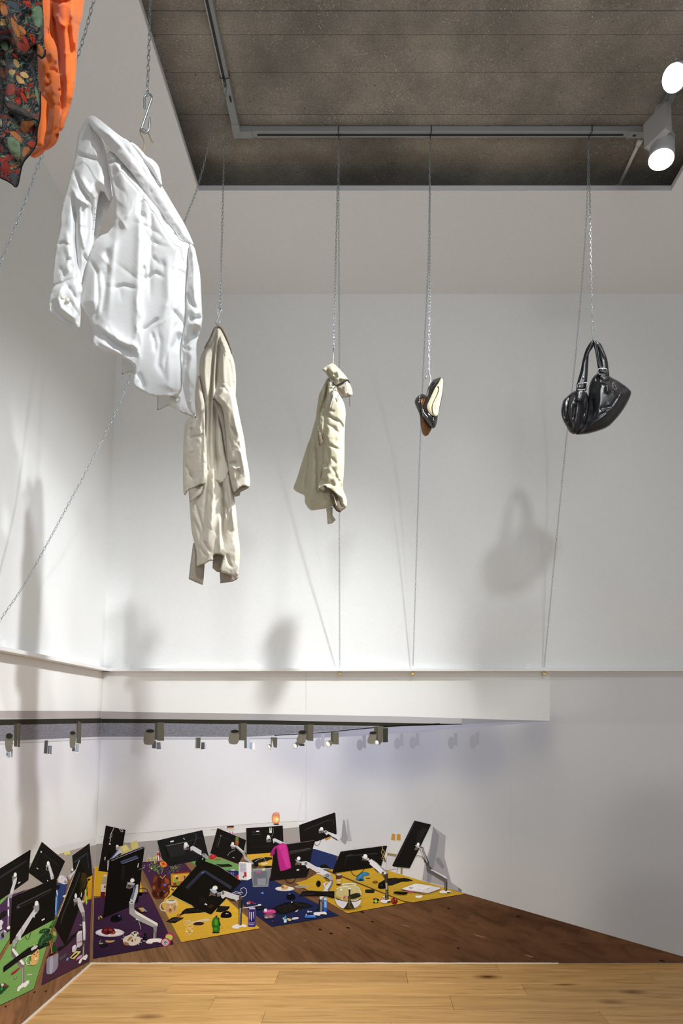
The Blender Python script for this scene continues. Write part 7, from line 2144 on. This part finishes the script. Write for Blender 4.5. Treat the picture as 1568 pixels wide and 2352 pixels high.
item('B', Iq, 'fish_bowl', 'round glass printed fish bowl half full of water', [('9a7c28', '260,740 640,700 660,740 560,790 380,800 290,780', 1), ('a99448', '320,360 555,350 620,420 655,500 655,590 630,650 590,720 520,765 350,765 270,730 215,650 195,570 200,490 240,420', 1), ('b8ac78', '215,500 300,380 550,365 640,480 640,560 400,600 230,560', 1), ('cfc9b4', '310,365 350,345 520,342 560,360 545,385 450,395 350,385', 1), ('9c8c48', '340,368 520,362 530,372 440,385 350,380', 1),
      ('c9c6cc', '200,580 320,620 440,640 640,600 620,670 560,740 480,765 340,765 260,720 215,650'), ('26231a', '455,530 600,498 640,560 560,590 500,610 395,590'), ('3c3a30', '225,580 280,610 270,630 215,600'), ('57512c', 2.0, '215,585 320,632 440,645 560,640 640,595'), ('e4e2dc', 1.3, '230,440 290,410 420,400'), ('e8e6e2', '420,430 445,415 470,430 450,450'), ('e4e2e0', '290,440 330,435 320,465 300,470'), ('dcd8cc', 0.9, '560,400 600,420 630,500'), ('d8d6d4', 1.0, '560,740 600,700 630,650')])
item('B', Iq, 'toy_tower', 'small dark printed lattice tower in front of the bowl', [('2e2618', '430,455 445,440 462,455 458,560 468,640 500,700 530,760 430,775 345,765 390,710 425,640 432,540'), ('5a5034', '440,560 452,560 455,700 430,740'), ('4a4028', '400,745 430,715 470,715 510,755 470,765 440,745'), ('6a6044', 0.6, '415,660 470,660')])
item('B', Iq, 'goldfish', 'red, white and blue printed goldfish', [('c04a30', '320,590 350,570 385,560 380,590 345,605', 1), ('dcd4d0', '315,595 330,580 345,600 325,607'), ('8c7ab8', '375,550 410,545 400,575 380,580'), ('c0504c', '345,545 372,555 355,570')])
item('B', Iq, 'dice_speaker', 'small black printed speaker block', [('15140f', '702,455 715,448 845,448 858,460 852,500 840,508 712,508 700,495', 1), ('34322c', 0.6, '715,465 845,465'), ('34322c', 0.6, '712,490 842,490')])
item('B', Iq, 'sock', 'blue printed sock folded on the yellow mat', [('2f6688', '545,290 555,240 600,190 650,162 720,160 770,185 775,210 740,225 680,232 665,255 690,295 690,312 600,312 560,305', 1), ('3c7ea4', '570,250 620,190 700,170 740,190 660,220 620,270'), ('101c28', '590,300 605,282 640,278 680,298 650,310 600,312', 1), ('255270', 0.9, '650,190 668,250')])
item('B', Iq, 'cable', 'black printed cable falling from the right-hand monitor', [('1a1612', 1.5, '455,100 475,165 510,215 550,230 590,220 640,170 690,110')])
item('B', Iq, 'coin', 'brown printed round biscuit and a stub of pencil', [('5c4020', 865, 330, 48, 24), ('7a5a30', 858, 325, 30, 13), ('14120f', '716,265 770,262 792,270 770,276 718,276')])
keyboard('B', Iq, '912,352 1000,300 1100,265 1200,258 1250,268 1340,258 1420,275 1495,305 1400,320 1300,322 1240,345 1150,380 1030,395 980,365', [('1060,300 1260,275', 8), ('1050,320 1260,295', 8), ('1060,345 1240,315', 7), ('1080,370 1210,340', 6), ('1290,285 1450,305', 6)], 'split black printed keyboard on the right-hand yellow mat')
item('B', Iq, 'mouse', 'black printed mouse behind the chrome post', [('0d0b09', '908,400 920,355 970,340 1025,350 1040,400 1030,438 950,442 912,430', 1), ('6a645c', 0.7, '950,375 990,385')])
monitor('B', Iq, '295,-165 310,-175 985,-260 1040,-270 1065,-255 975,40 960,85 835,90 190,182 165,165 180,120', 'black printed monitor with gilt spectacles hung on its corner', body='120f0c',
        ridges=[('2a2726', 3.0, '400,-100 760,-130 900,-140'), ('211e1c', 2.0, '390,-100 370,60'), ('3c3a3c', 1.2, '395,-85 420,-115 500,-122'), ('2b2725', 0.8, '450,100 460,130')], edges=[('9a7c84', 0.5, '300,-172 1040,-270'), ('c9c6c0', 0.5, '1062,-250 962,82')],
        arm=[('5c4a3c', '640,-30 665,-75 730,-60 760,-15 690,-25'), ('b4b2b2', '645,-90 700,-90 765,-60 770,-25 720,-40 660,-65'), (W2, '670,-75 672,-115 700,-132 735,-115 738,-80 705,-68', 1), ('cfcdd0', '750,-20 800,-50 860,-5 990,100 1055,170 1040,200 1000,205 975,190 940,190 800,55 770,30 780,10'), ('8a888a', '830,-45 870,-10 1060,160 1068,190 1020,160'), ('3a3632', '850,95 945,180 900,160 850,110'), ('2a2018', 990, 180, 20, 24), ('6a5a4a', 990, 180, 11, 14),
             ('3c342c', '1025,200 1068,180 1072,330 1082,480 1085,625 1035,625 1040,480 1020,330 1020,260 985,215'), ('8a7c70', '1030,340 1065,340 1068,450 1045,460'), ('b0a8a0', '1035,350 1048,350 1055,450 1045,455'), ('6a5e52', '1045,470 1060,470 1062,620 1045,620'), ('1a1512', '1062,200 1072,200 1076,330 1062,330'),
             ('d0cccc', '945,650 955,620 1010,612 1035,625 1085,612 1118,612 1118,635 1065,650 1060,672 1000,675', 1), ('14100e', '1060,645 1118,640 1118,662 1062,665')])
item('B', Iq, 'spectacles', 'gilt printed spectacles hanging on the monitor corner', [('a88a48', 1.4, '975,-255 985,-240 982,-200'), ('b89c58', 1.2, '985,-205 965,-165 975,-135 1000,-130 1018,-160 1000,-200 985,-205'), ('a88c4c', 1.2, '990,-125 1010,-100 1025,-70 1005,-60 985,-90 990,-125'), ('15110d', 2.0, '1012,-70 1025,-40 1030,0'), ('8a6c34', 1.2, '985,-90 970,-60 1000,-20 1020,-50')])
item('B', Iq, 'scissors', 'lime and black printed toy by the arm foot', [('0f0e0a', '828,600 850,592 925,600 930,640 880,650 840,625', 1), ('0f0f0a', '828,660 850,640 915,650 922,668 880,678 835,676', 1), ('9cc43c', '850,615 895,612 900,665 858,668', 1), ('3a4a14', 866, 632, 4, 4), ('3a4a14', 884, 630, 4, 4), ('b89a98', '935,600 1030,590 1030,605 940,612')])
item('B', Iq, 'dice', 'small white printed cube behind the post', [('bcbab0', '988,560 1015,552 1028,565 1020,580 990,580'), ('14120f', '1025,545 1050,545 1050,585 1028,582')])
item('B', Iq, 'apple', 'dark red printed apple', [('6a1e18', 1178, 638, 58, 58), ('8a3428', '1130,600 1160,585 1170,640 1150,680 1128,650', 1), ('a0683c', '1185,590 1210,600 1205,640 1190,620'), ('2a1a10', 0.8, '1178,575 1186,590')])
Jq = Jc
item('B', Jq, 'shadows', 'grey printed shadow of the rightmost monitor on the pale wall', [('8f8d90', '900,310 1125,470 1100,850 1220,1300 1415,1480 1340,1470 1040,1360 700,1270 740,1000 830,700'), ('7a7980', '895,292 1005,465 985,640 935,880 850,1315 780,1300 800,1000 850,700 875,500'), ('77767c', '945,870 985,855 1020,880 1105,1025 1060,1075 1000,990 950,930'), ('918f92', '1240,1320 1330,1380 1410,1440 1410,1478 1360,1460 1225,1425'), ('77767c', 0.6, '910,1020 940,985 990,970'), ('66656a', '1345,1400 1412,1445 1412,1478 1355,1462')])
item('B', Jq, 'shadows', 'narrow grey printed shadow behind the tilted monitor', [('8a8990', '-720,185 -700,175 -640,520 -680,620 -760,560'), ('a09fa4', '-655,170 -630,190 -570,560 -640,560')])
item('B', Jq, 'wall_plug', 'pale printed socket panel below the notes', [('b9b4b4', '60,830 240,855 235,1060 45,1090 60,950'), ('857248', '75,775 240,805 235,835 72,808'), ('867348', '312,1040 348,1045 345,1160 310,1155'), ('2a2c48', 1.0, '262,1040 258,1080 240,1135')])
item('B', Jq, 'sticky_note', 'ochre printed note on the wall, left of the pair', [('a87c34', '155,430 218,440 212,548 200,555 135,535 150,480')])
item('B', Jq, 'sticky_note', 'ochre printed note on the wall, right of the pair', [('a87c34', '245,435 312,440 310,555 238,545')])
monitor('B', Jq, '555,200 575,196 850,262 858,272 720,560 480,1045 465,1050 185,1025 160,1005 340,640', 'narrow black printed monitor leaning right, last of the row', body='15110f',
        ridges=[('26262c', 2.0, '570,215 250,880'), ('2c2828', 0.9, '690,325 780,345'), ('25211f', 0.7, '640,290 790,325'), ('1c1917', 8.0, '640,380 620,520')], edges=[('a08890', 0.5, '575,195 856,264'), ('9cb0a0', 0.5, '858,276 480,1048'), ('9a8c94', 0.5, '552,205 160,1000')],
        extras=[('1e1c1b', '690,340 780,350 650,620 570,620')],
        arm=[('6a5a52', '560,715 590,655 640,680 610,720 575,732'), ('b0acac', '570,640 590,632 660,670 665,700 640,690 600,665'), (W2, '600,640 605,605 625,588 650,600 652,640 630,655', 1), (G3, '655,670 700,665 720,680 735,740 820,940 825,1010 780,1015 770,950 690,740 660,710'), ('8f8d90', '685,680 705,680 800,940 780,955'), ('c0bec2', '660,680 680,690 765,940 750,940'), ('1c1a1c', '715,840 735,870 770,950 750,960'),
             ('55514f', '780,1015 825,1005 880,1070 1120,1210 1150,1260 1155,1320 1105,1320 1095,1290 800,1110 782,1075'), ('c9c7ca', '870,1070 1120,1200 1148,1245 1130,1240 1060,1195 850,1080'), ('1a1816', '820,1000 870,1060 880,1075 845,1060'), ('38342f', '1105,1310 1152,1310 1150,1465 1105,1460'), ('6f6b67', '1112,1315 1125,1315 1125,1455 1112,1455'),
             ('d2cfce', '1005,1480 1030,1455 1105,1445 1110,1462 1150,1462 1155,1450 1200,1460 1222,1480 1210,1500 1140,1500 1090,1508 1020,1500', 1), ('17130f', '1140,1485 1205,1478 1210,1495 1150,1500')])
item('B', Jq, 'cable', 'thin printed cable from the last monitor', [('2a2826', 1.0, '585,828 640,826 690,845 722,880')])
item('B', Jq, 'paper_stack', 'stack of white printed papers with a small ring mark', [('23284c', '285,1440 340,1438 760,1525 740,1530 540,1490'), ('6e5a40', '330,1430 800,1510 1030,1420 1030,1435 800,1518 340,1440'), ('c4c2c6', '330,1420 580,1325 1030,1400 1020,1425 800,1500 400,1445'), ('d2d0d4', '345,1415 585,1330 880,1370 680,1460 420,1430'), ('2c2a2c', 0.9, '465,1400 500,1392 535,1400 525,1412 480,1413 465,1400'), ('8a888c', 0.6, '610,1420 680,1440'), ('77757a', 0.8, '780,1440 820,1412'), ('9a989c', 0.5, '620,1370 720,1392'), ('a83c5c', '420,1465 470,1455 540,1480 520,1495 460,1480 425,1490')])
item('B', Jq, 'phone', 'black printed phone on the last yellow mat', [('100e0c', '175,1495 215,1465 420,1480 445,1500 410,1530 280,1525 190,1505', 1), ('33302c', 0.5, '230,1475 410,1490')])
item('B', Jq, 'white_case', 'small white printed case', [('c2c0be', '572,1538 690,1532 706,1545 700,1580 640,1590 582,1582', 1), ('55534f', 0.6, '585,1540 690,1537'), ('dad8d6', '585,1550 695,1545 690,1575 590,1578')])
